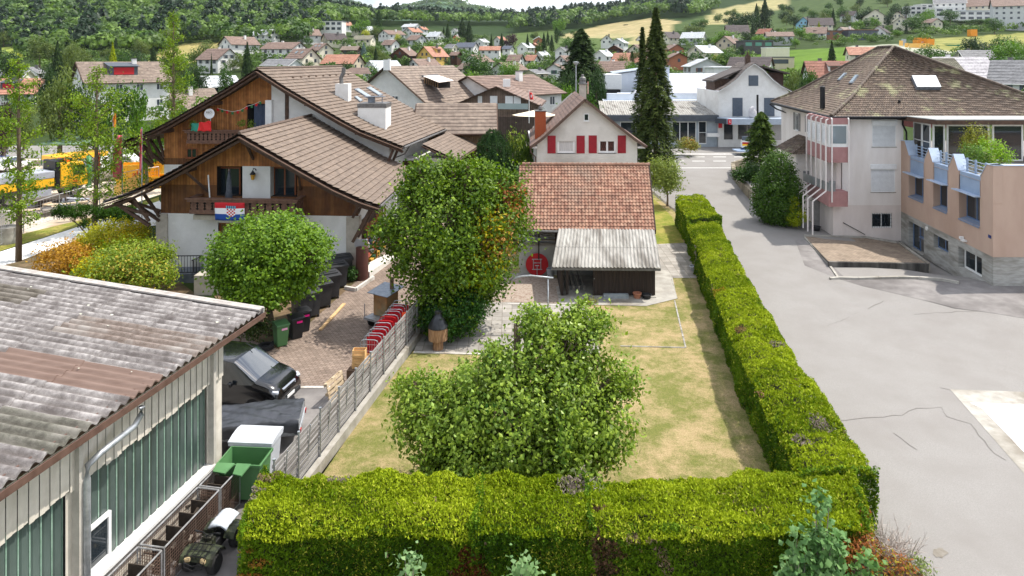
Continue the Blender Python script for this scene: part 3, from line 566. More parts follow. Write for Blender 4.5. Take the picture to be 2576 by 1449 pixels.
def sapling(label,base,h,w,n,pal,size=.13,nm='maple_sapling',grp='pale green saplings growing in front of the hedge'):
 t=thing(nm,base,label,'sapling',grp);mb=MB();bl=[];base=Vector(base)
 for i in range(n):
  a=i*2.4;f=random.uniform(.35,1);e=base+Vector((math.cos(a)*w*(1.15-f)*1.2,math.sin(a)*w*(1.15-f)*.8,h*f));mb.tube([base,base.lerp(e,.6)+Vector((0,0,.12)),e],[.03,.02,.008],5,False)
  bl.append((e.x,e.y,e.z,.2,.2,.24))
  m__=base.lerp(e,.7);bl.append((m__.x,m__.y,m__.z+.1,.22,.22,.25))
 mb.build('stem',BARKG,t,smooth=True);p,n_,c=crown(bl,n*14,5,.12,None,pal,.9,.7)
 leafmesh('foliage',p,n_,RNG.uniform(.7,1.3,len(p))*size,c,LEAF,t,aspect=.85,fold=.15)
sapling('tall pale blue green maple sapling in front of the right hedge corner',(6.95,15.4,0),3.15,.72,16,((78,120,66),(138,170,110)),.15)
sapling('smaller maple sapling at the bottom right beside the dead bush',(7.9,15.2,0),2.0,.5,8,((78,120,62),(138,170,104)),.14)
sapling('maple sapling left of the tall one at the right hedge',(6.35,15.3,0),2.4,.42,8,((76,118,66),(136,168,108)),.14)
sapling('blue green leafy branch tip at the bottom edge left of centre',(-2.15,14.2,0),2.62,.58,9,((90,126,80),(150,176,124)),.12,'willow_sapling')
sapling('blue green leafy branch tip at the bottom edge below the apple tree',(.25,14.2,0),2.58,.75,11,((86,122,74),(146,174,118)),.12,'willow_sapling')
def fpt(Y,o=0):return Vector((-5.95+.17*(Y-23)+o,Y,0))
SLAT=mat('grey_weathered_wood',(124,121,119),(168,165,162),(96,90,86),scale=3,rough=.85,bump=.5,stretch=(1,.3,6))
STEEL=mat('galvanised_steel',(150,154,158),(186,190,194),scale=6,rough=.45,metal=.6)
w=tag(MB().beam(fpt(18.6,.12)+Vector((0,0,.16)),fpt(34.5,.12)+Vector((0,0,.16)),.2,.4).build('garden_wall',CONC),'low concrete wall under the grey slatted fence','wall')
fe=thing('slatted_fence',fpt(27),'grey weathered horizontal slat fence with steel posts on a low wall','fence')
ypos=[18.9+1.42*i for i in range(12)]
for i,y in enumerate(ypos):
 p=fpt(y,.06);h=1.78-.012*i;mb=MB();mb.tube([(p.x,p.y,.3),(p.x,p.y,h+.12)],.026,8);mb.tube([(p.x,p.y,h+.12),(p.x,p.y,h+.17)],.045,8);mb.tube([(p.x+.02,p.y+.7,.3),(p.x+.14,p.y+.7,h)],.018,6);mb.build('post',STEEL,fe)
 if i==len(ypos)-1:break
 a=fpt(y+.03);b_=fpt(ypos[i+1]-.03);mb=MB()
 for k in range(9):
  z=.46+k*.155;sag=random.uniform(-.012,.012);mb.beam(a+Vector((random.uniform(-.01,.01),0,z+sag)),b_+Vector((random.uniform(-.01,.01),0,z-sag)),.02,.108)
 mb.build('slats',SLAT,fe)
ov=thing('garden_oven',(G(1102,878).x,G(1102,878).y,0),'bark clad round garden oven with black conical metal hood on the paving','oven');c=ORG[ov.name]
BLK=mat('black_sheet_metal',(34,35,38),(62,64,68),scale=4,rough=.38,metal=.5,spec=.6)
BK2=mat('bark_cladding',(142,104,74),(186,150,116),(112,84,62),scale=6,rough=.95,bump=1.0,stretch=(4,4,.6))
MB().lathe([(.24,0),(.23,.45)],c,20).build('foot',BK2,ov,smooth=True,sharp=40)
MB().lathe([(.28,.42),(.43,.45),(.44,1.02),(.40,1.04)],c,22).build('drum',BK2,ov,smooth=True,sharp=40)
MB().lathe([(.46,1.0),(.45,1.06),(.16,1.52),(.13,1.56),(.12,1.62),(.16,1.64),(.16,1.7),(.05,1.74)],c,22).build('hood',BLK,ov,smooth=True,sharp=40)
cp=thing('clothes_pole',(1.72,32.6,0),'grey steel clothes line pole with a bent cross arm above the paving','pole')
MB().tube([(1.72,32.6,0),(1.72,32.6,2.52)],.035,10).build('post',STEEL,cp,smooth=True)
pts=[Pt(x,y,32.6)for x,y in((1283,706),(1292,700),(1310,695),(1335,693),(1362,696),(1392,699))]
MB().tube(pts,.04,10).build('cross_arm',STEEL,cp,smooth=True)
def courses(mb,rows,course=.34,step=.03,tw=0,amp=0,seg=6,usegs=1,v0=0):
 'roof covering: rows = [(A,B)...] lines from the eave up to the ridge; laid in lapped courses'
 rows=[(Vector(a),Vector(b))for a,b in rows];d=[0]
 for(a,b),(c,e)in zip(rows,rows[1:]):d.append(d[-1]+((c+e)/2-(a+b)/2).length)
 def at(s):
  for i in range(len(d)-1):
   if s<=d[i+1]+1e-6:
    f=(s-d[i])/(d[i+1]-d[i]);return rows[i][0].lerp(rows[i+1][0],f),rows[i][1].lerp(rows[i+1][1],f),i
  return rows[-1][0],rows[-1][1],len(d)-2
 n=max(1,round(d[-1]/course));width=(rows[0][1]-rows[0][0]).length
 m=max(1,int(width/tw))*seg if amp else usegs
 for i in range(n):
  s0,s1=d[-1]*i/n,d[-1]*(i+1)/n
  a0,b0,k=at(s0);a1,b1,_=at(s1-1e-4);nm=(b0-a0).cross(a1-a0).normalized()
  if nm.z<0:nm=-nm
  P0,P1,P00,U0,U1=[],[],[],[],[]
  for j in range(m+1):
   f=j/m;w=(amp*math.sin(f*m/seg*2*math.pi)if amp else 0)
   p=a0 .lerp(b0,f);q=a1 .lerp(b1,f);P0 .append(p+nm*(step+w));P1 .append(q+nm*(w*.9+.001));P00 .append(p+nm*(w-.01));U0 .append((f*width,s0+v0));U1 .append((f*width,s1+v0))
  mb.grid([P0,P1],[U0,U1]);mb.grid([P00,P0],[U0,U0])
 return mb
class Wall:
 def __init__(s,p0,p1):s.p0,s.p1=p0,p1;s.M=face(p0,p1);s.len=(Vector(p1[:2])-Vector(p0[:2])).length
 def at(s,px,py):return onface(s.p0,s.p1,px,py)
 def r(s,x0,y0,x1,y1):
  u0,z1=s.at(x0,y0);u1,z0=s.at(x1,y1);return(min(u0,u1),max(u0,u1),min(z0,z1),max(z0,z1))
 def mb(s):return MB(s.M)
 def box(s,mb,r,d0,d1):mb.M=s.M;mb.box(r[0],d0,r[2],r[1],d1,r[3]);return mb
def holed(mb,M,r,holes,dep,top=None):
 'wall rectangle with openings and their reveals; dep inward'
 mb.M=M;us=sorted({r[0],r[1],*[h[0]for h in holes],*[h[1]for h in holes]});zs=sorted({r[2],r[3],*[h[2]for h in holes],*[h[3]for h in holes]})
 us=[u for u in us if r[0]<=u<=r[1]];zs=[z for z in zs if r[2]<=z<=r[3]]
 for a,b in zip(us,us[1:]):
  for c,d in zip(zs,zs[1:]):
   um,zm=(a+b)/2,(c+d)/2
   if not any(h[0]<um<h[1]and h[2]<zm<h[3]for h in holes):mb.poly([(a,0,c),(b,0,c),(b,0,d),(a,0,d)],[(a,c),(b,c),(b,d),(a,d)])
 for h in holes:
  u0,u1,z0,z1=h[:4]
  mb.poly([(u0,0,z0),(u0,0,z1),(u0,dep,z1),(u0,dep,z0)]);mb.poly([(u1,0,z0),(u1,dep,z0),(u1,dep,z1),(u1,0,z1)])
  mb.poly([(u0,0,z0),(u0,dep,z0),(u1,dep,z0),(u1,0,z0)]);mb.poly([(u0,0,z1),(u1,0,z1),(u1,dep,z1),(u0,dep,z1)])
 return mb
WHITEF=mat('white_frame_paint',(222,222,220),(232,232,230),scale=3,rough=.5)
GLASS=glassmat('window_glass',(34,42,48));GLASSL=glassmat('window_glass_pale',(120,132,136),.1)
CURT=mat('curtain',(214,212,208),(170,168,166),scale=14,rough=.9,stretch=(6,1,.1))
def window(par,M,r,fm=None,gm=None,nx=1,ny=1,fw=.07,d=.0,sill=True,name='window',blind=None,fr=.05,sm=None):
 'frame with bars at depth d (face of the frame), pane behind it'
 fm=fm or WHITEF;gm=gm or GLASS;u0,u1,z0,z1=r[:4];mb=MB(M)
 mb.box(u0,d,z0,u0+fw,d+fr,z1);mb.box(u1-fw,d,z0,u1,d+fr,z1);mb.box(u0+fw,d,z0,u1-fw,d+fr,z0+fw);mb.box(u0+fw,d,z1-fw,u1-fw,d+fr,z1)
 for i in range(1,nx):u=u0+(u1-u0)*i/nx;mb.box(u-fw*.5,d+.004,z0+fw,u+fw*.5,d+fr,z1-fw)
 for i in range(1,ny):z=z0+(z1-z0)*i/ny;mb.box(u0+fw,d+.006,z-fw*.3,u1-fw,d+fr-.004,z+fw*.3)
 w=mb.build(name,fm,par)
 g=MB(M);g.box(u0+fw*.6,d+fr*.5,z0+fw*.6,u1-fw*.6,d+fr*.9,z1-fw*.6);g.build('pane',gm,w)
 if sill:q=MB(M);q.box(u0-.05,d-.06-.0,z0-.06,u1+.05,d+fr,z0-.004);q.build('sill',sm or fm,w)
 if blind:
  q=MB(M);n=max(4,int((z1-z0)/.085));
  for i in range(n):
   z=z0+.02+(z1-z0-.04)*(i+.5)/n;q.add([(u0+.02,d-.015,z-.035),(u1-.02,d-.015,z-.035),(u1-.02,d+.02,z+.035),(u0+.02,d+.02,z+.035)],[(0,1,2,3)])
  q.build('blind',blind,w)
 return w
def shutters(par,M,r,m,w=None,d=-.045):
 u0,u1,z0,z1=r[:4];w=w or(u1-u0)*.5
 for a,b in((u0-w-.01,u0-.01),(u1+.01,u1+w+.01)):
  q=MB(M);q.box(a,d,z0,a+.06,d+.035,z1);q.box(b-.06,d,z0,b,d+.035,z1);n=max(3,int((z1-z0)/.12))
  q.box(a+.06,d+.008,z0,b-.06,d+.03,z1)
  for i in range(n):z=z0+(z1-z0)*(i+.5)/n;q.box(a+.06,d+.002,z-.02,b-.06,d+.01,z+.02)
  q.build('shutter',m,par)
def gutter(mb,a,b,r=.07):mb.tube([a,b],r,8);return mb
PLASW=mat('white_plaster',(218,217,213),(228,227,224),(206,204,199),scale=1.6,rough=.9,bump=.3,bscale=40)
STAINW=mat('stained_plaster',(206,203,195),(218,215,208),(174,170,162),scale=1.1,rough=.92,bump=.3,bscale=40)
METALG=mat('gutter_metal',(92,90,88),(120,118,116),scale=6,rough=.5,metal=.4);COPPER=mat('brown_gutter',(84,62,54),(104,80,70),scale=5,rough=.5)
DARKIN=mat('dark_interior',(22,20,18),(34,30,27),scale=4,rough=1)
T_RED=tilemat('red_clay_tiles',[(120,84,68),(138,98,80),(148,110,90),(130,92,74),(158,124,104)],.2,.27,groove=0,moss=(120,104,92),lines=False,mossw=(.5,.75))
T_BROWN=tilemat('brown_concrete_tiles',[(112,97,85),(122,107,94),(116,101,89),(126,111,98)],.30,.42,groove=.1,grc=(78,62,54),lines=False,stagger=0)
T_BROWN2=tilemat('dark_brown_tiles',[(112,90,80),(128,104,92),(120,98,86)],.30,.36,groove=.1,grc=(70,56,48),lines=False,stagger=0)
sh=thing('garden_shed',(4.6,40.5,.15),'old garden shed with red clay tile roof, grey wall and dark timber lean-to','shed')
eA,eB,rA,rB=Vector((.2,39.8,3.1)),Vector((8.36,39.6,3.1)),Vector((.46,44.1,6.22)),Vector((8.84,43.9,6.22))
mb=MB();courses(mb,[(eA,eB),(rA,rB)],.268,.04,.2,.028,6)
back0,back1=Vector((.75,48.4,3.1)),Vector((9.3,48.2,3.1));courses(mb,[(back0,back1),(rA,rB)],.335,.03,.47,.02,4)
rf=mb.build('roof',T_RED,sh,smooth=False)
mb=MB();n=24
for i in range(n):
 a=rA.lerp(rB,i/n);b_=rA.lerp(rB,(i+1.08)/n);mb.tube([a+Vector((0,0,.02)),b_+Vector((0,0,.045))],[.10,.125],8)
mb.build('ridge_tiles',T_RED,rf,smooth=False)
SHW=mat('shed_grey_wall',(168,168,164),(190,190,186),(140,138,132),scale=1.5,rough=.92,bump=.3)
DKW=mat('dark_stained_boards',(40,32,28),(62,50,42),scale=3,rough=.8,bump=.5,stretch=(8,1,.4));WEATH=mat('weathered_timber',(120,112,102),(168,160,150),scale=3,rough=.9,bump=.5,stretch=(.3,4,4))
mb=MB();mb.box(.45,40.6,0,8.3,48,1.95);mb.box(2.7,40.6,1.95,8.3,48,3.2);mb.box(.45,43.0,1.95,2.7,48,3.2)
mb.poly([(8.3,40.6,3.2),(8.3,48,3.2),(8.3,44.2,6.0)]);mb.poly([(.5,40.6,3.2),(.5,48,3.2),(.5,44.2,6.0)]);mb.build('wall',SHW,sh)
mb=MB();mb.beam(eA+Vector((0,.04,-.12)),eB+Vector((0,.04,-.12)),.04,.2);mb.beam(eB+Vector((-.02,.02,-.04)),rB+Vector((-.02,0,-.04)),.05,.2);mb.beam(eA+Vector((.02,.02,-.04)),rA+Vector((.02,0,-.04)),.05,.2)
mb.box(2.55,40.3,1.9,2.68,40.42,3.1);mb.box(.5,40.3,1.9,.62,40.42,3.1);mb.box(1.55,40.35,1.2,1.62,40.42,3.0);mb.build('eaves_board',DKW,sh)
gutter(MB(),eA+Vector((0,-.08,-.05)),Vector((2.8,39.65,3.0)),.07).build('gutter',METALG,sh)
for i in range(9):
 z=2.02+.1*(i%4)+(.42 if i>4 else 0);mb=MB();mb.beam((.7+random.uniform(-.1,.3),40.55+.13*(i%3),z),(2.75,40.5+.13*(i%3)+random.uniform(-.08,.08),z+random.uniform(-.1,.2)),.12,.05)
 tag(mb.build('stored_board',WEATH),'grey weathered board stored in the open loft of the garden shed','board','boards stored under the shed eaves')
le=thing('timber_lean_to',(5.1,37.2,0),'low black timber lean-to with grey corrugated roof in front of the shed','lean-to')
CORR=mat('corrugated_cement',(140,137,131),(176,173,166),(112,107,100),scale=3.2,rough=.9,bump=.5,stretch=(2.5,.5,.5))
mb=MB();courses(mb,[((2.13,36.62,1.86),(7.97,36.55,1.84)),((2.72,39.75,3.17),(8.26,39.6,3.15))],1.7,.018,.19,.03,8);mb.build('roof',CORR,le,smooth=False)
mb=MB();mb.beam((2.13,36.66,1.76),(7.97,36.59,1.74),.05,.12);mb.build('eaves_board',METALG,le)
mb=MB()
x=4.42
while x<7.7:mb.box(x,37.2+random.uniform(0,.015),.16,x+.205,37.25,1.95);x+=.212
mb.box(2.65,37.2,.0,2.8,37.35,1.9);mb.box(2.95,37.2,.2,3.08,37.3,1.9);mb.box(2.65,37.25,1.72,4.5,37.33,1.86);mb.box(7.62,37.2,0.1,7.72,40.6,2.0);mb.box(2.66,37.3,0.1,2.74,40.6,2.0)
mb.add([(7.70,37.2,1.9),(7.70,40.6,1.9),(7.70,40.6,3.1)],[(0,1,2)]);mb.build('boarding',DKW,le)
mb=MB();mb.box(2.5,36.95,0,7.8,40.6,.14);mb.build('plinth',CONC,le)
mb=MB();mb.lathe([(.03,0),(.03,.05)],(4.48,37.18,1.05),8);mb.build('handle',STEEL,le)
for i in range(7):
 x=3.15+.15*i;mb=MB();mb.beam((x,38.2+.05*i,.16),(x-.28,39.1,1.2+.06*(i%3)),.05,.03);mb.cbox((x,38.2,.25),(.12,.04,.22));tag(mb.build('garden_tool',METALG if i%2 else WEATH),'garden tool leaning in the dark opening of the lean-to','tool','garden tools leaning inside the lean-to')
tb=thing('round_table',Pt(1351,697,40.4),'round red folding table top leaning against the shed wall, legs folded','table');c=Pt(1351,665,40.45)
RED=mat('red_paint',(170,20,30),(186,26,36),scale=3,rough=.6)
Mt=Matrix.Rotation(R(90),4,'X');MB().lathe([(.66,-.02),(.67,0),(.66,.02)],c,40,Mt).build('top',RED,tb)
mb=MB();y=c.y-.05
for a,b_ in(((-.3,.32),(.3,.32)),((-.22,.32),(-.22,-.27)),((.22,.32),(.22,-.27)),((-.22,.1),(.22,.1)),((-.3,-.28),(.3,-.28)),((-.12,-.06),(.12,-.06)),((0,-.06),(0,-.66))):mb.tube([(c.x+a[0],y,c.z+a[1]),(c.x+b_[0],y,c.z+b_[1])],.022,6)
mb.build('leg_frame',STEEL,tb)
def pot(name,label,p,r,h,m,inner=EARTH,cat='pot'):
 t=thing(name,p,label,cat);MB().lathe([(r*.72,0),(r*.95,h*.86),(r*1.05,h*.86),(r*1.05,h),(r*.9,h),(r*.86,h*.8)],p,20).build('body',m,t,smooth=True,sharp=35);return t
TERRA=mat('terracotta',(158,104,78),(178,124,96),scale=5,rough=.9);PLG=mat('grey_plastic',(150,154,160),(166,170,176),scale=2,rough=.5);PLK=mat('black_plastic',(30,31,33),(44,45,47),scale=2,rough=.45)
pot('flower_pot','terracotta flower pot standing in front of the lean-to',(6.78,36.98,.0),.23,.38,TERRA)
pot('flower_tub','black plastic tub beside the terracotta pot',(7.28,36.95,.0),.27,.3,PLK)
pot('flower_pot','dark plant pot on the lawn edge behind the shed path',(11.1,41.4,.15),.33,.34,PLG)
pot('bucket','grey plastic bin against the shed wall next to the red table',(2.25,40.1,.12),.22,.62,PLG,cat='bin')
mb=MB();mb.box(4.95,36.86,.02,6.3,37.12,.3);mb.cbox((5.6,36.99,.31),(1.1,.12,.03),.0);tag(mb.build('trough',mat('zinc_trough',(140,148,152),(170,178,182),scale=3,rough=.6,metal=.3)),'long grey zinc trough on the ground before the lean-to boards','trough')
tree('lavender_bush','tuft of lavender and dry grass at the edge of the shed apron',(3.6,36.2,0),[B(1485,762,36.2,18,12,.3),B(1465,768,36.0,16,10,.3)],90,12,.1,.14,((96,112,50),(168,164,96)),.02,None,[(3.9,36.2,.7,.4,(140,124,160),.3)],'plant',sub=None,shape='sprig',aspect=.2,droop=-1.2,m=NEEDLE,shell=.8)
rh=thing('shuttered_house',(5.8,52.6,.5),'pale gabled house with crimson shutters behind the garden shed','house')
Wf=Wall((1.93,52.6),(9.65,52.6));w1=Wf.r(1402,341,1446,385);w2=Wf.r(1505.5,340.5,1549.5,384.5)
mb=MB();holed(mb,Wf.M,(0,Wf.len,0,6.7),[w1,w2],.16)
gz=[(0,6.7),(Wf.len,6.7),(Wf.len,6.82),(3.68,9.86),(0,6.72)];mb.poly([(u,0,z)for u,z in gz]);mb.M=None
mb.poly([(9.65,52.6,0),(9.65,64,0),(9.65,64,6.8),(9.65,52.6,6.8)]);mb.poly([(1.93,52.6,0),(1.93,52.6,6.7),(1.93,64,6.7),(1.93,64,0)]);mb.poly([(1.93,64,0),(1.93,64,6.7),(5.6,64,9.9),(9.65,64,6.8),(9.65,64,0)])
mb.build('wall',STAINW,rh)
SHR=mat('crimson_shutter',(140,18,34),(156,24,40),scale=3,rough=.55)
wa=window(rh,Wf.M,w1,gm=CURT,nx=1,fw=.14,d=.06,fr=.06);shutters(rh,Wf.M,(w1[0]-.12,w1[1]+.12,w1[2]-.02,w1[3]),SHR,.63)
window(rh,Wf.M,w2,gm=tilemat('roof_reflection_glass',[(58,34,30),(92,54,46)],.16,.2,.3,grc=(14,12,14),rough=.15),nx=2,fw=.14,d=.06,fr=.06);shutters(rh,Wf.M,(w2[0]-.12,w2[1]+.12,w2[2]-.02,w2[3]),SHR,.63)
window(rh,Wf.M,Wf.r(1468.5,285.5,1481.5,304),fw=.06,d=-.03,fr=.05)
ap,lt,rt=Vector((5.58,52.1,10.02)),Vector((1.45,52.1,6.42)),Vector((10.25,52.1,6.42));lm=Vector((2.3,52.1,7.02));rm=Vector((9.4,52.1,6.98));D=Vector((.35,12.4,0))
mb=MB();courses(mb,[(rt+D,rt),(rm+D,rm),(ap+D,ap)],.33,.03,usegs=1);courses(mb,[(lt,lt+D),(lm,lm+D),(ap,ap+D)],.33,.03,usegs=1);r_=mb.build('roof',T_BROWN2,rh)
mb=MB();o_=Vector((0,0,-.09))
for a,b_ in((lt,lm),(lm,ap),(rt,rm),(rm,ap)):mb.beam(a+o_,b_+o_,.06,.2);mb.beam(a+o_+D,b_+o_+D,.06,.2)
mb.build('barge_board',mat('brown_barge',(84,66,56),(104,84,72),scale=4,rough=.7),rh)
mb=MB();mb.poly([lt+o_,lm+o_,lm+o_+D,lt+o_+D]);mb.poly([rt+o_,rm+o_,rm+o_+D,rt+o_+D]);mb.box(1.5,52.3,6.2,1.93,64,6.34);mb.box(9.65,52.3,6.2,10.2,64,6.34);mb.build('soffit',WHITEF,rh)
mb=MB();gutter(mb,lt+Vector((-.05,0,-.05)),lt+D+Vector((-.05,0,-.05)));gutter(mb,rt+Vector((.05,0,-.05)),rt+D+Vector((.05,0,-.05)));mb.tube([lt+Vector((-.05,.1,-.1)),lt+Vector((.0,.1,-.5)),lt+Vector((.36,.3,-.9)),lt+Vector((.36,.3,-6))],.05,8);mb.build('gutter',COPPER,rh)
BRK=pavemat('red_brick',(160,74,44),.24,.09,mortar=(120,90,76),wob=.4);BRK2=BRK
mb=MB();a,b_=Pt(1346,345,54.2),Pt(1373,280,54.2);mb.box(a.x,54.0,6.6,b_.x,54.9,b_.z);ch=mb.build('brick_chimney',mat('brick_orange',(150,72,42),(172,90,54),scale=12,rough=.9,stretch=(.6,.6,5)),rh)
mb=MB();mb.box(a.x-.04,53.96,b_.z,b_.x+.04,54.94,b_.z+.07);mb.lathe([(.12,0),(.16,.12),(.1,.3),(.03,.34),(.05,.45),(.01,.52)],((a.x+b_.x)/2,54.45,b_.z+.07),12);mb.build('cap',METALG,ch)
mb=MB();a,b_=Pt(1458,252,58),Pt(1474,212,58);mb.box(a.x,57.7,8.4,b_.x,58.4,b_.z);ch=mb.build('chimney',mat('beige_render',(168,160,148),(186,178,166),scale=4,rough=.9),rh)
mb=MB();c=Vector(((a.x+b_.x)/2,58.05,b_.z));mb.box(a.x-.1,57.6,b_.z,b_.x+.1,58.5,b_.z+.08);mb.lathe([(.3,.08),(.26,.3),(.3,.34),(.27,.55),(.12,.66),(.12,.8),(.05,.84)],c,14);mb.build('cowl',METALG,ch)
Pz=Pt(1479,205,62);mb=MB();mb.tube([(Pz.x,62,9.9),(Pz.x,62,Pz.z)],.05,6);mb.build('ridge_pole',mat('pole_pink',(190,120,100),(210,190,180),scale=2),rh)
def panel_fence(label,P0,P1,n,h,m,gaps=(),grp='grey privacy fence panels along the drive',post=METALG):
 P0=Vector(P0);P1=Vector(P1);t=thing('privacy_fence',P0 .lerp(P1,.5),label,'fence')
 for i in range(n):
  a=P0 .lerp(P1,i/n);b_=P0 .lerp(P1,(i+1)/n);za=T(a.x,a.y);mb=MB();mb.box(a.x-.04,a.y-.04,za,a.x+.04,a.y+.04,za+h+.06);mb.build('post',post,t)
  if i in gaps:continue
  mb=MB()
  for k in range(int(h/.17)):z=za+.1+.17*k;mb.beam(a+Vector((0,0,z-a.z+.06)),b_+Vector((0,0,z-b_.z+.06)),.03,.155)
  mb.build('panel',m,t)
 return t
PVC=mat('grey_composite',(150,142,136),(166,158,152),scale=3,rough=.7)
panel_fence('grey composite privacy fence with panels and gaps along the lane behind the cypress',Pt(1285,330,66).xy.to_3d(),Pt(1345,300,80).xy.to_3d(),9,2.6,PVC,(2,4,7))
panel_fence('beige board fence beside the garden shed gable',Pt(1272,460,46).xy.to_3d(),Pt(1306,400,52).xy.to_3d(),5,1.9,mat('beige_board',(170,152,136),(188,170,154),scale=3,rough=.8),())
WOOD=tilemat('vertical_wood_cladding',[(156,98,50),(180,120,64),(142,88,44),(168,108,56),(188,128,70)],.19,60,groove=.09,rough=.7,stagger=0,grc=(44,24,14))
WOODD=tilemat('dark_vertical_cladding',[(96,58,36),(110,66,40),(86,50,32)],.19,60,groove=.09,rough=.7,stagger=0,grc=(40,24,16))
BEAM=mat('dark_brown_beam',(66,48,38),(92,70,56),scale=4,rough=.75,bump=.3,stretch=(1,1,1));BALC=mat('balcony_wood',(88,62,50),(118,88,72),scale=5,rough=.75,bump=.3)
BEIGE=mat('beige_render',(168,160,148),(186,178,166),scale=4,rough=.9);FLASH=mat('lead_flashing',(96,102,110),(134,140,148),scale=4,rough=.5,metal=.3)
class BeamSet:
 'every beam its own part'
 def __init__(s,par,name,m):s.a=(name,m,par)
 def beam(s,*a,**k):q=MB();q.beam(*a,**k);q.build(*s.a)
class Fr:
 def __init__(s,Q,tu,tn):s.Q=Vector((Q[0],Q[1],0));s.u=Vector((1,-tu,0));s.n=Vector((tn,1,0))
 def __call__(s,a,d,z):v=s.Q+s.u*a+s.n*d;return Vector((v.x,v.y,z))
 def px(s,px,py,d):
  'picture position on the plane d -> (a, z)'
  o=s.Q+s.n*d;k=(px-XC)/F;a=(k*o.y-o.x)/(s.u.x-k*s.u.y);Y=o.y+a*s.u.y;return a,CH-(py-YH)*Y/F
def drop(prof,a):
 a=abs(a);return lerp_tab(prof,a)
def chalet_roof(fr,apz,prof,d0,d1,par,m,left=True,course=.42,w=None,dl=None):
 rows=lambda sg,da,db:[(fr(sg*a,da,apz-h),fr(sg*a,db,apz-h))for a,h in reversed(prof)]
 mb=MB();courses(mb,rows(1,d1,d0),course,.06);courses(mb,rows(-1,d0,dl or d1),course,.05);rf=mb.build('roof',m,par)
 mb=MB();o=Vector((0,0,-.16))
 for sg in(1,-1):
  pr=[(sg*a,h)for a,h in prof]
  for(a,h),(b,g)in zip(pr,pr[1:]):
   mb.beam(fr(a,d0,apz-h)+o+Vector((0,0,-.06)),fr(b,d0,apz-g)+o+Vector((0,0,-.06)),.07,.46,up=fr.n);mb.beam(fr(a,d0+.16,apz-h-.44),fr(b,d0+.16,apz-g-.44),.14,.26,up=fr.n)
  dd=d1 if sg>0 else(dl or d1)
  mb.grid([[fr(a,d0+.06,apz-h-.12),fr(a,dd,apz-h-.12)]for a,h in pr])
 mb.build('barge_board',BEAM,rf)
 mb=MB();n=int((d1-d0)/.42)
 for i in range(n):a=d0+(d1-d0)*i/n;b=d0+(d1-d0)*(i+1.1)/n;mb.tube([fr(0,a,apz+.02),fr(0,b,apz+.04)],[.10,.12],6)
 mb.build('ridge_tiles',m,rf);return rf
def baluster_rail(fr,a0,a1,d,z0,z1,par,n,side=None):
 mb=MB();mb.beam(fr(a0-.25,d,z1-.03),fr(a1+.2,d,z1-.03),.34,.08);mb.beam(fr(a0-.12,d-.04,z1-.14),fr(a1+.1,d-.04,z1-.14),.16,.14);mb.beam(fr(a0,d,z0+.08),fr(a1,d,z0+.08),.12,.2)
 if side is not None:
  for a in(a0,a1):mb.beam(fr(a,d,z1-.03),fr(a,side,z1-.03),.3,.08);mb.beam(fr(a,d,z0+.08),fr(a,side,z0+.08),.1,.2)
 b=mb.build('balcony_rail',BALC,par)
 mb=MB();h0,h1=z0+.18,z1-.2
 for i in range(n):
  c=a0+(a1-a0)*(i+.5)/n;w=(a1-a0)/n*.455;pts=[]
  prof=[(1,0),(1,.08),(.62,.14),(.62,.2),(.95,.3),(.78,.5),(.95,.7),(.62,.8),(.62,.86),(1,.92),(1,1)]
  L_=[(c-w*k,h0+(h1-h0)*t)for k,t in prof];R__=[(c+w*k,h0+(h1-h0)*t)for k,t in prof]
  for(p,q),(r_,s_)in zip(zip(L_,R__),zip(L_[1:],R__[1:])):mb.add([fr(p[0],d-.02,p[1]),fr(q[0],d-.02,q[1]),fr(s_[0],d-.02,s_[1]),fr(r_[0],d-.02,r_[1])],[(0,1,2,3)])
 if side is not None:
  m_=4
  for a in(a0,a1):
   for i in range(m_):t=d+(side-d)*(i+.5)/m_;mb.beam(fr(a,t,h0),fr(a,t,h1),.2,.03,up=fr.u)
 mb.build('balusters',BALC,b)
 mb=MB();mb.ext([fr(a0,d+.03,h0),fr(a1,d+.03,h0),fr(a1,d+.03,h1),fr(a0,d+.03,h1)],fr.n*.02);mb.build('backing',DARKIN,b);return b
fc=thing('chalet',(-15.2,46,.2),'front alpine chalet with carved balcony, timber gable and white ground floor','chalet')
f1=Fr((-15.8,41.2),.07,.04);AP1=8.72;PR1=[(0,0),(3.7,2.04),(5.5,3.0),(7.1,3.7),(8.25,4.06)]
chalet_roof(f1,AP1,PR1,-1.5,11.0,fc,T_BROWN)
L1,_=f1 .px(405,600,0);R1,_=f1 .px(902,600,0);zb=f1 .px(600,539,0)[1]
pz=lambda a:AP1-drop(PR1,a)-.25
def fpoly(mb,fr,pts,d=0):mb.poly([fr(a,d,z)for a,z in pts],[(a,z)for a,z in pts])
lo0,lz1=f1 .px(546,418,0);lo1,lz0=f1 .px(748,495,0)
dw0,dz1=f1 .px(549,560,0);dw1,dz0=f1 .px(612,700,0)
mb=MB();z0=-.3
fpoly(mb,f1,[(L1,z0),(dw0,z0),(dw0,zb),(L1,zb)]);fpoly(mb,f1,[(dw1,z0),(R1,z0),(R1,zb),(dw1,zb)]);fpoly(mb,f1,[(dw0,dz1),(dw1,dz1),(dw1,zb),(dw0,zb)]);fpoly(mb,f1,[(dw0,z0),(dw1,z0),(dw1,.4),(dw0,.4)])
mb.grid([[f1(R1,0,z0),f1(R1,11,z0)],[f1(R1,0,zb+.8),f1(R1,11,zb+.8)]]);mb.grid([[f1(L1,0,z0),f1(L1,14,z0)],[f1(L1,0,zb),f1(L1,14,zb)]])
mb.build('plaster_wall',PLASW,fc)
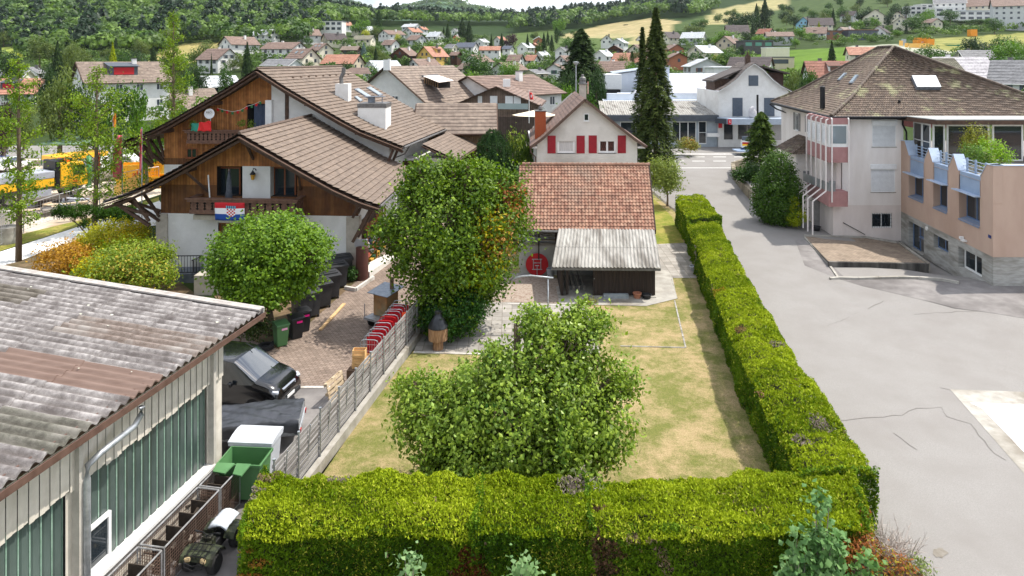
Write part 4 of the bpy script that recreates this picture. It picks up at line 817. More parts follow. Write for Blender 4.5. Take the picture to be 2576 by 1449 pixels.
mb=MB();fpoly(mb,f1,[(L1,zb),(lo0,zb),(lo0,pz(lo0)),(-3.7,pz(3.7)),(L1,pz(L1))]);fpoly(mb,f1,[(lo1,zb),(R1,zb),(R1,pz(R1)),(5.5,pz(5.5)),(3.7,pz(3.7)),(lo1,pz(lo1))])
fpoly(mb,f1,[(lo0,lz1),(lo1,lz1),(lo1,pz(lo1)),(0,pz(0)),(lo0,pz(lo0))]);fpoly(mb,f1,[(lo0,zb),(lo1,zb),(lo1,lz0),(lo0,lz0)])
mb.grid([[f1(L1,0,zb),f1(L1,14,zb)],[f1(L1,0,pz(L1)),f1(L1,14,pz(L1))]]);mb.build('timber_gable',WOOD,fc)
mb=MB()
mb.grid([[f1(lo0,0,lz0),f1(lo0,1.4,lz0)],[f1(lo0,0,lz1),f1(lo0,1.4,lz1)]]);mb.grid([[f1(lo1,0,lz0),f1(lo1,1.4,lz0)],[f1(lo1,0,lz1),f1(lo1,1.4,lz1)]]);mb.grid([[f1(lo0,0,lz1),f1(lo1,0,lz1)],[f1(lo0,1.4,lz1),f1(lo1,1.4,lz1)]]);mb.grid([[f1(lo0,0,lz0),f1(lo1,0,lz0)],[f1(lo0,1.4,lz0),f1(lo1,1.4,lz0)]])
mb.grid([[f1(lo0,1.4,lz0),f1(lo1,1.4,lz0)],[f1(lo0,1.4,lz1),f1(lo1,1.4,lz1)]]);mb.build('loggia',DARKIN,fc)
FRW=mat('window_wood',(120,62,30),(140,78,40),scale=6,rough=.6)
M1=face(f1(0,0,0),f1(5,0,0))
for a,b,g in((546,605,GLASS),(688,745,GLASS)):
 r0=f1 .px(a,420,.5);r1=f1 .px(b,495,.5);window(fc,face(f1(0,.5,0),f1(5,.5,0)),(r0[0],r1[0],r1[1]-.2,r0[1]),FRW,g,nx=2,fw=.09,sill=False)
p0=f1 .px(610,418,-.05);p1=f1 .px(680,495,-.05);mb=MB();mb.ext([f1(p0[0],-.05,p1[1]-.2),f1(p1[0],-.05,p1[1]-.2),f1(p1[0],-.05,p0[1]),f1(p0[0],-.05,p0[1])],f1 .n*.7);mb.build('white_pier',PLASW,fc)
mb=MB()
for a0,a1 in((L1-.25,L1+.45),(f1 .px(872,600,0)[0],R1+.05)):mb.ext([f1(a0,-.12,z0),f1(a1,-.12,z0),f1(a1,-.12,zb-.02),f1(a0,-.12,zb-.02)],f1 .n*.6)
q0=f1 .px(488,540,-.9);q1=f1 .px(748,556,-.9);mb.ext([f1(q0[0],-1.0,q1[1]),f1(q1[0],-1.0,q1[1]),f1(q1[0],-1.0,q0[1]),f1(q0[0],-1.0,q0[1])],f1 .n*1.0);mb.build('corner_pier',BEIGE,fc)
w_=window(fc,M1,(dw0,dw1,.4,dz1),FRW,mat('warm_pane',(96,74,50),(120,98,70),scale=2,rough=.15),nx=2,ny=4,fw=.09,d=.12,sill=False)
b0,bz1=f1 .px(478,498,-1.3);b1,bz0=f1 .px(744,541,-1.3)
baluster_rail(f1,b0,b1,-1.3,bz0,bz1,fc,14,-.05)
mb=MB();mb.ext([f1(b0,-1.3,bz0-.02),f1(b1,-1.3,bz0-.02),f1(b1,-1.3,bz0+.08),f1(b0,-1.3,bz0+.08)],f1 .n*1.3);mb.build('balcony_floor',BALC,fc)
mb=BeamSet(fc,'eaves_bracket',BEAM)
for d in(-1.25,-.1):
 mb.beam(f1(L1,d,zb-.45),f1(-7.6,d,AP1-drop(PR1,7.5)-.42),.16,.2,up=f1 .n);mb.beam(f1(L1,d,zb-.2),f1(-6.6,d,AP1-drop(PR1,6.6)-.42),.14,.16,up=f1 .n);mb.beam(f1(L1+.02,d,zb+.15),f1(-7.7,d,AP1-drop(PR1,7.7)-.40),.14,.16,up=f1 .n)
 mb.beam(f1(R1,d,zb-1.2),f1(7.7,d,AP1-drop(PR1,7.7)-.42),.16,.2,up=f1 .n);mb.beam(f1(R1,d,zb+.2),f1(7.0,d,AP1-drop(PR1,7)-.38),.14,.16,up=f1 .n)
for a in(-7.6,-3.4,0,3.4,7.7):mb.beam(f1(a,-1.4,AP1-drop(PR1,a)-.42),f1(a,.2,AP1-drop(PR1,a)-.42),.16,.24)
mb.beam(f1(-3.4,-1.2,AP1-drop(PR1,3.4)-.45),f1(-2.6,0,5.0),.12,.14);mb.beam(f1(3.4,-1.2,AP1-drop(PR1,3.4)-.45),f1(3.1,0,5.2),.12,.14);mb.beam(f1(.2,-1.2,AP1-.5),f1(.2,0,7.0),.12,.14)
mb=MB();gutter(mb,f1(8.3,-1.4,AP1-4.15),f1(8.3,11,AP1-4.15));gutter(mb,f1(-8.3,-1.4,AP1-4.15),f1(-8.3,11,AP1-4.15));mb.build('gutter',METALG,fc)
mb=MB()
for px_,py_ in((637,367),(670,355),(700,345),(728,337)):
 a=Pt(px_,py_,42+(px_-637)*.08);mb.cbox(a,(.3,.12,.1),.2)
mb.build('snow_guard',BEAM,fc)
ln=thing('wall_lantern',f1(*f1 .px(635,445,-.1),0)if 0 else f1(f1 .px(636,445,-.3)[0],-.3,f1 .px(636,452,-.3)[1]),'black iron lantern with amber glass on the white pier of the loggia','lantern');c=ORG[ln.name]
IRON=mat('wrought_iron',(28,28,30),(44,44,46),scale=5,rough=.5,metal=.4);AMB=mat('amber_glass',(176,130,50),(196,150,64),scale=4,rough=.2)
mb=MB();mb.lathe([(.03,.0),(.2,.02),(.16,.07),(.06,.2),(.02,.26)],c+Vector((0,0,.3)),6);mb.tube([c+Vector((0,0,.5)),c+Vector((.04,.0,.68)),c+Vector((.1,.15,.62)),c+Vector((.1,.28,.5))],.03,6);mb.build('hood',IRON,ln)
MB().lathe([(.09,0),(.15,.28),(.15,.3)],c,6).build('glass',AMB,ln)
def cloth(name,P,m,parent=None,nx=14,nz=8,amp=.03,ph=0.0,th=None):
 'P(u,v)->point, wavy cloth'
 mb=MB();rows=[];uvs=[]
 for j in range(nz+1):rows.append([P(i/nx,j/nz)for i in range(nx+1)]);uvs.append([(i/nx,j/nz)for i in range(nx+1)])
 mb.grid(rows,uvs);o=mb.build(name,m,parent,smooth=True);s=o.modifiers.new('Solidify','SOLIDIFY');s.thickness=.008;return o
def uvcolor(name,fn,rough=.8):
 'material whose colour is a procedural function of the UV map: fn(nt, u, v) -> colour socket'
 m,nt,b,o=newmat(name);b.inputs['Roughness'].default_value=rough;uv=node(nt,'UVMap');s=node(nt,'SeparateXYZ');nt.links.new(uv.outputs[0],s.inputs[0])
 nt.links.new(fn(nt,s.outputs[0],s.outputs[1]),b.inputs['Base Color']);return m
def step_cols(nt,x,stops):
 r=node(nt,'ValToRGB');r.color_ramp.interpolation='CONSTANT';e=r.color_ramp.elements
 e[0].position=0;e[0].color=lin(stops[0][1]);e[1].position=stops[1][0];e[1].color=lin(stops[1][1])
 for p,c in stops[2:]:k=e.new(p);k.color=lin(c)
 nt.links.new(x,r.inputs[0]);return r.outputs[0]
def crofn(nt,u,v):
 base=step_cols(nt,v,[(0,(20,70,150)),(.36,(232,232,236)),(.68,(190,24,36))])
 us=math_(nt,'MULTIPLY',math_(nt,'SUBTRACT',u,.39),1/.30);vs=math_(nt,'MULTIPLY',math_(nt,'SUBTRACT',v,.22),1/.44)
 chk=math_(nt,'MODULO',math_(nt,'ADD',math_(nt,'FLOOR',math_(nt,'MULTIPLY',us,5)),math_(nt,'FLOOR',math_(nt,'MULTIPLY',vs,5))),2)
 cc=node(nt,'MixRGB',Color1=lin((196,24,40)),Color2=lin((236,236,238)));nt.links.new(chk,cc.inputs[0])
 du=math_(nt,'ABSOLUTE',math_(nt,'SUBTRACT',us,.5));lim=math_(nt,'MINIMUM',.5,math_(nt,'ADD',math_(nt,'MULTIPLY',vs,1.5),.12))
 ins=math_(nt,'MULTIPLY',math_(nt,'LESS_THAN',du,lim),math_(nt,'MULTIPLY',math_(nt,'GREATER_THAN',vs,0),math_(nt,'LESS_THAN',vs,1)))
 mx1=node(nt,'MixRGB');nt.links.new(ins,mx1 .inputs[0]);nt.links.new(base,mx1 .inputs[1]);nt.links.new(cc.outputs[0],mx1 .inputs[2])
 d2=math_(nt,'ABSOLUTE',math_(nt,'SUBTRACT',u,.54));kr=math_(nt,'MULTIPLY',math_(nt,'LESS_THAN',d2,.18),math_(nt,'MULTIPLY',math_(nt,'GREATER_THAN',v,.67),math_(nt,'LESS_THAN',v,.82)))
 st=math_(nt,'MODULO',math_(nt,'FLOOR',math_(nt,'MULTIPLY',u,27)),2);kc=node(nt,'MixRGB',Color1=lin((120,170,190)),Color2=lin((40,70,120)));nt.links.new(st,kc.inputs[0])
 mx2=node(nt,'MixRGB');nt.links.new(kr,mx2 .inputs[0]);nt.links.new(mx1 .outputs[0],mx2 .inputs[1]);nt.links.new(kc.outputs[0],mx2 .inputs[2]);return mx2 .outputs[0]
fa,fz1=f1 .px(541,509,-1.45);fb,fz0=f1 .px(615,554,-1.45)
fl=cloth('hanging_flag',lambda u,v:f1(fa+(fb-fa)*u,-1.44-.03*math.sin(u*9+v*2)-.02*v,fz0+(fz1-fz0)*v-.05*math.sin(u*math.pi)*(1-v)),uvcolor('checkered_flag_cloth',crofn));tag(fl,'red white and blue flag with checkered shield hanging from the carved balcony','flag')
GREYC=mat('grey_canvas',(66,70,78),(88,92,100),scale=6,rough=.85)
pr=thing('folded_parasol',f1(f1 .px(576,500,-.6)[0],-.6,bz0+.1),'closed dark grey parasol standing on the front balcony','parasol');c=ORG[pr.name]
MB().lathe([(.26,0),(.24,.05),(.05,.06)],c,14).build('foot',PLG,pr);MB().lathe([(.12,.5),(.24,.6),(.16,1.2),(.14,1.7),(.10,1.9),(.02,2.35)],c,9).build('canopy',GREYC,pr,smooth=True);MB().tube([c,c+Vector((0,0,2.4))],.025,6).build('pole',STEEL,pr)
lg=MB().beam(f1(f1 .px(530,492,-.8)[0],-.8,bz0+.1),f1(f1 .px(524,440,-.8)[0],-.8,f1 .px(524,440,-.8)[1]),.07,.05).build('white_plank',WHITEF);tag(lg,'white painted plank leaning upright on the front balcony','plank')
st=thing('storage_shelf',f1(R1+.6,3,.1),'open timber shelf crammed with tools under the right eaves of the front chalet','shelf')
SHW_=mat('shelf_wood',(150,96,52),(172,118,70),scale=5,rough=.8)
mb=MB()
for k in range(5):
 for d in(.8,3.2):mb.beam(f1(R1+.12,d,.3+.6*k),f1(R1+.12,d+2.2,.3+.6*k),.5,.04)
for d in(.8,3.1,5.4):mb.beam(f1(R1+.35,d,.1),f1(R1+.35,d,3.1),.07,.07,up=f1 .n)
mb.build('frame',SHW_,st)
mb=MB();mb.ext([f1(R1+.03,.6,.1),f1(R1+.03,6.2,.1),f1(R1+.03,6.2,3.3),f1(R1+.03,.6,3.3)],f1 .u*.03);mb.build('backing',BEAM,st)
SC=[(40,80,60),(150,70,50),(190,190,188),(50,56,66),(190,150,60),(100,100,104),(50,60,96),(130,104,76)]
for i in range(22):
 k=i%4;d=1.0+(i//4)*.8+random.uniform(-.1,.1);cc=SC[i%8];mb=MB();mb.cbox(f1(R1+.28,d,.3+.6*k+.17),(.26,.4,random.uniform(.18,.34)),random.uniform(-.3,.3))
 tag(mb.build('storage_box',mat('box_%d'%(i%8),cc,rough=.6),bevel=.02),('green','rust red','white','slate','yellow','grey','blue','tan')[i%8]+' small box on the timber shelf by the chalet','box','boxes and tins on the workshop shelf')
TYRE=mat('tyre_rubber',(30,30,31),(48,47,46),scale=12,rough=.85)
def tyre(mb,c,r=.33,w=.2,M=None):return mb.lathe([(r*.6,-w/2),(r*.9,-w/2),(r,-w*.35),(r,w*.35),(r*.9,w/2),(r*.6,w/2),(r*.58,0)],c,24,M)
tp_=f1(R1+1.5,3.6,T(-7,44)+.25)
for k in range(5):mb=MB();tyre(mb,tp_+Vector((random.uniform(-.04,.04),0,.12+.21*k)),.36);tag(mb.build('car_tyre',TYRE,smooth=True,sharp=40),'black car tyre in the stack beside the workshop shelf','tyre','stack of car tyres by the chalet')
mb=MB();mb.ext([tuple(G(930,700))[:2]+(.1,),tuple(G(1000,648))[:2]+(.1,),tuple(G(985,640))[:2]+(.1,),tuple(G(900,690))[:2]+(.1,)],(0,0,.42));tag(mb.build('concrete_step',mat('pale_step',(206,202,192),(222,218,210),scale=3,rough=.9)),'pale concrete step along the storage side of the chalet','step')
pc=thing('palisade_column',G(911,702),'tall round column of brown palisade strips beside the chalet corner','column');c=ORG[pc.name]
MB().lathe([(.36,0),(.36,1.85),(.3,1.86)],c,22).build('palisade',tilemat('brown_palisade',[(104,62,52),(124,78,66),(114,70,60)],.12,.6,.12,rough=.7,stagger=0,grc=(60,34,28)),pc,smooth=True,sharp=30)
mb=MB();mb.cbox(c+Vector((-.05,-.05,2.15)),(.75,.12,.4),.2,R(10));mb.tube([c+Vector((0,0,1.8)),c+Vector((0,0,2.2))],.04,6);mb.build('seat_back',PLG,pc,bevel=.04)
tree('potted_evergreen','small round evergreen in a bed beside the containers',G(884,706),[B(884,688,39.6,13,15,.35)],60,16,.09,.1,((44,78,32),(84,120,56)),.03,None,None,'plant',sub=None)
kerb('bed_kerb',[(868,728),(895,733),(940,702)],.14,.2,STONE)
rl=thing('terrace_railing',G(460,705),'black wrought iron railing of the small terrace before the white chalet wall','railing')
mb=MB();A_=Pt(412,644,39.4);B_=Pt(509,643,39.4);C_=Pt(483,655,37.6)
for a,b in((A_,B_),(B_,C_)):
 mb.tube([a,b],.03,6);mb.tube([a-Vector((0,0,.95)),b-Vector((0,0,.95))],.025,6);n=max(5,int((b-a).length/.16))
 for i in range(n+1):p=a.lerp(b,i/n);mb.tube([p,p-Vector((0,0,.95))],.014,4)
mb.build('bars',IRON,rl)
tr_=MB();tr_.ext([A_-Vector((.3,0,1.08)),B_-Vector((-.1,0,1.08)),B_+Vector((.1,1.5,-1.08)),A_+Vector((-.3,1.5,-1.08))],(0,0,-.7));tag(tr_.build('terrace_slab',mat('slate_terrace',(84,92,100),(112,118,126),scale=2,rough=.8)),'dark slate terrace slab behind the black railing','terrace')
mb=MB();P_=G(488,742);mb.box(P_.x,P_.y,0,P_.x+3.2,P_.y+3.5,1.15);q=mb.build('stair_block',BEIGE);tag(q,'beige rendered stair block half hidden by the ball maple','stair block')
rc=thing('chalet',(-18,60,.8),'larger rear chalet with three white chimneys and a satellite dish balcony','chalet')
f2=Fr((-18.75,52.4),.04,.15);AP2=12.33;PR2=[(0,0),(2.07,1.32),(6.27,3.72),(7.75,4.5),(10.9,5.72)]
chalet_roof(f2,AP2,PR2,-1.6,14.2,rc,T_BROWN)
pz2=lambda a:AP2-drop(PR2,a)-.25
L2=f2 .px(413,380,0)[0];R2=9.4;xm=f2 .px(683,260,0)[0];xo=f2 .px(622,262,0)[0];xz1=f2 .px(640,261,0)[1];xz0=f2 .px(640,330,0)[1]
mb=MB();fpoly(mb,f2,[(L2,4.9),(xo,4.9),(xo,pz2(xo)),(-2.07,pz2(2.07)),(-6.27,pz2(6.27)),(-7.75,pz2(7.75)),(L2,pz2(L2))]);fpoly(mb,f2,[(xo,xz1),(xm,xz1),(xm,pz2(xm)),(0,pz2(0)),(xo,pz2(xo))]);fpoly(mb,f2,[(xo,4.9),(xm,4.9),(xm,xz0),(xo,xz0)])
mb.grid([[f2(L2,0,4.9),f2(L2,14,4.9)],[f2(L2,0,pz2(L2)),f2(L2,14,pz2(L2))]]);mb.build('timber_gable',WOOD,rc)
mb=MB();fpoly(mb,f2,[(xm,0),(R2,0),(R2,pz2(R2)),(7.75,pz2(7.75)),(6.27,pz2(6.27)),(2.07,pz2(2.07)),(xm,pz2(xm))]if xm<2.07 else[(xm,0),(R2,0),(R2,pz2(R2)),(7.75,pz2(7.75)),(6.27,pz2(6.27)),(xm,pz2(xm))]);fpoly(mb,f2,[(L2,0),(xm,0),(xm,4.9),(L2,4.9)])
mb.grid([[f2(R2,0,0),f2(R2,14,0)],[f2(R2,0,pz2(R2)),f2(R2,14,pz2(R2))]]);mb.build('plaster_wall',PLASW,rc)
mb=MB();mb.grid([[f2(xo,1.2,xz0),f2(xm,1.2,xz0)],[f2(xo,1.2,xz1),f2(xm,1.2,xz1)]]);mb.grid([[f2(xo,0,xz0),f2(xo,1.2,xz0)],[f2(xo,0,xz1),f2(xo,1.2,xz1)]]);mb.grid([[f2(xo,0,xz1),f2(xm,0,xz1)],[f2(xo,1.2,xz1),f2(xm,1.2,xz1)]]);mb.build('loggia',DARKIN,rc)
NAVY=mat('blue_grey_curtain',(62,74,96),(88,100,122),scale=10,rough=.9,stretch=(5,1,.2))
cu=cloth('curtain',lambda u,v:f2(xo+.35+(xm-xo-.6)*u,.35+.06*math.sin(u*26),xz0+(xz1-xz0)*v),NAVY,rc,nx=40)
mb=MB();a0=f2 .px(668,252,-.3);a1=f2 .px(684,310,-.3);mb.ext([f2(a0[0],-.35,a1[1]-.5),f2(a1[0],-.35,a1[1]-.5),f2(a1[0],-.35,a0[1]),f2(a0[0],-.35,a0[1])],f2 .n*.4);mb.build('white_pier',WHITEF,rc)
mb=MB();a0=f2 .px(717,236,-.05);a1=f2 .px(726,300,-.05);mb.ext([f2(a0[0],-.06,a1[1]-1),f2(a1[0],-.06,a1[1]-1),f2(a1[0],-.06,a0[1]),f2(a0[0],-.06,a0[1])],f2 .n*.08);mb.build('wall_post',BEAM,rc);mb=BeamSet(rc,'eaves_bracket',BEAM)
for d in(-1.3,0):
 mb.beam(f2(L2,d,4.95),f2(-10,d,AP2-drop(PR2,10)-.45),.18,.22,up=f2 .n);mb.beam(f2(L2,d,5.2),f2(-9.2,d,AP2-drop(PR2,9.2)-.45),.16,.2,up=f2 .n);mb.beam(f2(L2,d,5.5),f2(-8.6,d,AP2-drop(PR2,8.6)-.42),.14,.18,up=f2 .n);mb.beam(f2(R2,d,4.6),f2(10.2,d,AP2-drop(PR2,10)-.45),.16,.2,up=f2 .n)
for a in(-10,-7.4,-3.6,0,3.6,7.4,10):mb.beam(f2(a,-1.5,AP2-drop(PR2,a)-.45),f2(a,.2,AP2-drop(PR2,a)-.45),.18,.26)
b0,bz1=f2 .px(470,327,-1.2);b1,bz0=f2 .px(650,361,-1.2);baluster_rail(f2,b0,b1,-1.2,bz0,bz1,rc,17,-.05)
mb=MB();mb.ext([f2(b0,-1.2,bz0-.02),f2(b1,-1.2,bz0-.02),f2(b1,-1.2,bz0+.08),f2(b0,-1.2,bz0+.08)],f2 .n*1.2);mb.build('balcony_floor',BALC,rc)
window(rc,face(f2(0,0,0),f2(5,0,0)),(*sorted((f2 .px(470,373,0)[0],f2 .px(496,373,0)[0])),f2 .px(480,397,0)[1],f2 .px(480,373,0)[1]),FRW,GLASS,nx=2,fw=.07,d=-.04)
mb=MB();gutter(mb,f2(11,-1.5,AP2-5.82),f2(11,14.2,AP2-5.82),.09);mb.tube([f2(11,-.2,AP2-5.9),f2(10.6,0,AP2-6.5),f2(9.6,.2,AP2-6.9)],.05,6);mb.build('gutter',METALG,rc)
def rplane(fr,apz,prof,a0,a1):
 'plane of a roof slope between offsets a0 and a1'
 p=fr(a0,0,apz-drop(prof,a0));q=fr(a1,0,apz-drop(prof,a1));r_=fr(a0,10,apz-drop(prof,a0));n=(q-p).cross(r_-p).normalized();return p,(n if n.z>0 else-n)
def onplane(pl,px,py,off=0):
 p,n=pl;d=Vector(((px-XC)/F,1,(YH-py)/F));o=Vector((0,0,CH));t=(p+n*off-o).dot(n)/d.dot(n);return o+d*t
PL2=rplane(f2,AP2,PR2,2.07,6.27);PL2b=rplane(f2,AP2,PR2,.01,2.07)
def skylight(par,pl,quad,m=None,fm=None,h=.10,name='skylight'):
 a,b,c,d=[onplane(pl,*q,.02)for q in quad];n=pl[1];mb=MB();mb.ext([a,b,c,d],n*h);s=mb.build(name,fm or FLASH,par)
 ce=(a+b+c+d)/4;k=lambda p:ce+(p-ce)*.8+n*(h+.012);mb=MB();mb.ext([k(a),k(b),k(c),k(d)],n*.008);mb.build('pane',m or GLASSL,s);return s
for q in(((890,226),(900,223),(938,247),(928,250)),((921,222),(930,219),(963,240),(954,243)),((890,245),(896,243),(912,254),(905,258))):skylight(rc,PL2,q)
def chimney(par,x0,x1,y0,y1,zb_,zt,m=PLASW,cap=True,hood=False,name='chimney',band=.28):
 mb=MB();mb.box(x0,y0,zb_,x1,y1,zt);c=mb.build(name,m,par)
 if cap:mb=MB();mb.box(x0-.04,y0-.04,zt-band,x1+.04,y1+.04,zt+.03);mb.box(x0+.1,y0+.1,zt+.03,x1-.1,y1-.1,zt+.05);mb.build('cap',METALG,c)
 if hood:
  mb=MB();xm_,ym_=(x0+x1)/2,(y0+y1)/2;mb.box(xm_-.8,ym_-.35,zt+.5,xm_+.8,ym_+.4,zt+.56);mb.box(xm_-.5,ym_-.2,zt,xm_,ym_+.2,zt+.5);mb.box(xm_+.6,ym_-.2,zt,xm_+.66,ym_-.14,zt+.5);mb.build('hood',FLASH,c)
 mb=MB();mb.box(x0-.1,y0-.1,zb_,x1+.1,y1+.1,zb_+.1);return c
s_=1717/53.5;chimney(rc,(900-1288)/s_,(970-1288)/s_,53.5,55.9,6.9,13-112/s_,hood=True)
s_=1717/56;chimney(rc,(843-1288)/s_,(876-1288)/s_,56,57.1,9.0,13-61/s_,cap=False)
mb=MB();s_=1717/56.4;mb.tube([((860-1288)/s_,56.4,10.8),((858-1288)/s_,56.4,11.5),((864-1288)/s_,56.4,11.9),((865-1288)/s_,56.4,12.35)],.17,8);mb.build('flue',METALG,rc)
for px_,py_ in((719,192),(724,192)):a=Pt(px_,py_,56);mb=MB();mb.lathe([(.1,-.5),(.1,.25),(.14,.26),(.12,.4)],a,8);mb.build('vent_pipe',METALG,rc)
mb=MB()
for i in range(9):
 a=f2(1.25,1.5+i*1.4,AP2-drop(PR2,1.25)+.05);mb.cbox(a,(.12,.3,.1))
mb.build('snow_guard',BEAM,rc)
wq=[Pt(1150,402,54),Pt(1211,362,64.5),Pt(1150,323,66),Pt(1062,362,54.5)]
mb=MB();courses(mb,[(wq[0],wq[1]),(wq[3],wq[2])],.34,.03);mb.build('wing_roof',T_BROWN,rc)
mb=MB();mb.beam(wq[3]+Vector((0,0,-.2)),wq[0]+Vector((0,0,-.2)),.1,.34,up=(0,1,0));mb.poly([p-Vector((0,0,.14))for p in wq]);gutter(mb,wq[0]+Vector((.05,0,-.1)),wq[1]+Vector((.05,0,-.1)));mb.build('wing_boards',BEAM,rc)
mb=MB();mb.box(-11,55.5,0,-5.6,62,5.0);mb.build('wing_wall',PLASW,rc)
mb=MB();mb.box(-10.5,55.3,0,-7.0,55.5,4.8);mb.build('wing_boarding',WOODD,rc)
dh=thing('satellite_dish',f2(f2 .px(527,320,-1.3)[0],-1.3,bz1),'round white satellite dish lettered MEO on the rear chalet balcony','satellite dish');c=f2(f2 .px(527,286,-1.35)[0],-1.35,f2 .px(527,286,-1.35)[1])
Md=Matrix.Rotation(R(82),4,'X');DW=mat('dish_white',(226,226,226),(214,214,214),scale=2,rough=.5);MB().lathe([(.02,-.1),(.22,-.07),(.36,0),(.385,.02),(.36,.03),(.2,-.03),(.02,-.06)],c,28,Md).build('reflector',DW,dh,smooth=True,sharp=50)
MB().tube([c+Vector((.05,.08,-.3)),(c.x+.05,c.y+.08,bz1-.1)],.03,6).build('mast',STEEL,dh)
def text(body,size,M,m,parent=None,name='lettering',ext=.003,align='CENTER',label=None,cat=None):
 cu_=bpy.data.curves.new(name,'FONT');cu_.body=body;cu_.size=size;cu_.extrude=ext;cu_.align_x=align;cu_.align_y='CENTER'
 to=bpy.data.objects.new(name+'_tmp',cu_);col.objects.link(to);dg=bpy.context.evaluated_depsgraph_get();me=bpy.data.meshes.new_from_object(to.evaluated_get(dg));bpy.data.objects.remove(to);
 me.transform(M);org=ORG[parent.name]if parent is not None else M.translation
 me.transform(Matrix.Translation(-org));me.materials.clear();me.materials.append(m);o=bpy.data.objects.new(name,me);col.objects.link(o);ORG[o.name]=org.copy()
 if parent is not None:o.parent=parent
 else:o.location=org;tag(o,label,cat)
 return o
BLKP=mat('black_paint',(26,26,28),rough=.6)
text('MEO',.2,Matrix.Translation(c+Vector((0,-.11,.1)))@Matrix.Rotation(R(84),4,'X'),BLKP,dh)
bt=thing('bunting',f2(-2,-.4,8.3),'string of small red and green flags hung across the rear loggia','bunting');RG=[mat('bunting_red',(196,30,36),rough=.8),mat('bunting_green',(40,110,60),rough=.8)]
P_=[f2(*((lambda r_:(r_[0],-.4,r_[1]))(f2 .px(x,y,-.4))))for x,y in((548,272),(565,277),(585,281),(605,277),(620,268),(640,262),(655,255))]
MB().tube(P_,.015,4).build('cord',WHITEF,bt)
for i in range(10):
 t=i/9*(len(P_)-1);k=min(int(t),len(P_)-2);p=P_[k].lerp(P_[k+1],t-k);mb=MB();mb.cbox(p+Vector((0,0,-.12)),(.17,.01,.2),0,0,random.uniform(-.3,.3));mb.build('pennant',RG[i%2],bt)
t0=f2 .px(480,316,-1.42);t1=f2 .px(531,328,-1.42)
tw=uvcolor('towel_red_green',lambda nt,u,v:step_cols(nt,u,[(0,(40,130,110)),(.36,(206,32,34))]))
tag(cloth('beach_towel',lambda u,v:f2(t0[0]+(t1[0]-t0[0])*u,-1.45+.05*math.sin(u*14+v*4)+.1*v,t1[1]-.06+(t0[1]-t1[1]+.2+.22*u)*v+.04*math.sin(u*17)),tw),'red and green cloth draped over the upper balcony rail','towel')
for i,(x,y)in enumerate(((521//1,318),(608,315),(630,318))):
 q=f2 .px(x if i else 486,y,-1.1);pb=f2(q[0],-1.1,q[1]-.1)
 tree('balcony_plant',('grey green tufted plant at the left end of the rear balcony','bright green potted plant in the middle of the rear balcony','small potted plant right of the bright one on the rear balcony')[i],pb,[(pb.x,pb.y,pb.z+.25,.25,.2,.25)],16,12,.08,.12,((90,110,50),(140,160,70)),.02,None,None,'plant',sub=None)
hall=thing('workshop_hall',(-14,14,0),'low workshop hall with lichen grey corrugated roof and ribbed green glass wall','hall')
HN=Vector((-8.8,20.7,0));HU=Vector((-.177,-.984,0)).normalized();HO=Vector((.984,-.177,0)).normalized()
h0,h1=HN,HN+HU*26
Wh=Wall(tuple(h1[:2]),tuple(h0[:2]))
def hp(s,o,z):v=HN+HU*s+HO*o;return Vector((v.x,v.y,z))
CLAD=tilemat('cream_ribbed_cladding',[(238,233,222),(242,238,228)],.25,60,groove=.1,rough=.6,stagger=0,grc=(184,174,158))
ROOFB=mat('brown_roof_sheet',(108,88,78),(122,102,92),scale=4,rough=.8,bump=.2,stretch=(.3,2,1));
EZ,SL=4.95,.082
def rp(s,o,dz=0):return hp(s,o,EZ+(.55-o)*SL+dz)
mb=MB();P0,tw=.29,.29;LEN=2.45
def sheets(mb,s0,s1,o0,o1,dz=0,seg=8):
 n=int(round((s1-s0)/tw))*seg;rows=[];U=[[((s1-s0)*i/n,o)for i in range(n+1)]for o in(o0,o1)]
 for o in(o0,o1):rows.append([rp(s0+(s1-s0)*i/n,o,.042*math.cos(2*math.pi*i/seg)+dz+(.022 if o==o0 else 0))for i in range(n+1)])
 mb.grid(rows,U);low=[rp(s0+(s1-s0)*i/n,o0,.042*math.cos(2*math.pi*i/seg)+dz-.02)for i in range(n+1)];mb.grid([low,rows[0]])
bands=[(.55-LEN*i*.93,.55-LEN*(i+1)*.93)for i in range(8)]
RPOLY=[('d',[(80,750),(128,721),(343,758),(290,785)]),('d',[(-20,740),(-20,700),(135,722),(95,748)]),('d',[(300,783),(347,758),(533,787),(510,806)]),('g',[(243,818),(293,790),(495,830),(465,850)]),('d2',[(160,856),(232,820),(447,860),(413,886)]),('b',[(5,934),(84,891),(345,931),(296,960)]),('b',[(300,958),(400,890),(470,910),(397,966)]),('g',[(-40,1000),(170,1030),(90,1130),(-40,1150)]),('d2',[(330,985),(240,975),(200,1020),(290,1030)])]
acc={'n':MB(),'d':MB(),'g':MB(),'b':MB(),'d2':MB()};CW=tw*4
for bi,(o0,o1)in enumerate(bands):
 for ci in range(23):
  s=-1.3+CW*ci;c=rp(s+CW/2,(o0+o1)/2);k='n'
  if c.y>2:
   px,py=XC+F*c.x/c.y,YH+F*(CH-c.z)/c.y
   for kk,P in RPOLY:
    if inpoly(px,py,P):k=kk
  sheets(acc[k],s,s+CW,o0,o1,bi*.002)
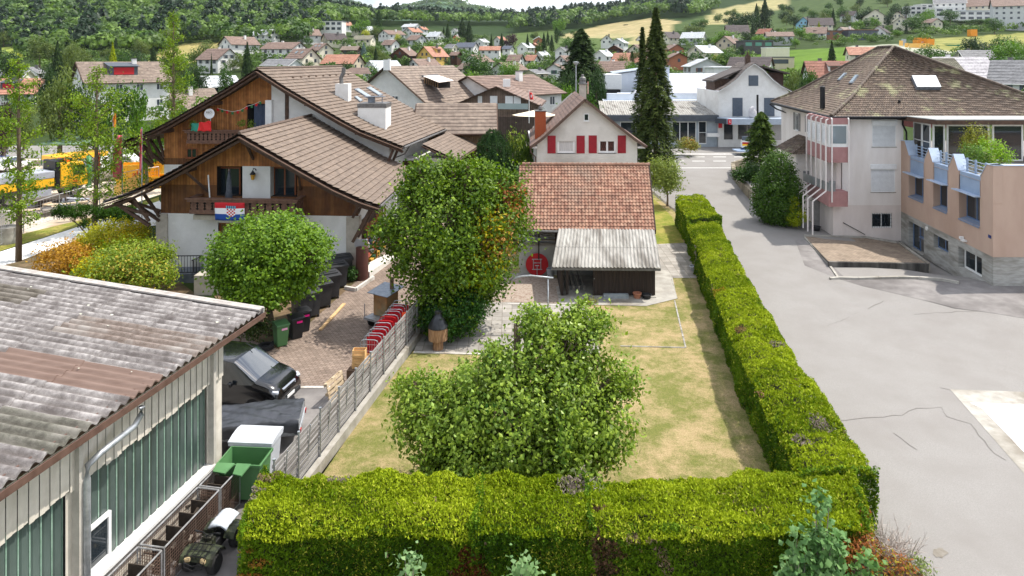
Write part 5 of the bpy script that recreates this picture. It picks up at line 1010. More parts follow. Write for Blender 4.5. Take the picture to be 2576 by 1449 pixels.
def corrm(name,c1,c2,c3,valley,amt=.6,**kw):
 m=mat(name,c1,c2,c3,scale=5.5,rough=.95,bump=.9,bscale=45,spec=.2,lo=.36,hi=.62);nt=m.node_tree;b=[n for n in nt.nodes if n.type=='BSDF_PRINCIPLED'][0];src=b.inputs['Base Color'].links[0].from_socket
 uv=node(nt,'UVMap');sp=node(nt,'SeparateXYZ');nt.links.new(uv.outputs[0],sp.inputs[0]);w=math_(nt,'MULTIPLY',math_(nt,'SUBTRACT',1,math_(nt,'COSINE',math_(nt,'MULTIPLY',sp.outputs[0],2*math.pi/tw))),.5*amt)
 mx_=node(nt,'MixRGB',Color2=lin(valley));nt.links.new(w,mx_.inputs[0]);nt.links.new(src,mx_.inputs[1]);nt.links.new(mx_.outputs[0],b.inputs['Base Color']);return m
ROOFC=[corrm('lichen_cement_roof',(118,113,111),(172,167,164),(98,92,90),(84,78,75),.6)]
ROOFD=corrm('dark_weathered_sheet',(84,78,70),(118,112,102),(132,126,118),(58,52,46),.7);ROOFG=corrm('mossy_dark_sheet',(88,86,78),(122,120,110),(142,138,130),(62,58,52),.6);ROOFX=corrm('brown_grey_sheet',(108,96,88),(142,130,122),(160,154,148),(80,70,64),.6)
rfo=acc['n'].build('roof',ROOFC[0],hall,smooth=True,sharp=60)
acc['d'].build('replacement_sheets',ROOFD,rfo,smooth=True,sharp=60);acc['g'].build('mossy_sheets',ROOFG,rfo,smooth=True,sharp=60);acc['d2'].build('brown_grey_sheets',ROOFX,rfo,smooth=True,sharp=60);acc['b'].build('brown_sheets',ROOFB,rfo,smooth=True,sharp=60)
mb=MB()
for k in range(45):
 s=random.uniform(-1,12);o=random.uniform(-12,.3);c=rp(s,o,.045);r=random.uniform(.02,.06);mb.add([c+HU*r*math.cos(a)*random.uniform(.7,1)+HO*r*math.sin(a)+Vector((0,0,-r*math.sin(a)*SL*.9))for a in[i*math.pi/3 for i in range(6)]],[tuple(range(6))])
mb.build('lichen',mat('lichen_pale',(196,196,176),(214,214,200),scale=8,rough=1),rfo)
mb=MB();mb.beam(rp(-1.36,.6,-.02),rp(-1.36,-14,-.02),.06,.22);mb.beam(rp(-1.3,.55,.06),rp(-1.3,-14,.06),.3,.05);mb.build('verge_strip',mat('verge_cement',(150,144,138),(180,174,168),scale=5,rough=.9,bump=.6),rfo)
mb=MB();mb.beam(rp(-1.3,.30,-.13),rp(25,.30,-.13),.04,.24);mb.beam(rp(-1.4,.62,-.14),rp(25,.62,-.14),.03,.16);mb.beam(rp(-1.4,.52,-.21),rp(25,.52,-.21),.22,.03);mb.box(0,0,0,.001,.001,.001)
mb.ext([rp(-1.34,.6,-.16),rp(-1.34,-14,-.16),rp(-1.34,-14,-.36),rp(-1.34,.6,-.36)],HU*.03);mb.build('gutter_board',COPPER,hall)
zt=4.72;zs=Wh.at(513,1176)[1];zf=Wh.at(513,978)[1]
sa=lambda px,py:Wh.len-Wh.at(px,py)[0]
wA0,wA1=sa(520,1100),sa(207,1100);pier=sa(165,1200)
wB0,wB1=pier,26
Mw=Wh.M
def seg_(a,b):return(Wh.len-b,Wh.len-a)
mb=MB(Mw)
def wl(a,b,z0,z1,d=0):u=seg_(a,b);mb.poly([(u[0],d,z0),(u[1],d,z0),(u[1],d,z1),(u[0],d,z1)],[(u[0],z0),(u[1],z0),(u[1],z1),(u[0],z1)])
wl(0,wA0,0,zf);wl(wA1,wB0,0,zf);wl(wA0,wA1,-.1,zs);wl(wB0,wB1,-.1,zs)
mb.M=None;mb.grid([[hp(0,0,0),hp(0,-14,0)],[hp(0,0,zt),hp(0,-14,zt+1)]],[[(0,0),(14,0)],[(0,zt),(14,zt+1)]]);mb.M=Mw
mb.M=None
n=200
for i in range(n):
 a,b=i*26/n,(i+1)*26/n;o0=.05+(.02 if i%2 else 0);zl=zf+.05*(1 if(i//4)%2 else 0);mb.add([hp(a,o0,zl),hp(b,o0,zl),hp(b,o0,zt),hp(a,o0,zt)],[(0,1,2,3)],[[(a,zl),(b,zl),(b,zt),(a,zt)]])
mb.build('cladding',CLAD,hall)
GG=mat('ribbed_green_glass',(48,58,56),(66,80,76),(92,106,100),scale=1.2,rough=.28,spec=.7,bump=.1,stretch=(1,1,.6))
mb=MB();mg=MB()
for a,b in((wA0,wA1),(wB0,wB1)):
 m_=int((b-a)/.27)
 for i in range(m_):
  x=a+(b-a)*i/m_;y=a+(b-a)*(i+1)/m_;mb.add([hp(x+.012,-.10,zs),hp(x+.06,-.06,zs),hp(y-.06,-.06,zs),hp(y-.012,-.10,zs),hp(x+.012,-.10,zf+.08),hp(x+.06,-.06,zf+.08),hp(y-.06,-.06,zf+.08),hp(y-.012,-.10,zf+.08)],[(0,1,5,4),(1,2,6,5),(2,3,7,6)])
  mg.beam(hp(x,-.09,zs),hp(x,-.09,zf+.08),.02,.03,up=HU)
mb.build('glass_strips',GG,hall);mg.build('glazing_bars',mat('green_bar',(150,176,160),(120,150,130),scale=5,rough=.5),hall)
mb=MB();mb.beam(hp(wA0-.1,.06,zs-.05),hp(26,.06,zs-.05),.34,.09);mb.build('sill',PLASW,hall)
i0,i1=sa(278,1380),sa(209,1380);zi=Wh.at(278,1277)[1];zi=min(zi,zs+1.1)
mb=MB(Mw);window(hall,Mw,(Wh.len-i1,Wh.len-i0,zs+.02,zi),WHITEF,GLASS,fw=.09,d=-.03,fr=.08,sill=False)
mb=MB();sx=sa(196,1200);pts=[hp(sx-1.3,.58,4.6),hp(sx-1.3,.56,4.4),hp(sx-1.15,.5,4.2),hp(sx-.3,.32,4.02),hp(sx,.25,3.9),hp(sx,.24,3.6),hp(sx,.24,0)];mb.tube(pts,.075,10);mb.build('downpipe',STEEL,hall,smooth=True)
for s_ in(wA0-.12,(wA1+wB0)/2):mb=MB();mb.beam(hp(s_,.09,0),hp(s_,.09,4.4),.2,.12,up=HU);mb.build('corner_post',mat('grey_post',(172,166,156),(190,184,174),scale=4,rough=.85),hall)
def cagept(s,z,o=0):v=Vector((-7.95,20.0,0))+Vector((-.166,-.986,0))*s+HO*o;return Vector((v.x,v.y,z))
WIRE=mat('galvanised_wire',(150,148,146),(186,186,188),scale=8,rough=.5,metal=.5);RUST=mat('rusty_mesh',(92,74,64),(124,100,86),scale=6,rough=.9)
BRD=mat('old_partition_board',(50,43,37),(76,66,56),scale=4,rough=.9,bump=.4)
for ci,(s0,s1,lb)in enumerate(((0.05,1.0,'nearest the green container'),(1.08,3.35,'middle one of the row along the hall'),(3.45,7.5,'nearest the camera behind the quad bike'))):
 t=thing('wire_cage',cagept((s0+s1)/2,0),'open wire mesh cage of boards, '+lb,'cage','wire mesh cages along the hall');mb=MB();H_=1.06;D_=-.66
 cs=[(s0,0),(s1,0),(s1,D_),(s0,D_)]
 for(a,oa),(b,ob)in zip(cs,cs[1:]+cs[:1]):
  mb.tube([cagept(a,H_,oa),cagept(b,H_,ob)],.022,6);mb.tube([cagept(a,.05,oa),cagept(b,.05,ob)],.02,6);mb.tube([cagept(a,0,oa),cagept(a,H_,oa)],.022,6)
 mb.build('frame',WIRE,t);mb=MB()
 n=int((s1-s0)/.075)
 for o in(0,D_):
  for i in range(n+1):a=s0+(s1-s0)*i/n;mb.beam(cagept(a,.05,o),cagept(a,H_,o),.006,.006,up=HU)
  for k in range(13):z=.08+k*.08;mb.beam(cagept(s0,z,o),cagept(s1,z,o),.006,.006)
 for a in(s0,s1):
  for i in range(11):o=D_*i/10;mb.beam(cagept(a,.05,o),cagept(a,H_,o),.006,.006,up=HU)
  for k in range(13):z=.08+k*.08;mb.beam(cagept(a,z,0),cagept(a,z,D_),.006,.006)
 mb.build('mesh',RUST,t)
 nb=2 if ci==0 else int((s1-s0)/.55)
 for i in range(nb):
  a=s0+.12+(s1-s0-.2)*(i+.5)/nb;mb=MB();mb.ext([cagept(a,.1,-.08),cagept(a,.1,D_+.08),cagept(a,.98,D_+.08),cagept(a,.98,-.08)],HU*.025);mb.build('partition',BRD,t)
 for i in range(int((s1-s0)*9)):
  a=random.uniform(s0+.1,s1-.1);z=random.uniform(.1,.75);o=random.uniform(-.7,-.1);b=a+random.uniform(-.6,.6);mb=MB();mb.beam(cagept(a,z,o),cagept(min(max(b,s0+.05),s1-.05),z+random.uniform(-.15,.2),o+random.uniform(-.1,.1)),.06,.04);mb.build('firewood',BRD if i%3 else BARKG,t)
CARB=mat('black_car_paint',(8,9,12),rough=.22,spec=.6,coat=1.0);CARS=mat('silver_car_paint',(150,156,162),rough=.3,metal=.6,coat=1.0);CARW=mat('white_car_paint',(226,228,230),rough=.3,coat=1.0)
CARY=mat('yellow_car_paint',(236,176,10),(228,168,10),scale=2,rough=.4,coat=.5);CARBL=mat('blue_car_paint',(30,60,130),rough=.3,coat=1.0);WSH=glassmat('car_glass',(26,34,40),.03);CHR=mat('chrome',(200,202,204),rough=.12,metal=1.0)
LAMP=glassmat('head_lamp',(190,196,204),.08);TAIL=mat('red_lamp',(170,14,18),rough=.2,coat=1.0);RIM=mat('alloy_rim',(150,152,156),rough=.3,metal=.8)
def wheel(par,M,x,y,r=.33,w=.22,rim=RIM):
 Mx=M@Matrix.Translation((x,y,r))@Matrix.Rotation(R(90),4,'X');q=MB(Mx);tyre(q,(0,0,0),r,w);o=q.build('wheel',TYRE,par,smooth=True,sharp=40)
 q=MB(Mx);q.lathe([(.05,-w*.42),(r*.62,-w*.38),(r*.62,w*.38),(.05,w*.42)],(0,0,0),18)
 for k in range(5):a=k*1.2566;
 q.build('rim',rim,o,smooth=True,sharp=30)
def car(name,label,loc,rz,st,paint,L,wb,wr=.33,cat='car',group=None,seg=None,glassx=(),detail=True,tw=None):
 'st: stations (x, zlow, zbelt, ztop, wlow, wbelt, wtop); x forward; glass between listed station indexes'
 M=TR(loc[0],loc[1],loc[2],rz);t=thing(name,loc,label,cat,group);n=len(st);ring=[]
 for x,zl,zb_,zt_,wl_,wb_,wt in st:
  ring.append([(x,-wl_*.93,zl),(x,-wl_,zl+.12),(x,-wb_*1.0,(zl+zb_)*.5+.08),(x,-wb_*.985,zb_),(x,-wt,zt_-.05 if zt_-zb_>.2 else zt_-.01),(x,-wt*.8,zt_),(x,wt*.8,zt_),(x,wt,zt_-.05 if zt_-zb_>.2 else zt_-.01),(x,wb_*.985,zb_),(x,wb_,(zl+zb_)*.5+.08),(x,wl_,zl+.12),(x,wl_*.93,zl)])
 body=MB(M);gl=MB(M);K=12
 for i in range(n-1):
  for k in range(K-1):
   side=k in(3,7);q=[ring[i][k],ring[i][k+1],ring[i+1][k+1],ring[i+1][k]]
   if(side and i in glassx)or(k in(4,5,6)and('f',i)in glassx and k==5)or(('f',i)in glassx and k in(4,6)):gl.add(q,[(0,1,2,3)])
   else:body.add(q,[(0,1,2,3)])
  body.add([ring[i][K-1],ring[i][0],ring[i+1][0],ring[i+1][K-1]],[(0,1,2,3)])
 body.add(ring[0],[tuple(range(K))]);body.add(ring[-1],[tuple(range(K))[::-1]])
 if detail:
  q=MB();q.v=body.v+gl.v;nb=len(body.v);q.f=body.f+[tuple(k+nb for k in f)for f in gl.f];q.uv=[None]*len(q.f);nbf=len(body.f);me=bpy.data.meshes.new('tmp');org=ORG[t.name];me.from_pydata([(v[0]-org.x,v[1]-org.y,v[2]-org.z)for v in q.v],[],q.f)
  me.materials.append(paint);me.materials.append(WSH);me.polygons.foreach_set('material_index',[0]*nbf+[1]*(len(q.f)-nbf));bm=bmesh.new();bm.from_mesh(me);bmesh.ops.remove_doubles(bm,verts=bm.verts,dist=.001);bmesh.ops.recalc_face_normals(bm,faces=bm.faces)
  cl=bm.edges.layers.float.get('crease_edge')or bm.edges.layers.float.new('crease_edge')
  for e in bm.edges:
   if len(e.link_faces)==2 and e.link_faces[0].material_index!=e.link_faces[1].material_index:e[cl]=.55
  bm.to_mesh(me);bm.free();o_=bpy.data.objects.new('tmp',me);col.objects.link(o_);o_.modifiers.new('S','SUBSURF').levels=2;o_.modifiers['S'].render_levels=2;dg=bpy.context.evaluated_depsgraph_get();ev=bpy.data.meshes.new_from_object(o_.evaluated_get(dg));bpy.data.objects.remove(o_)
  for idx,nm,mm_ in((0,'body',paint),(1,'window',WSH)):
   bm=bmesh.new();bm.from_mesh(ev);bmesh.ops.delete(bm,geom=[f for f in bm.faces if f.material_index!=idx],context='FACES');m2=bpy.data.meshes.new(nm);bm.to_mesh(m2);bm.free();m2 .materials.clear();m2 .materials.append(mm_);m2 .polygons.foreach_set('material_index',[0]*len(m2 .polygons));m2 .polygons.foreach_set('use_smooth',[True]*len(m2 .polygons))
   ob=bpy.data.objects.new(nm,m2);col.objects.link(ob);ob.parent=t;ORG[ob.name]=org.copy()
 else:
  bo=body.build('body',paint,t,smooth=True);bm=bmesh.new();bm.from_mesh(bo.data);bmesh.ops.remove_doubles(bm,verts=bm.verts,dist=.001);bmesh.ops.recalc_face_normals(bm,faces=bm.faces);bm.to_mesh(bo.data);bm.free();bo.data.set_sharp_from_angle(angle=R(42));gl.build('window',WSH,t,smooth=False)
 x0,x1=st[0][0],st[-1][0];tw=tw or st[n//2][4]-.1
 for sx in wb:
  for sy in(-tw,tw):wheel(t,M,sx,sy,wr)
 if detail:
  q=MB(M);wf=st[-1][4]
  for sx in wb:
   for sy in(-1,1):q.lathe([(wr*1.16,-.01),(wr*1.16,.01)],tuple((M@Vector((sx,0,0)))-M.translation)[:0]or(0,0,0),8)if 0 else None
  for s in(-1,1):
   hx=st[-2][0];q=MB(M);q.cbox((st[-3][0]-.02,s*(st[-3][5]-.17),st[-3][2]+.0),(.24,.26,.10),s*R(-30),0,R(18));q.build('headlight',LAMP,t,bevel=.03)
   q=MB(M);q.cbox((x0+.02,s*(st[0][5]-.12),st[0][2]-.05),(.08,.16,.28));q.build('tail_light',TAIL,t,bevel=.02)
   k=[i for i in range(n-1)if('f',i)in glassx];mx_=st[k[-1]][0]-.1 if k else.6
   q=MB(M);q.cbox((mx_+.15,s*(st[n//2][5]+.13),st[n//2][2]+.08),(.14,.2,.17));q.build('mirror',paint,t,bevel=.04)
  q=MB(M);q.cbox((x1-.005,0,st[-1][2]-.12),(.05,st[-1][4]*1.1,.16));q.build('grille',PLK,t,bevel=.02)
  q=MB(M);q.cbox((x1+.035,0,st[-1][1]+.14),(.02,.5,.11));q.build('number_plate',WHITEF,t)
  q=MB(M);q.cbox((x1-.04,0,st[-1][1]+.06),(.16,st[-1][4]*1.7,.16));q.build('bumper',PLK,t,bevel=.04)
 return t,M
VAN=[(-3.0,.35,1.02,1.80,.88,.90,.74),(-2.92,.28,1.02,1.88,.95,.96,.80),(-2.2,.26,1.02,1.93,.97,.97,.84),(-1.0,.26,1.03,1.94,.97,.97,.84),(.1,.26,1.05,1.92,.97,.97,.83),(.35,.26,1.06,1.86,.97,.97,.81),(1.28,.28,1.12,1.24,.97,.97,.82),(1.75,.28,1.02,1.14,.96,.95,.78),(2.02,.3,.86,1.0,.92,.9,.72),(2.14,.32,.62,.80,.9,.88,.62),(2.18,.34,.5,.6,.86,.84,.6)]
vt,VM=car('passenger_van','glossy black passenger van parked nose out behind the corner of the hall',(-10.45,26.05,0),R(-12),VAN,CARB,5,(-1.9,1.25),.34,'van',glassx=(1,2,3,4,5,('f',5)))
q=MB(VM);q.cbox((2.06,0,.80),(.16,.9,.13),0,0,R(20));q.build('upper_grille',PLK,vt,bevel=.02)
for i in range(3):q=MB(VM);q.cbox((2.10,0,.76+.045*i),(.14,.86,.012),0,0,R(20));q.build('grille_bar',CHR,vt)
for s in(-1,1):q=MB(VM);q.cbox((2.14,s*.66,.42),(.08,.2,.12));q.build('fog_light',CHR,vt,bevel=.02)
q=MB(VM);q.beam((1.35,-.6,1.2),(1.42,.1,1.18),.02,.03);q.beam((1.35,.1,1.2),(1.42,.7,1.18),.02,.03);q.build('wiper',PLK,vt)
q=MB(VM);q.beam((.5,.35,1.88),(.12,.35,2.05),.02,.02);q.build('antenna',PLK,vt)
SUV=[(-2.2,.4,1.0,1.1,.8,.82,.6),(-2.1,.35,1.02,1.3,.88,.9,.66),(-1.65,.3,1.03,1.62,.92,.92,.7),(-.6,.3,1.03,1.68,.93,.93,.72),(.25,.3,1.03,1.62,.93,.93,.7),(1.05,.3,1.02,1.08,.92,.92,.74),(1.8,.32,.9,.98,.88,.88,.66),(2.15,.36,.74,.8,.78,.78,.55),(2.22,.4,.6,.66,.7,.7,.5)]
car('parked_car','silver estate car parked between the cypress and the shuttered house',Pt(1322,414,69.5).xy.to_3d()+Vector((0,0,1.15)),R(-4),SUV,CARS,4.4,(-1.4,1.4),.34,glassx=(1,2,3,4,('f',4),('f',1)))
tl=thing('covered_trailer',(-9.0,23.0,0),'small box trailer under a crumpled black tarpaulin next to the van','trailer');TM=TR(-8.95,23.15,0,R(10))
q=MB(TM);q.box(-1.75,-.75,.5,1.75,.75,.56);q.box(1.72,-.75,.5,1.75,.75,.9);q.box(-1.75,-.75,.5,1.72,-.72,.9);q.box(-1.75,.72,.5,1.72,.75,.9);q.build('box',STEEL,tl)
TARP=mat('black_tarpaulin',(44,46,50),(62,64,70),scale=3,rough=.32,spec=.6,bump=.3,bscale=6)
rows=[]
for i in range(41):
 x=-1.85+3.6*i/40;r_=[]
 for j in range(31):
  y=-1.0+2.0*j/30;ed=min(1,(1-abs(y))/.22)if abs(y)<1 else 0;h=.98+.1*math.sin(x*1.3+.6)*(1-abs(y))-.02;zz=h if abs(y)<.78 else.98-(abs(y)-.78)*1.9
  f1_=lambda a,b:abs(math.sin(a+1.7*math.sin(b)));wr_=.05*f1_(x*2.3+y*3.1,y*2.2+x)-.03+.03*f1_(x*6.1-y*4.3,x*3.3+y*5)+.02*f1_(x*11-y*13,x*7+y*9);amp=.55+.9*max(0,x/1.8);yy=y if abs(y)<.8 else math.copysign(.8+.01*(abs(y)-.8),y)
  r_.append((x,yy+wr_*.5,zz+wr_*amp))
 rows.append(r_)
q=MB(TM);q.grid(rows);q.build('tarpaulin',TARP,tl,smooth=True)
for s in(-1,1):q=MB(TM);q.cbox((1.80,s*.66,.62),(.05,.16,.12));q.build('tail_light',TAIL,tl,bevel=.01);wheel(tl,TM,-.1,s*.86,.28,.16)
q=MB(TM);q.box(1.76,-.75,.55,1.79,.75,.7);q.box(1.795,-.3,.56,1.80,.3,.68);q.build('tail_board',mat('alu_board',(200,204,208),(216,218,222),scale=3,rough=.35,metal=.5),tl)
def bigbin(name,label,M,w,d,h,body,lid,open_=False,group=None,wheels=True,logo=None,cat='container',loc=None):
 t=thing(name,M.translation,label,cat,group);q=MB(M);a,b=w/2,d/2;k=.88
 zb_=.12;q.add([(-a*k,-b*k,zb_),(a*k,-b*k,zb_),(a*k,b*k,zb_),(-a*k,b*k,zb_),(-a,-b,h),(a,-b,h),(a,b,h),(-a,b,h)],[(0,3,2,1),(0,1,5,4),(1,2,6,5),(2,3,7,6),(3,0,4,7)])
 q.box(-a-.04,-b-.04,h-.09,a+.04,-b,h);q.box(-a-.04,b,h-.09,a+.04,b+.04,h);q.box(-a-.04,-b,h-.09,-a,b,h);q.box(a,-b,h-.09,a+.04,b,h)
 if open_:q.add([(-a*k+.04,-b*k+.04,.2),(a*k-.04,-b*k+.04,.2),(a*k-.04,b*k-.04,.2),(-a*k+.04,b*k-.04,.2),(-a+.03,-b+.03,h-.01),(a-.03,-b+.03,h-.01),(a-.03,b-.03,h-.01),(-a+.03,b-.03,h-.01)],[(0,1,2,3),(0,4,5,1),(1,5,6,2),(2,6,7,3),(3,7,4,0)])
 for sx in(-.5,0,.5):q.add([(a*sx-.03,-b*.99,h*.3),(a*sx+.03,-b*.99,h*.3),(a*sx+.03,-b-.015,h-.1),(a*sx-.03,-b-.015,h-.1)],[(0,1,2,3)])
 q.build('body',body,t,bevel=.015)
 q=MB(M)
 if open_:
  for x0,x1,dz in((-a-.02,-.1,0),(-.05,a*.62,-.05)):q.add([(x0,-b-.02,h+.03),(x1,-b-.02,h+.03),(x1-.1,-b-.42,h-.03+dz),(x0+.05,-b-.36,h-.02+dz)],[(0,1,2,3)]);q.add([(x0,-b-.02,h),(x1,-b-.02,h),(x1-.1,-b-.42,h-.06+dz),(x0+.05,-b-.36,h-.05+dz)],[(3,2,1,0)])
 else:
  n=6;pr=[(-b-.05,h),(-b-.05,h+.05),(-b*.4,h+.12),(b*.5,h+.15),(b+.05,h+.1),(b+.05,h)]
  q.ext([(-a-.05,y,z)for y,z in pr],(2*a+.1,0,0))
  for i in range(3 if lid is not GRYB else 0):y=-b*.6+b*.6*i;q.box(-a*.85,y-.03,h+.10,a*.85,y+.03,h+.165)
 q.build('lid',lid,t,bevel=.012)
 if wheels:
  for sx in(-1,1):
   for sy in(-1,1):
    q=MB(M@Matrix.Translation((sx*a*.8,sy*b*.8,.09))@Matrix.Rotation(R(90),4,'Y'));q.lathe([(.09,-.025),(.1,0),(.09,.025)],(0,0,0),12);q.build('wheel',PLK,t)
 if logo is not None:
  q=MB(M);sx,z,sz,face_=logo
  q.cbox((a*.975+.012,sx,z),(.006,sz,sz))if face_=='x'else q.cbox((sx,-b*.975-.015,z),(sz,.006,sz))
  g=q.build('logo',PINK,t,bevel=.0)
  q=MB(M);
  for dz in(-.1,.0,.1):(q.cbox((a*.975+.018,sx,z+dz*sz*2),(.004,sz*.7,sz*.09))if face_=='x'else q.cbox((sx,-b*.975-.021,z+dz*sz*2),(sz*.7,.004,sz*.09)))
  q.build('lettering',LPINK,g)
 return t
PINK=mat('pink_sticker',(226,20,130),(236,30,140),scale=2,rough=.5);LPINK=mat('pale_pink_print',(246,190,220),rough=.6)
GRN=mat('green_plastic',(78,122,76),(88,134,84),scale=1.5,rough=.5);GRYB=mat('white_grey_sheet',(196,200,206),(212,216,222),(178,184,190),scale=1.5,rough=.5);BPL=mat('black_container_plastic',(38,39,41),(52,53,56),(62,63,66),scale=2,rough=.5)
bigbin('waste_container','white grey metal waste container with closed flat lid behind the green one',TR(-8.0,21.35,0,R(-4)),1.3,.8,1.22,GRYB,GRYB)
bigbin('waste_container','open green plastic waste container with its lid folded forward over the wire cage',TR(-7.95,20.35,0,R(-4)),1.25,.85,1.2,GRN,GRN,True)
qb=thing('quad_bike',(-7.85,18.0,0),'muddy camouflage quad bike with white covered seat parked beside the hedge','quad bike');QM=TR(-7.8,17.85,0,R(-99))@Matrix.Scale(.8,4)
CAMO=mat('camo_plastic',(28,34,26),(70,76,56),(40,38,30),scale=7,rough=.45,lo=.45,hi=.55)
for x in(.62,-.62):
 for s in(-1,1):
  Mx=QM@Matrix.Translation((x,s*.42,.3))@Matrix.Rotation(R(90),4,'X');q=MB(Mx);q.lathe([(.15,-.12),(.26,-.13),(.30,-.08),(.31,0),(.30,.08),(.26,.13),(.15,.12)],(0,0,0),24);wq_=q.build('wheel',TYRE,qb,smooth=True,sharp=50)
  q=MB(Mx);q.lathe([(.03,-.1),(.15,-.1),(.15,.1),(.03,.1)],(0,0,0),16);q.build('rim',mat('rim_grey',(150,150,152),rough=.4,metal=.5),wq_)
def pan(q,pts,w,z_):pass
q=MB(QM)
for s in(-1,1):
 for x in(.62,-.62):
  P_=[(x+.38,.46),(x+.3,.62),(x+.1,.70),(x-.12,.70),(x-.32,.60),(x-.4,.46)];q.grid([[(a,s*.2,z+.02)for a,z in P_],[(a,s*.56,z)for a,z in P_]])
q.add([(.95,-.2,.5),(.95,.2,.5),(.9,.22,.68),(.9,-.22,.68),(.2,-.2,.84),(.2,.2,.84),(.2,-.2,.6),(.2,.2,.6)],[(0,1,2,3),(3,2,5,4),(0,3,4,6),(1,7,5,2)])
fo=q.build('bodywork',CAMO,qb);fo.modifiers.new('S','SOLIDIFY').thickness=.02
q=MB(QM);q.box(-.7,-.16,.25,.7,.16,.58);q.build('engine',IRON,qb,bevel=.03)
q=MB(QM);
for y in(-.3,-.15,0,.15,.3):q.tube([(1.0,y,.72),(.5,y,.78)],.012,5);q.tube([(-.5,y,.8),(-1.0,y,.78)],.012,5)
for x,z in((1.0,.72),(.75,.75),(.5,.78),(-.5,.8),(-1.0,.78)):q.tube([(x,-.36,z),(x,.36,z)],.014,5)
q.tube([(1.0,-.36,.72),(1.12,-.3,.45),(1.14,0,.38),(1.12,.3,.45),(1.0,.36,.72)],.018,6);q.tube([(1.13,-.3,.6),(1.15,0,.52),(1.13,.3,.6)],.014,6);q.build('rack',IRON,qb)
for s in(-1,1):q=MB(QM);q.cbox((1.0,s*.27,.6),(.1,.2,.13),s*R(-12));q.build('headlight',mat('amber_lamp',(176,150,110),(200,180,140),scale=4,rough=.2),qb,bevel=.03)
q=MB(QM);q.tube([(.32,-.42,1.02),(.3,-.2,1.0),(.36,0,.95),(.3,.2,1.0),(.32,.42,1.02)],.018,6);q.tube([(.36,0,.95),(.45,0,.75)],.03,6);q.build('handlebar',IRON,qb)
for s in(-1,1):q=MB(QM);q.tube([(.32,s*.3,1.02),(.32,s*.44,1.03)],.028,6);q.build('grip',PLK,qb)
q=MB(QM);rows=[]
for i in range(9):
 x=-.2-.75*i/8;rows.append([(x,y,.84+.06*math.sin(min(1,i/2)*1.57)-abs(y)**2*1.3+.02*math.sin(i*2.7+y*11))for y in(-.3,-.22,-.12,0,.12,.22,.3)])
q.grid(rows);sc_=q.build('seat_cover',mat('pale_tarp',(196,204,214),(222,228,234),scale=3,rough=.35,spec=.6),qb,smooth=True);sc_.modifiers.new('S','SOLIDIFY').thickness=-.06
q=MB(QM);q.cbox((.32,0,.88),(.2,.3,.08));q.build('dash',CAMO,qb,bevel=.03)
def wbin(label,p,rz,m,sticker=PINK):
 M=TR(p[0],p[1],p[2],rz);t=thing('wheelie_bin',p,label,'bin');q=MB(M);q.add([(-.23,-.25,.03),(.23,-.25,.03),(.23,.2,.03),(-.23,.2,.03),(-.29,-.35,.98),(.29,-.35,.98),(.29,.33,.98),(-.29,.33,.98)],[(0,3,2,1),(0,1,5,4),(1,2,6,5),(2,3,7,6),(3,0,4,7),(4,5,6,7)]);q.box(-.31,-.37,.93,.31,.35,.985);q.build('body',m,t,bevel=.03)
 q=MB(M);q.ext([(-.31,-.4,.99),(-.31,-.38,1.04),(-.31,.1,1.09),(-.31,.36,1.06),(-.31,.36,.99)],(.62,0,0));q.tube([(-.25,.42,1.0),(.25,.42,1.0)],.02,6);q.build('lid',m,t,bevel=.02)
 for s in(-1,1):q=MB(M@Matrix.Translation((s*.27,.26,.1))@Matrix.Rotation(R(90),4,'Y'));q.lathe([(.08,-.03),(.1,0),(.08,.03)],(0,0,0),14);q.build('wheel',PLK,t)
 q=MB(M);q.cbox((.06,-.355,.82),(.26,.006,.09),0,R(-6));q.build('label_sticker',sticker,t);return t
wbin('green wheelie bin, the nearest of the bins by the shrub bed',G(706,868),R(38),GRN,mat('white_pink_sticker',(230,150,190),(240,190,214),scale=8))
wbin('black wheelie bin right behind the green wheelie bin',G(744,849),R(38),PLK);wbin('black wheelie bin farther back, next to the first black container',G(762,832),R(38),PLK)
BG='black wheeled containers in a row along the paved yard'
pos_=[(785,802),(815,778),(838,755),(858,728),(872,708)]
for i,(x,y)in enumerate(pos_):
 p=G(x-16,y-6);bigbin('waste_container',('large black waste container nearest the wheelie bins, its lid bulging','black waste container second in the row','black waste container in the middle of the row with the big pink sticker','black waste container fourth in the row','black waste container at the far end beside the evergreen')[i],TR(p.x,p.y,p.z,R(40-i*3)),1.2,1.05,1.25,BPL,BPL,group=BG,logo=(.05,.86,.34 if i==2 else.2,'x'))
ty=G(668,878);mb=MB();tyre(mb,ty+Vector((0,0,.11)),.36,.2);tag(mb.build('car_tyre',TYRE,smooth=True,sharp=40),'old car tyre lying flat on the paving beside the green wheelie bin','tyre')
tag(MB().beam(G(806,832)+Vector((0,0,.05)),G(866,766)+Vector((0,0,.05)),.16,.06).build('timber_plank',mat('fresh_timber',(196,160,112),(214,180,134),scale=5,rough=.8)),'light timber plank lying along the row of black containers','plank')
REDC=mat('red_mesh_panel',(176,16,30),(196,26,40),scale=3,rough=.5)
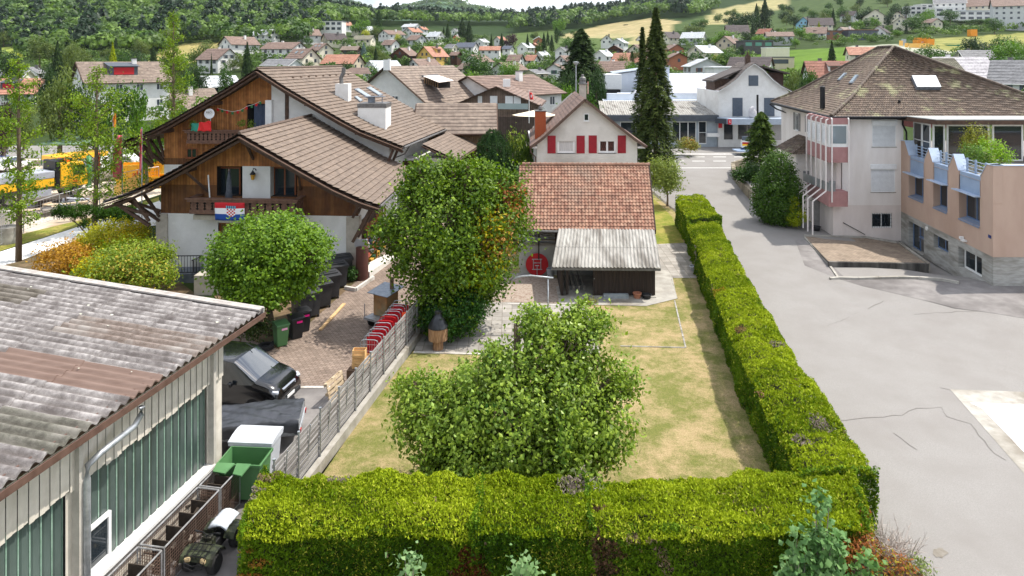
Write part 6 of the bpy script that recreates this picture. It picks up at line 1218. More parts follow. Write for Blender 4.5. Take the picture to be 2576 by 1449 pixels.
def trolley(label,p,rz,red=True,col_=STEEL):
 M=TR(p.x,p.y,p.z,rz);t=thing('roll_trolley',p,label,'trolley','roll trolleys lined up behind the fence');q=MB(M)
 for y in(-.22,.22):q.tube([(-.38,y,.15),(-.38,y,1.45),(-.33,y,1.56),(-.22,y,1.6),(.22,y,1.6),(.33,y,1.56),(.38,y,1.45),(.38,y,.15)],.018,6)
 for x in(-.38,.38):q.tube([(x,-.22,.2),(x,.22,.2)],.016,5)
 q.build('frame',col_,t)
 q=MB(M)
 if red:q.box(-.36,-.205,.3,.36,-.195,1.42);q.box(-.36,.195,.3,.36,.205,1.42)
 else:
  for i in range(7):x=-.3+.1*i;q.tube([(x,-.2,.2),(x,-.2,1.55)],.006,4)
  for k in range(5):q.tube([(-.38,-.2,.35+.26*k),(.38,-.2,.35+.26*k)],.006,4)
 q.build('panel',REDC if red else WIRE,t)
 q=MB(M);q.box(-.38,-.24,.14,.38,.24,.18);q.build('base',STEEL,t)
 for x in(-.32,.32):
  for y in(-.18,.18):q=MB(M@Matrix.Translation((x,y,.06))@Matrix.Rotation(R(90),4,'Y'));q.lathe([(.055,-.015),(.055,.015)],(0,0,0),10);q.build('castor',PLK,t)
nm_=['wire roll trolley without red panel at the near end of the row behind the fence','roll trolley with low red panel, second from the near end','third red panelled roll trolley from the near end','red tubed roll trolley in the middle of the row','red roll trolley with an orange rag on its corner','second farthest red roll trolley behind the fence','farthest red roll trolley under the maple branches']
for i in range(7):
 Y=28.0+.68*i;q=fpt(Y,-.68-.03*i);q.z=0;trolley(nm_[i],q,R(-6+2*(i%3)),i>0,mat('red_tube',(190,30,30),rough=.4)if i==3 else STEEL)
mb=MB();q=fpt(30.75,-.3);mb.add([(q.x,q.y,1.62),(q.x+.18,q.y-.05,1.66),(q.x+.16,q.y-.2,1.3),(q.x-.02,q.y-.1,1.25)],[(0,1,2,3)]);ob=mb.build('orange_rag',mat('orange_rag',(230,80,30),rough=.8));ob.modifiers.new('S','SOLIDIFY').thickness=.02;tag(ob,'orange rag hanging from a roll trolley at the fence','rag')
CRT=mat('crate_wood',(206,160,100),(226,186,130),scale=5,rough=.8);PAL=mat('pallet_wood',(170,150,122),(204,186,158),scale=4,rough=.85,bump=.3)
def crate(label,p,rz,m=CRT):
 M=TR(p.x,p.y,p.z,rz);q=MB(M)
 for k in range(3):z=.03+.085*k;q.box(-.25,-.17,z,.25,-.155,z+.06);q.box(-.25,.155,z,.25,.17,z+.06);q.box(-.25,-.155,z,-.235,.155,z+.06);q.box(.235,-.155,z,.25,.155,z+.06)
 for x in(-.22,.2):
  for y in(-.15,.13):q.box(x,y,0,x+.025,y+.02,.27)
 for k in range(5):q.box(-.235,-.15+.062*k,.005,.235,-.15+.062*k+.05,.015)
 return tag(q.build('wooden_crate',m),label,'crate','fruit crates on the stacked pallets')
def pallet(label,M,m=PAL):
 q=MB(M)
 for k in range(5):q.box(-.6,-.4+.172*k,.122,.6,-.4+.172*k+.11,.144)
 for y in(-.4,-.05,.3):
  q.box(-.6,y,0,.6,y+.1,.022)
  for x in(-.6,-.07,.46):q.box(x,y,.022,x+.14,y+.1,.1)
 for x in(-.6,-.07,.46):q.box(x,-.4,.1,x+.14,.4,.122)
 return tag(q.build('wooden_pallet',m),label,'pallet','wooden pallets behind the fence')
pc_=fpt(27.0,-.75)
for k in range(2):pallet('grey wooden pallet in the low stack behind the fence, '+('bottom'if k==0 else'upper')+' one',TR(pc_.x+.05,pc_.y-1.1,.0+.15*k,R(85)),WEATH)
bx=MB(TR(pc_.x,pc_.y,0,R(-6)))
for k in range(8):bx.box(-.42+.105*k,-.34,.05,-.42+.105*k+.095,-.32,.82);bx.box(-.42+.105*k,.32,.05,-.42+.105*k+.095,.34,.82)
bx.box(-.42,-.32,.05,-.4,.32,.82);bx.box(.4,-.32,.05,.42,.32,.82);bx.box(-.42,-.34,.8,.42,.34,.83);tag(bx.build('timber_box',mat('brown_box_boards',(86,68,54),(110,90,72),scale=4,rough=.9)),'brown board box carrying the fruit crates behind the fence','box')
for k in range(3):crate(('bottom','middle','topmost')[k]+' pale wooden fruit crate of the stack behind the fence',Vector((pc_.x,pc_.y-.05,.84+.235*k)),R(-6+3*k))
crate('single pale fruit crate right behind the crate stack',Vector((pc_.x+.2,pc_.y+.42,.84)),R(80))
pallet('pale pallet standing upright and leaning near the paving edge',TR(-6.75,26.1,.05,R(75))@Matrix.Rotation(R(78),4,'X')@Matrix.Translation((0,.4,0)))
sk=thing('smoker_cart',(-6.15,33.2,0),'cart mounted smoker cabinet with sheet metal roof and flue at the fence','smoker');SM=TR(-6.15,33.3,0,R(-32))
q=MB(SM);q.box(-.42,-.42,.62,.42,.42,1.7);q.build('cabinet',mat('aged_print_panel',(150,132,100),(110,96,74),(190,120,50),scale=2,rough=.6),sk,bevel=.01)
q=MB(SM);q.add([(-.65,-.62,1.68),(.65,-.62,1.68),(.65,.62,1.86),(-.65,.62,1.86),(-.65,-.62,1.71),(.65,-.62,1.71),(.65,.62,1.89),(-.65,.62,1.89)],[(0,3,2,1),(4,5,6,7),(0,1,5,4),(1,2,6,5),(2,3,7,6),(3,0,4,7)]);q.build('roof',mat('checker_sheet',(126,134,144),(156,164,174),scale=5,rough=.4,metal=.6),sk)
q=MB(SM);q.tube([(.2,.2,1.8),(.2,.2,2.35)],.1,12);q.build('flue',mat('rust_flue',(110,82,66),(140,110,90),scale=5,rough=.7),sk,smooth=True)
q=MB(SM);q.box(-.62,-.9,.5,.55,.5,.6);q.tube([(-.6,-.85,.5),(-.6,-.85,1.25)],.02,5);q.build('trailer_frame',STEEL,sk)
for s in(-.6,.6):q=MB(SM@Matrix.Translation((s,-.3,.3))@Matrix.Rotation(R(90),4,'Y'));q.lathe([(.16,-.08),(.29,-.07),(.3,0),(.29,.07),(.16,.08)],(0,0,0),18);q.build('wheel',TYRE,sk,smooth=True,sharp=50)
CREAM=mat('cream_render',(228,222,217),(235,230,226),(214,206,199),stretch=(1,1,.3),scale=1.2,rough=.92,bump=.5,bscale=22);CREAM2=mat('pinkish_render',(220,209,203),(226,216,210),(204,192,184),stretch=(1,1,.3),scale=1.2,rough=.92,bump=.5,bscale=22)
PINKR=mat('old_rose_render',(158,116,114),(170,128,126),scale=2,rough=.9,bump=.3);BLIND=mat('blind_white',(220,221,221),(232,233,233),scale=3,rough=.5)
T_OLD=tilemat('old_scalloped_tiles',[(96,82,70),(118,102,88),(84,72,62),(132,116,102),(104,88,76)],.19,.30,groove=0,moss=(196,200,150),mossw=(.56,.74),mscale=.55,lines=False)
hh=thing('hipped_house',(31,55,.4),'large cream hipped roof house with old brown tiles and white lattice bay at the right','house')
FL,FR_,BL,BR=Vector((22.55,48.2,8.98)),Vector((41.5,48.2,8.98)),Vector((24.5,64.6,8.98)),Vector((43,64.6,8.98));R1,R2=Vector((31.85,57.0,14.03)),Vector((32.4,60.4,14.03))
def lv(a,b,f,dz):v=a.lerp(b,f);return Vector((v.x,v.y,v.z-dz))
mb=MB();k=.28;dz=.28
for ea,eb,ra,rb in((FL,FR_,R1,R1),(BL,FL,R2,R1),(FR_,BR,R1,R2),(BR,BL,R2,R2)):courses(mb,[(ea,eb),(lv(ea,ra,k,dz),lv(eb,rb,k,dz)),(ra,rb)],.30,.04,.21,.022,5)
rf=mb.build('roof',T_OLD,hh)
mb=MB()
for a,b in((FL,R1),(FR_,R1),(BL,R2),(R1,R2)):
 m_=lv(a,b,k,dz)if a is not R1 else a.lerp(b,.5)
 for p,q in((a,m_),(m_,b)):
  n=max(1,int((q-p).length/.38))
  for i in range(n):mb.tube([p.lerp(q,i/n)+Vector((0,0,.05)),p.lerp(q,(i+1.15)/n)+Vector((0,0,.09))],[.15,.11],8)
mb.build('hip_tiles',T_OLD,rf,smooth=False)
mb=MB();e_=Vector((0,0,-.1))
for a,b in((FL,FR_),(BL,FL)):mb.beam(a+e_,b+e_,.05,.2);mb.tube([a+Vector((-.05,-.08,-.04)),b+Vector((-.05,-.08,-.04))],.075,8)
mb.poly([FL+e_*1.2,FR_+e_*1.2,BR+e_*1.2,BL+e_*1.2]);mb.tube([(22.5,48.1,8.9),(23.2,48.6,8.4)],.05,6);mb.tube([BL+Vector((-.1,0,-.2)),BL+Vector((.3,-.6,-.6)),Vector((25.0,61.5,8.1)),Vector((25.0,61.5,1.5))],.07,6)
g0=Pt(2271,296,48.8);mb.tube([g0,g0+Vector((0,0,-.5)),g0+Vector((.25,0,-1.0)),g0+Vector((.28,0,-2.2))],.07,6);mb.build('gutter',IRON,hh)
Wm=Wall((23.7,49),(28.0,49));u3=Wm.r(2193,536,2244,573);b1_=Wm.r(2194,314,2254,369);b2_=Wm.r(2191,425,2252,483)
zs_=13-366*49/1717
mb=MB();holed(mb,Wm.M,(0,4.4,zs_,8.95),[b1_,b2_],.14);mb.M=None;mb.grid([[(25.05,63.5,zs_+1),(23.7,49,zs_+1)],[(25.05,63.5,8.9),(23.7,49,8.9)]]);mb.grid([[(25.05,63.5,0),(23.7,49,0)],[(25.05,63.5,zs_+1),(23.7,49,zs_+1)]]);mb.build('upper_wall',CREAM,hh)
mb=MB();holed(mb,Wm.M,(0,4.4,0,zs_),[u3],.16);mb.build('lower_wall',CREAM2,hh)
for r_ in(b1_,b2_):
 window(hh,Wm.M,r_,WHITEF,GLASS,fw=.05,d=.03,fr=.06,blind=BLIND,sm=CONC);mb=Wm.mb();mb.box(r_[0]-.06,-.10,r_[3]-.02,r_[1]+.06,.05,r_[3]+.34);mb.build('blind_box',BLIND,hh,bevel=.02)
wg=window(hh,Wm.M,u3,WHITEF,GLASS,nx=2,fw=.08,d=.08)
mb=Wm.mb()
for i in range(9):u=u3[0]+.05+(u3[1]-u3[0]-.1)*i/8;mb.box(u-.008,.01,u3[2],u+.008,.025,u3[3])
for i in range(4):z=u3[2]+.15+(u3[3]-u3[2]-.3)*i/3;mb.box(u3[0],.008,z-.008,u3[1],.02,z+.008)
mb.build('grille',IRON,wg)
mb=MB();a=Pt(2121,560,48.93);b=Pt(2176,590,48.93);mb.tube([a,b],.025,6);mb.build('handrail',IRON,hh)
Ws=Wall((25.05,63.5),(23.7,49));SHG=mat('grey_shutter',(120,118,116),(136,134,132),scale=4,rough=.7)
for q in((2001,283,2009,329),(2030,291,2037,335),(2016,400,2024,440)):
 r_=Ws.r(*q);window(hh,Ws.M,r_,WHITEF,GLASS,fw=.07,d=-.03,nx=2);shutters(hh,Ws.M,r_,SHG,min(.55,(r_[1]-r_[0])*.55))
mb=MB();P1=[(22.2,54.2,5.5),(22.6,58.6,5.5),(24.6,58.6,6.6),(24.3,55.6,6.6),(24.1,54.2,5.55)];courses(mb,[(P1[1],P1[0]),(P1[2],P1[3])],.3,.03,.2,.02,5);courses(mb,[(P1[0],P1[4]),(P1[3],P1[3])],.3,.03,.2,.02,5);mb.build('porch_roof',T_OLD,hh)
mb=MB();mb.box(22.9,55,0.8,24.4,58,5.4);mb.build('porch_wall',CREAM,hh)
X0,X1,Y0,Y1=22.27,23.62,48.0,52.4;zz=lambda y:13-(y-150)*48/1717
def bayband(mb,y0,y1,ins=0):mb.add([(X0+ins,Y0+ins,zz(y1)),(X1,Y0+ins,zz(y1)),(X1,Y1-ins,zz(y1)),(X0+ins+.4,Y1-ins,zz(y1)),(X0+ins,Y0+ins,zz(y0)),(X1,Y0+ins,zz(y0)),(X1,Y1-ins,zz(y0)),(X0+ins+.4,Y1-ins,zz(y0))],[(0,3,2,1),(4,5,6,7),(0,1,5,4),(1,2,6,5),(2,3,7,6),(3,0,4,7)])
mb=MB()
for a,b in((297,313),(370,409),(482,520)):bayband(mb,a,b)
bay=mb.build('bay',PINKR,hh)
mb=MB();bayband(mb,313,370,.02);mb.build('bay_frame',WHITEF,bay)
mb=MB();bayband(mb,409,482,1.0);mb.build('balcony_back',CREAM2,bay)
mb=MB();r_=(.62,1.28);mb.box(X0+.15,Y0-.01,zz(361),X1-.12,Y0+.02,zz(317));n=9
for i in range(1):pass
mb.build('bay_pane',GLASSL,bay)
for i in range(4):
 ya=Y0+.35+i*1.02;xa=X0+.4*(ya-Y0)/4.4-.012;q=MB();q.add([(xa,ya,zz(362)),(xa+.08,ya+.8,zz(362)),(xa+.08,ya+.8,zz(318)),(xa,ya,zz(318))],[(0,1,2,3)]);q.build('bay_pane',GLASS,bay)
 q=MB()
 for j in range(16):z=zz(362)+(zz(318)-zz(362))*(j+.5)/16;q.add([(xa-.05,ya,z-.03),(xa+.03,ya+.8,z-.03),(xa+.06,ya+.8,z+.03),(xa-.02,ya,z+.03)],[(0,1,2,3)])
 q.build('louvre',BLIND,bay)
mb=MB();
for ya in(48.05,52.3):mb.box(X0+.05,ya,zz(482),X0+.5,ya+.04,zz(455))
mb.box(X0+.05,48.1,zz(482),X0+.08,52.3,zz(460));mb.build('balcony_parapet',mat('grey_glass_panel',(120,122,122),(140,142,142),scale=2,rough=.3),bay)
for i in range(7):
 mb=MB()
 if i<5:
  ya=48.05+i*1.0;xa=X0-.18+.09*(ya-48);pts=[(xa+.75,ya+.1,9.0),(xa,ya,8.75),(xa,ya,3.75),(xa-1.0,ya-.15,3.05),(xa-1.0,ya-.15,.7)]
 else:xa=(X0+.16,X1-.02)[i-5];ya=47.85;pts=[(xa,ya+.1,8.9),(xa,ya,8.8),(xa,ya,3.0)]
 for a,b in zip(pts,pts[1:]):mb.beam(a,b,.075,.075,up=(1,0,0.01))
 mb.build('lattice_post',mat('lattice_white',(216,208,204),(224,218,214),scale=3,rough=.6),hh)
mb=MB();mb.box(23.0,48.9,0,23.7,54,zz(520));mb.build('base_wall',CREAM2,hh);mb=MB();mb.box(22.5,51.0,.4,23.1,51.1,zz(522));mb.build('grey_door',SHG,hh)
PLf=(FL.lerp(R1,k)-Vector((0,0,dz)),((FR_-FL).cross(R1-FL.lerp(R1,k)+Vector((0,0,dz)))).normalized());PLl=(FL.lerp(R1,k)-Vector((0,0,dz)),(R1-FL.lerp(R1,k)+Vector((0,0,dz))).cross(BL-FL).normalized()*1)
PLl=(PLl[0],PLl[1]if PLl[1].z>0 else-PLl[1])
SOL=mat('white_roof_blind',(206,208,214),(222,224,228),scale=3,rough=.5)
skylight(hh,PLf,((2291,197),(2351,197),(2365,226),(2304,226)),SOL,FLASH,.28,'roof_window')
for q in(((2107,203),(2113,203),(2131,185),(2125,185)),((2136,211),(2145,211),(2161,190),(2153,190))):skylight(hh,PLl,q)
for(x0,x1,y0,y1,Yf)in((2063,2075,214,268,51.5),(2266,2273,229,253,51.5),(2259,2265,249,273,50)):
 a=Pt((x0+x1)/2,y1,Yf);s=F/Yf;mb=MB();mb.lathe([((x1-x0)/2/s,0),((x1-x0)/2/s,(y1-y0)/s),((x1-x0)/2/s*1.15,(y1-y0)/s+.02),(.05,(y1-y0)/s+.1)],a-Vector((0,0,.15)),12);mb.build('flue',IRON,hh,smooth=True,sharp=40)
PEACH=mat('peach_render',(184,158,141),(191,165,148),(175,148,131),stretch=(1,1,.35),scale=1.3,rough=.95,bump=.5,bscale=40);BLUEP=mat('pale_blue_render',(140,158,182),(150,168,192),(130,148,172),scale=1.2,rough=.9,bump=.3,bscale=40)
FCON=pavemat('formwork_concrete',(158,156,150),3.0,.42,.5,(120,116,108),0,.7);FCON=mat('board_concrete',(150,148,142),(180,178,172),(126,122,112),scale=1.6,rough=.9,bump=.5,stretch=(1,1,5));CAPB=mat('blue_zinc_cap',(166,182,204),(186,200,218),scale=2,rough=.45,metal=.2);BLF=mat('blue_frame',(84,108,144),(98,122,156),scale=3,rough=.5);SLG=mat('slate_blue_sill',(110,122,142),(126,138,158),scale=3,rough=.6)
A=(27.95,49.2);Bc=(26.5,37.6);Wp=Wall(A,Bc);an=thing('annex_building',(33,43,0),'peach rendered annex with zigzag parapet, pale blue panels and raw concrete base','building');ZB=2.12
cv=lambda x,y:(x*.324+2213.7,y*.324+268.3)
op=[Wp.r(*cv(222,512),*cv(338,741)),Wp.r(*cv(413,572),*cv(523,824)),Wp.r(*cv(612,643),*cv(775,934))]
pil=[[(150,265),(195,266),(228,380)],[(343,412),(380,325),(412,434)],[(530,470),(573,372),(612,497)],[(780,545),(830,448),(875,455)]]
ztop=min(Wp.at(*cv(*p))[1]for pl in pil for p in(pl[0],pl[-1]));zpan=ztop-.03
mb=MB();holed(mb,Wp.M,(0,Wp.len,ZB,min(o[3]for o in op)),[(o[0],o[1],o[2],99)for o in op],.01);zl=min(o[3]for o in op)
mb=MB();holed(mb,Wp.M,(0,Wp.len,ZB,zl),[(o[0],o[1],o[2],zl+1)for o in op],.55)
us=[(0 if i==0 else Wp.at(*cv(*pl[0]))[0],Wp.len if i==3 else Wp.at(*cv(*pl[-1]))[0])for i,pl in enumerate(pil)]
PT=[]
for i,pl in enumerate(pil):
 u0,u1=us[i];top=[Wp.at(*cv(*p))for p in pl];top[0]=(u0,top[0][1]);
 if i==3:top[-1]=(Wp.len,top[1][1])
 mb.M=Wp.M;mb.ext([(u0,0,zl)]+[(u,0,z)for u,z in top][:1]+[(u,0,z)for u,z in top[1:]]+[(u1 if i<3 else Wp.len,0,zl)],(0,.5,0));PT.append(top)
mb.M=None;zt_=PT[3][1][1];mb.grid([[(Bc[0],Bc[1],ZB),(48,Bc[1],ZB)],[(Bc[0],Bc[1],zt_),(48,Bc[1],zt_)]]);mb.box(Bc[0]+.02,Bc[1]+.002,zt_-1.2,48,Bc[1]+.35,zt_-.004);mb.build('rendered_wall',PEACH,an)
for i in range(3):
 a,b=us[i][1],us[i+1][0];z1=PT[i][-1][1];z1b=PT[i+1][0][1];mb=MB(Wp.M);mb.ext([(a,.06,op[i][3]-.02),(b,.06,op[i][3]-.02),(b,.06,z1b),(a,.06,z1)],(0,.3,0));mb.build('blue_panel',BLUEP,an)
 mb=MB(Wp.M);o=op[i];mb.box(o[0]-.25,-.32,o[3]-.02,o[1]+.02,.1,o[3]+.04);mb.build('ledge',CAPB,an)
 w=window(an,Wp.M,(o[0]+.02,o[1]-.02,o[2]+.1,o[3]-.05),BLF,GLASS,nx=2,fw=.07,d=.42,sill=False);mb=MB(Wp.M);mb.add([(o[0],-.05,o[2]-.02),(o[1],-.05,o[2]-.02),(o[1],.45,o[2]+.12),(o[0],.45,o[2]+.12),(o[0],-.05,o[2]-.1),(o[1],-.05,o[2]-.1)],[(0,1,2,3),(4,5,1,0)]);mb.build('sill',SLG,w)
mb=MB(Wp.M)
for i in range(4):
 t=PT[i]
 for(ua,za),(ub,zb2)in zip(t,t[1:]):mb.add([(ua,-.04,za+.01),(ub,-.04,zb2+.01),(ub,.56,zb2+.01),(ua,.56,za+.01),(ua,-.04,za+.05),(ub,-.04,zb2+.05),(ub,.56,zb2+.05),(ua,.56,za+.05)],[(0,1,2,3),(7,6,5,4),(0,4,5,1),(3,2,6,7),(0,3,7,4),(1,5,6,2)])
mb.M=None;mb.box(Bc[0]-.04,Bc[1]-.05,zt_+.01,48,Bc[1]+.4,zt_+.05);mb.build('parapet_cap',CAPB,an)
co=[Wp.r(*cv(222,885),*cv(340,1052)),Wp.r(*cv(415,985),*cv(530,1152)),Wp.r(*cv(608,1085),*cv(790,1352))];co[0]=(co[0][0],co[0][1],co[0][2]-.9,co[0][3]);co[2]=(co[2][0],co[2][1],max(.5,co[2][2]),min(co[2][3],ZB-.12))
co=[(a,b,c,min(d,ZB-.15))for a,b,c,d in co]
mb=MB();holed(mb,Wp.M,(0,Wp.len,-.2,ZB),co,.4);mb.M=None;mb.grid([[(Bc[0],Bc[1]+.02,-.2),(48,Bc[1]+.02,-.2)],[(Bc[0],Bc[1]+.02,ZB),(48,Bc[1]+.02,ZB)]]);mb.box(31.4,37.6,0,31.43,37.7,ZB-.1);mb.build('concrete_base',FCON,an)
window(an,Wp.M,(co[0][0],(co[0][0]+co[0][1])/2-.05,*co[0][2:]),BLF,GLASS,fw=.09,d=.3,name='door',sill=False);window(an,Wp.M,((co[0][0]+co[0][1])/2,co[0][1],co[0][2]+1.0,co[0][3]),BLF,GLASS,nx=2,fw=.07,d=.25,sm=SLG);window(an,Wp.M,co[1],BLF,GLASS,nx=2,fw=.08,d=.28,sm=SLG);window(an,Wp.M,(co[2][0]+.1,co[2][1],co[2][2],co[2][3]),WHITEF,GLASS,nx=2,fw=.12,d=.3,name='sliding_door',sill=False)
mb=MB(Wp.M);u,z=Wp.at(*cv(365,945));mb.lathe([(.14,-.03),(.14,.03)],(u,-.03,z),14,Matrix.Rotation(R(90),4,'X'));u,z=Wp.at(*cv(665,1040));mb.box(u-.2,-.2,z-.05,u+.15,0,z+.05);mb.box(u-.25,-.25,z+.05,u-.1,-.05,z+.2);mb.build('wall_lamp',WHITEF,an)
mb=MB(Wp.M);u,z=Wp.at(*cv(852,1008));mb.box(u-.14,-.015,z-.09,u+.14,0,z+.09);pl_=mb.build('number_plate',mat('blue_enamel',(30,50,110),rough=.4),an)
mb=MB();mb.poly([(28.2,49.2,6.05),(26.9,37.9,6.05),(48,37.9,6.05),(48,49.2,6.05)]);mb.build('terrace_floor',CONC,an)
gl_=thing('glazed_pavilion',(36,47,6.1),'glazed rooftop pavilion with flat grey roof above the peach annex','pavilion');Wg=Wall((28.75,49.0),(28.45,46.4));W2=Wall((28.45,46.4),(48,46.4))
for a,b in((.1,1.35),(1.4,2.55)):window(gl_,Wg.M,(a,b,6.1,8.6),WHITEF,GLASS,nx=1,ny=2,fw=.1,d=0,sill=False)
for i,(a,b)in enumerate(((.15,1.0),(1.1,4.0),(4.2,6.3),(6.5,9.4),(9.6,12.5))):window(gl_,W2 .M,(a,b,6.1,8.6),WHITEF,GLASS if i!=3 else GLASSL,fw=.12,d=0,sill=False)
mb=MB();mb.ext([(27.6,49.3,8.98),(28.2,45.3,8.98),(48,45.3,8.98),(48,50,8.98)],(0,0,.05));mb.build('flat_roof',mat('roof_felt',(150,152,150),(168,170,168),scale=3,rough=.9),gl_);mb=MB();mb.ext([(27.6,49.3,8.68),(28.2,45.3,8.68),(48,45.3,8.68),(48,50,8.68)],(0,0,.295));mb.build('fascia',BEAM,gl_)
for i in range(3):
 a,b=us[i][1],us[i+1][0];t=thing('terrace_rail',Wp.M@Vector(((a+b)/2,.5,6.1)),('short','middle','longest near')[i]+' railing with pale blue posts between the parapet peaks of the annex','railing','railings between the parapet peaks');z0=min(PT[i][-1][1],PT[i+1][0][1]);mb=MB(Wp.M)
 for j in range(4):mb.tube([(a-.2,.35,z0+.12+.2*j),(b+.3,.35,z0+.12+.2*j)],.02,6)
 mb.build('rail',CAPB,t);mb=MB(Wp.M)
 for u in(a+.25,(a+b)/2,b-.1):mb.box(u-.04,.3,z0-.3,u+.04,.4,z0+.82)
 mb.build('post',BLUEP,t)
tree('terrace_shrub','tall golden green shrub growing on the roof terrace',(30.4,44.5,6.1),[B(2455,345,44.5,28,30,.8),B(2440,370,44.3,22,22,.6),B(2470,360,44.3,20,20,.6)],170,14,.15,.12,((80,100,40),(168,164,70)),.04,None,None,'shrub',shell=.5,sub='stem')
tree('rose_bush','rose bush with pale pink flowers on the roof terrace',(29.6,42.2,6.1),[B(2445,385,42.3,24,24,.6),B(2470,395,42.3,20,18,.6)],110,12,.14,.10,((66,100,44),(120,150,70)),.03,None,[(29.7,42,7.2,.5,(240,200,190),.2),(30,42,6.9,.4,(246,214,200),.2)],'shrub',shell=.6,sub='stem')
tree('terrace_shrub','bright green loose bush on the roof terrace beside the rose',(31.0,42.6,6.1),[B(2490,375,43,24,28,.7),B(2520,390,43,22,22,.7),B(2475,395,42.6,20,18,.6)],190,14,.16,.12,((92,138,40),(170,200,84)),.03,None,None,'shrub',shell=.5,sub='stem')
pm=thing('fan_palm',(32.2,41.6,6.1),'fan palm in the corner of the roof terrace','palm');mb=MB();mb.tube([(32.2,41.6,6.0),(32.2,41.6,7.1)],[.12,.09],8);mb.build('trunk',BARK,pm);mb=MB()
for i in range(26):
 a=i*2.4;el=random.uniform(-.3,1.2);d=Vector((math.cos(a)*math.cos(el),math.sin(a)*math.cos(el),math.sin(el)));c=Vector((32.2,41.6,7.1))+d*.55;s_=d.cross(Vector((0,0,1))).normalized();mb.tube([(32.2,41.6,7.1),c],.01,3,False)
 for j in range(9):w_=(j-4)*.22;e=c+(d*math.cos(w_)+s_*math.sin(w_))*.45-Vector((0,0,.08*abs(j-4)/2));mb.add([c+s_*.012,e,c-s_*.012+Vector((0,0,.01))],[(0,1,2)])
mb.build('fronds',mat('palm_green',(96,124,60),(140,160,88),scale=5,rough=.5),pm)
pA,pB,pC,pD,pE=G(2024,596),None,None,None,None
def at_z(px,py,z):Y=F*(CH-z)/(py-YH);return Vector(((px-XC)*Y/F,Y,z))
pA.z+=.05;pB=at_z(2086,660,.5);pC=at_z(2336,665,.42);pD=at_z(2262,612,.02);pE=at_z(2180,598,.25)
mb=MB();mb.add([pA,pB,pC,pD,pE],[(0,1,2),(0,2,3),(0,3,4)]);tag(mb.build('platform_paving',pavemat('platform_setts',(164,148,132),.2,.12,mortar=(108,96,84),wob=.6)),kind='structure')
mb=MB()
for a,b in((pB,pC),):mb.ext([a+Vector((0,-.01,.03)),b+Vector((0,-.01,.03)),Vector((b.x,b.y-.01,-.8)),Vector((a.x,a.y-.01,-.1))],(0,.22,0))
tag(mb.build('retaining_wall',mat('blackened_concrete',(44,42,40),(74,72,68),(112,108,102),scale=1.5,rough=.95,bump=.5,stretch=(3,1,.4))),'blackened low retaining wall under the paved platform','wall')
mb=MB()
for a,b in((pC,pD),(pD,pE),(pE,pA)):mb.beam(a+Vector((0,0,-.15)),b+Vector((0,0,-.15)),.16,.5)
tag(mb.build('platform_kerb',CONC),kind='structure')
kerb('lot_kerb',[(2024,598),(2086,668),(2110,702)],.12,.08,CONC)
pk=pot('tub','black tub under the lattice bay of the hipped house',G(2054,580)+Vector((0,0,0)),.3,.32,PLK)
def conif(name,label,base,h,w,n,pal,size=.3,group=None,drop_=.35,taper=1.0,ns=14,m=NEEDLE,thick=.14,full=1.0,leader=1,rough=.16):
 t=thing(name,base,label,'tree',group);base=Vector(base);MB().tube([base-Vector((0,0,.3)),base+Vector((0,0,h*.95))],[h*.016+.05,.02],8).build('trunk',BARK,t,smooth=True)
 k=n;f=RNG.random(k)**.8;ang=RNG.random(k)*6.283;tier=np.floor(f*ns)/ns;fr_=f*ns-np.floor(f*ns)
 rmax=w*.5*((1-f)**taper)*(.72+.28*(1-fr_))*full+.06;lob=1+rough*np.sin(ang*5+tier*40)+rough*.7*np.sin(ang*9+tier*71+1)+rough*.6*np.sin(tier*97);rr=rmax*lob*(.35+.65*RNG.random(k)**.45)
 pos=np.stack([base.x+np.cos(ang)*rr,base.y+np.sin(ang)*rr,base.z+h*(.04+.96*f)-rr*drop_],axis=1);no=np.stack([np.cos(ang),np.sin(ang),np.full(k,.7)],axis=1)+unit(k)*.6
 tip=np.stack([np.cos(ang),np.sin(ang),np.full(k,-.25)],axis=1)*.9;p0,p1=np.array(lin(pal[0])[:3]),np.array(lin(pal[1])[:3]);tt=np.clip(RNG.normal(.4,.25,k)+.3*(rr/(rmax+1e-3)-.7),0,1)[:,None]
 leafmesh('crown',pos,no,RNG.uniform(.6,1.3,k)*size,p0*(1-tt)+p1*tt,m,t,aspect=.45,shape='sprig',droop=.05,tip=tip);return t
conif('spruce_tree','towering narrow dark spruce beside the house with red shutters',(Pt(1650,300,66).x,66,1.0),17.0,4.6,24000,((42,58,32),(104,118,62)),.36,ns=19,taper=.7,drop_=.5,rough=.3)
conif('spruce_tree','thinner second spruce top just left of the towering one',(Pt(1616,300,68).x,68,1.0),15.2,2.8,8000,((42,58,32),(100,116,60)),.34,ns=17,taper=.75,drop_=.5,rough=.3)
conif('fir_tree','broad layered fir with pale cones beside the street, in front of the shop',G(1915,452),6.6,4.6,9000,((40,68,30),(118,140,66)),.34,ns=8,taper=.62,drop_=-.2)
conif('yew_tree','dense egg shaped evergreen beside the white lattice bay',G(1957,562),5.6,3.2,60,((36,66,24),(76,112,40)),.2,ns=30,taper=.5)
t_=bpy.data.objects['yew_tree'];yb=ORG['yew_tree']
p,n_,c=crown([(yb.x,yb.y,yb.z+2.3,1.75,1.7,2.3),(yb.x,yb.y,yb.z+3.6,1.15,1.15,1.9),(yb.x,yb.y,yb.z+1.3,1.7,1.7,1.4)],1300,15,.17,None,((38,68,24),(92,124,44)),.22,.5);leafmesh('crown',p,n_,RNG.uniform(.1,.2,len(p)),c,LEAF,t_,aspect=.7)
tree('dark_shrub','low dark juniper below the layered fir',G(1885,462),[B(1888,435,62,24,20,1.0),B(1865,440,62,16,12,.8)],160,16,.22,.2,((32,62,24),(72,104,40)),.05,None,None,'shrub',shell=.4,sub=None)
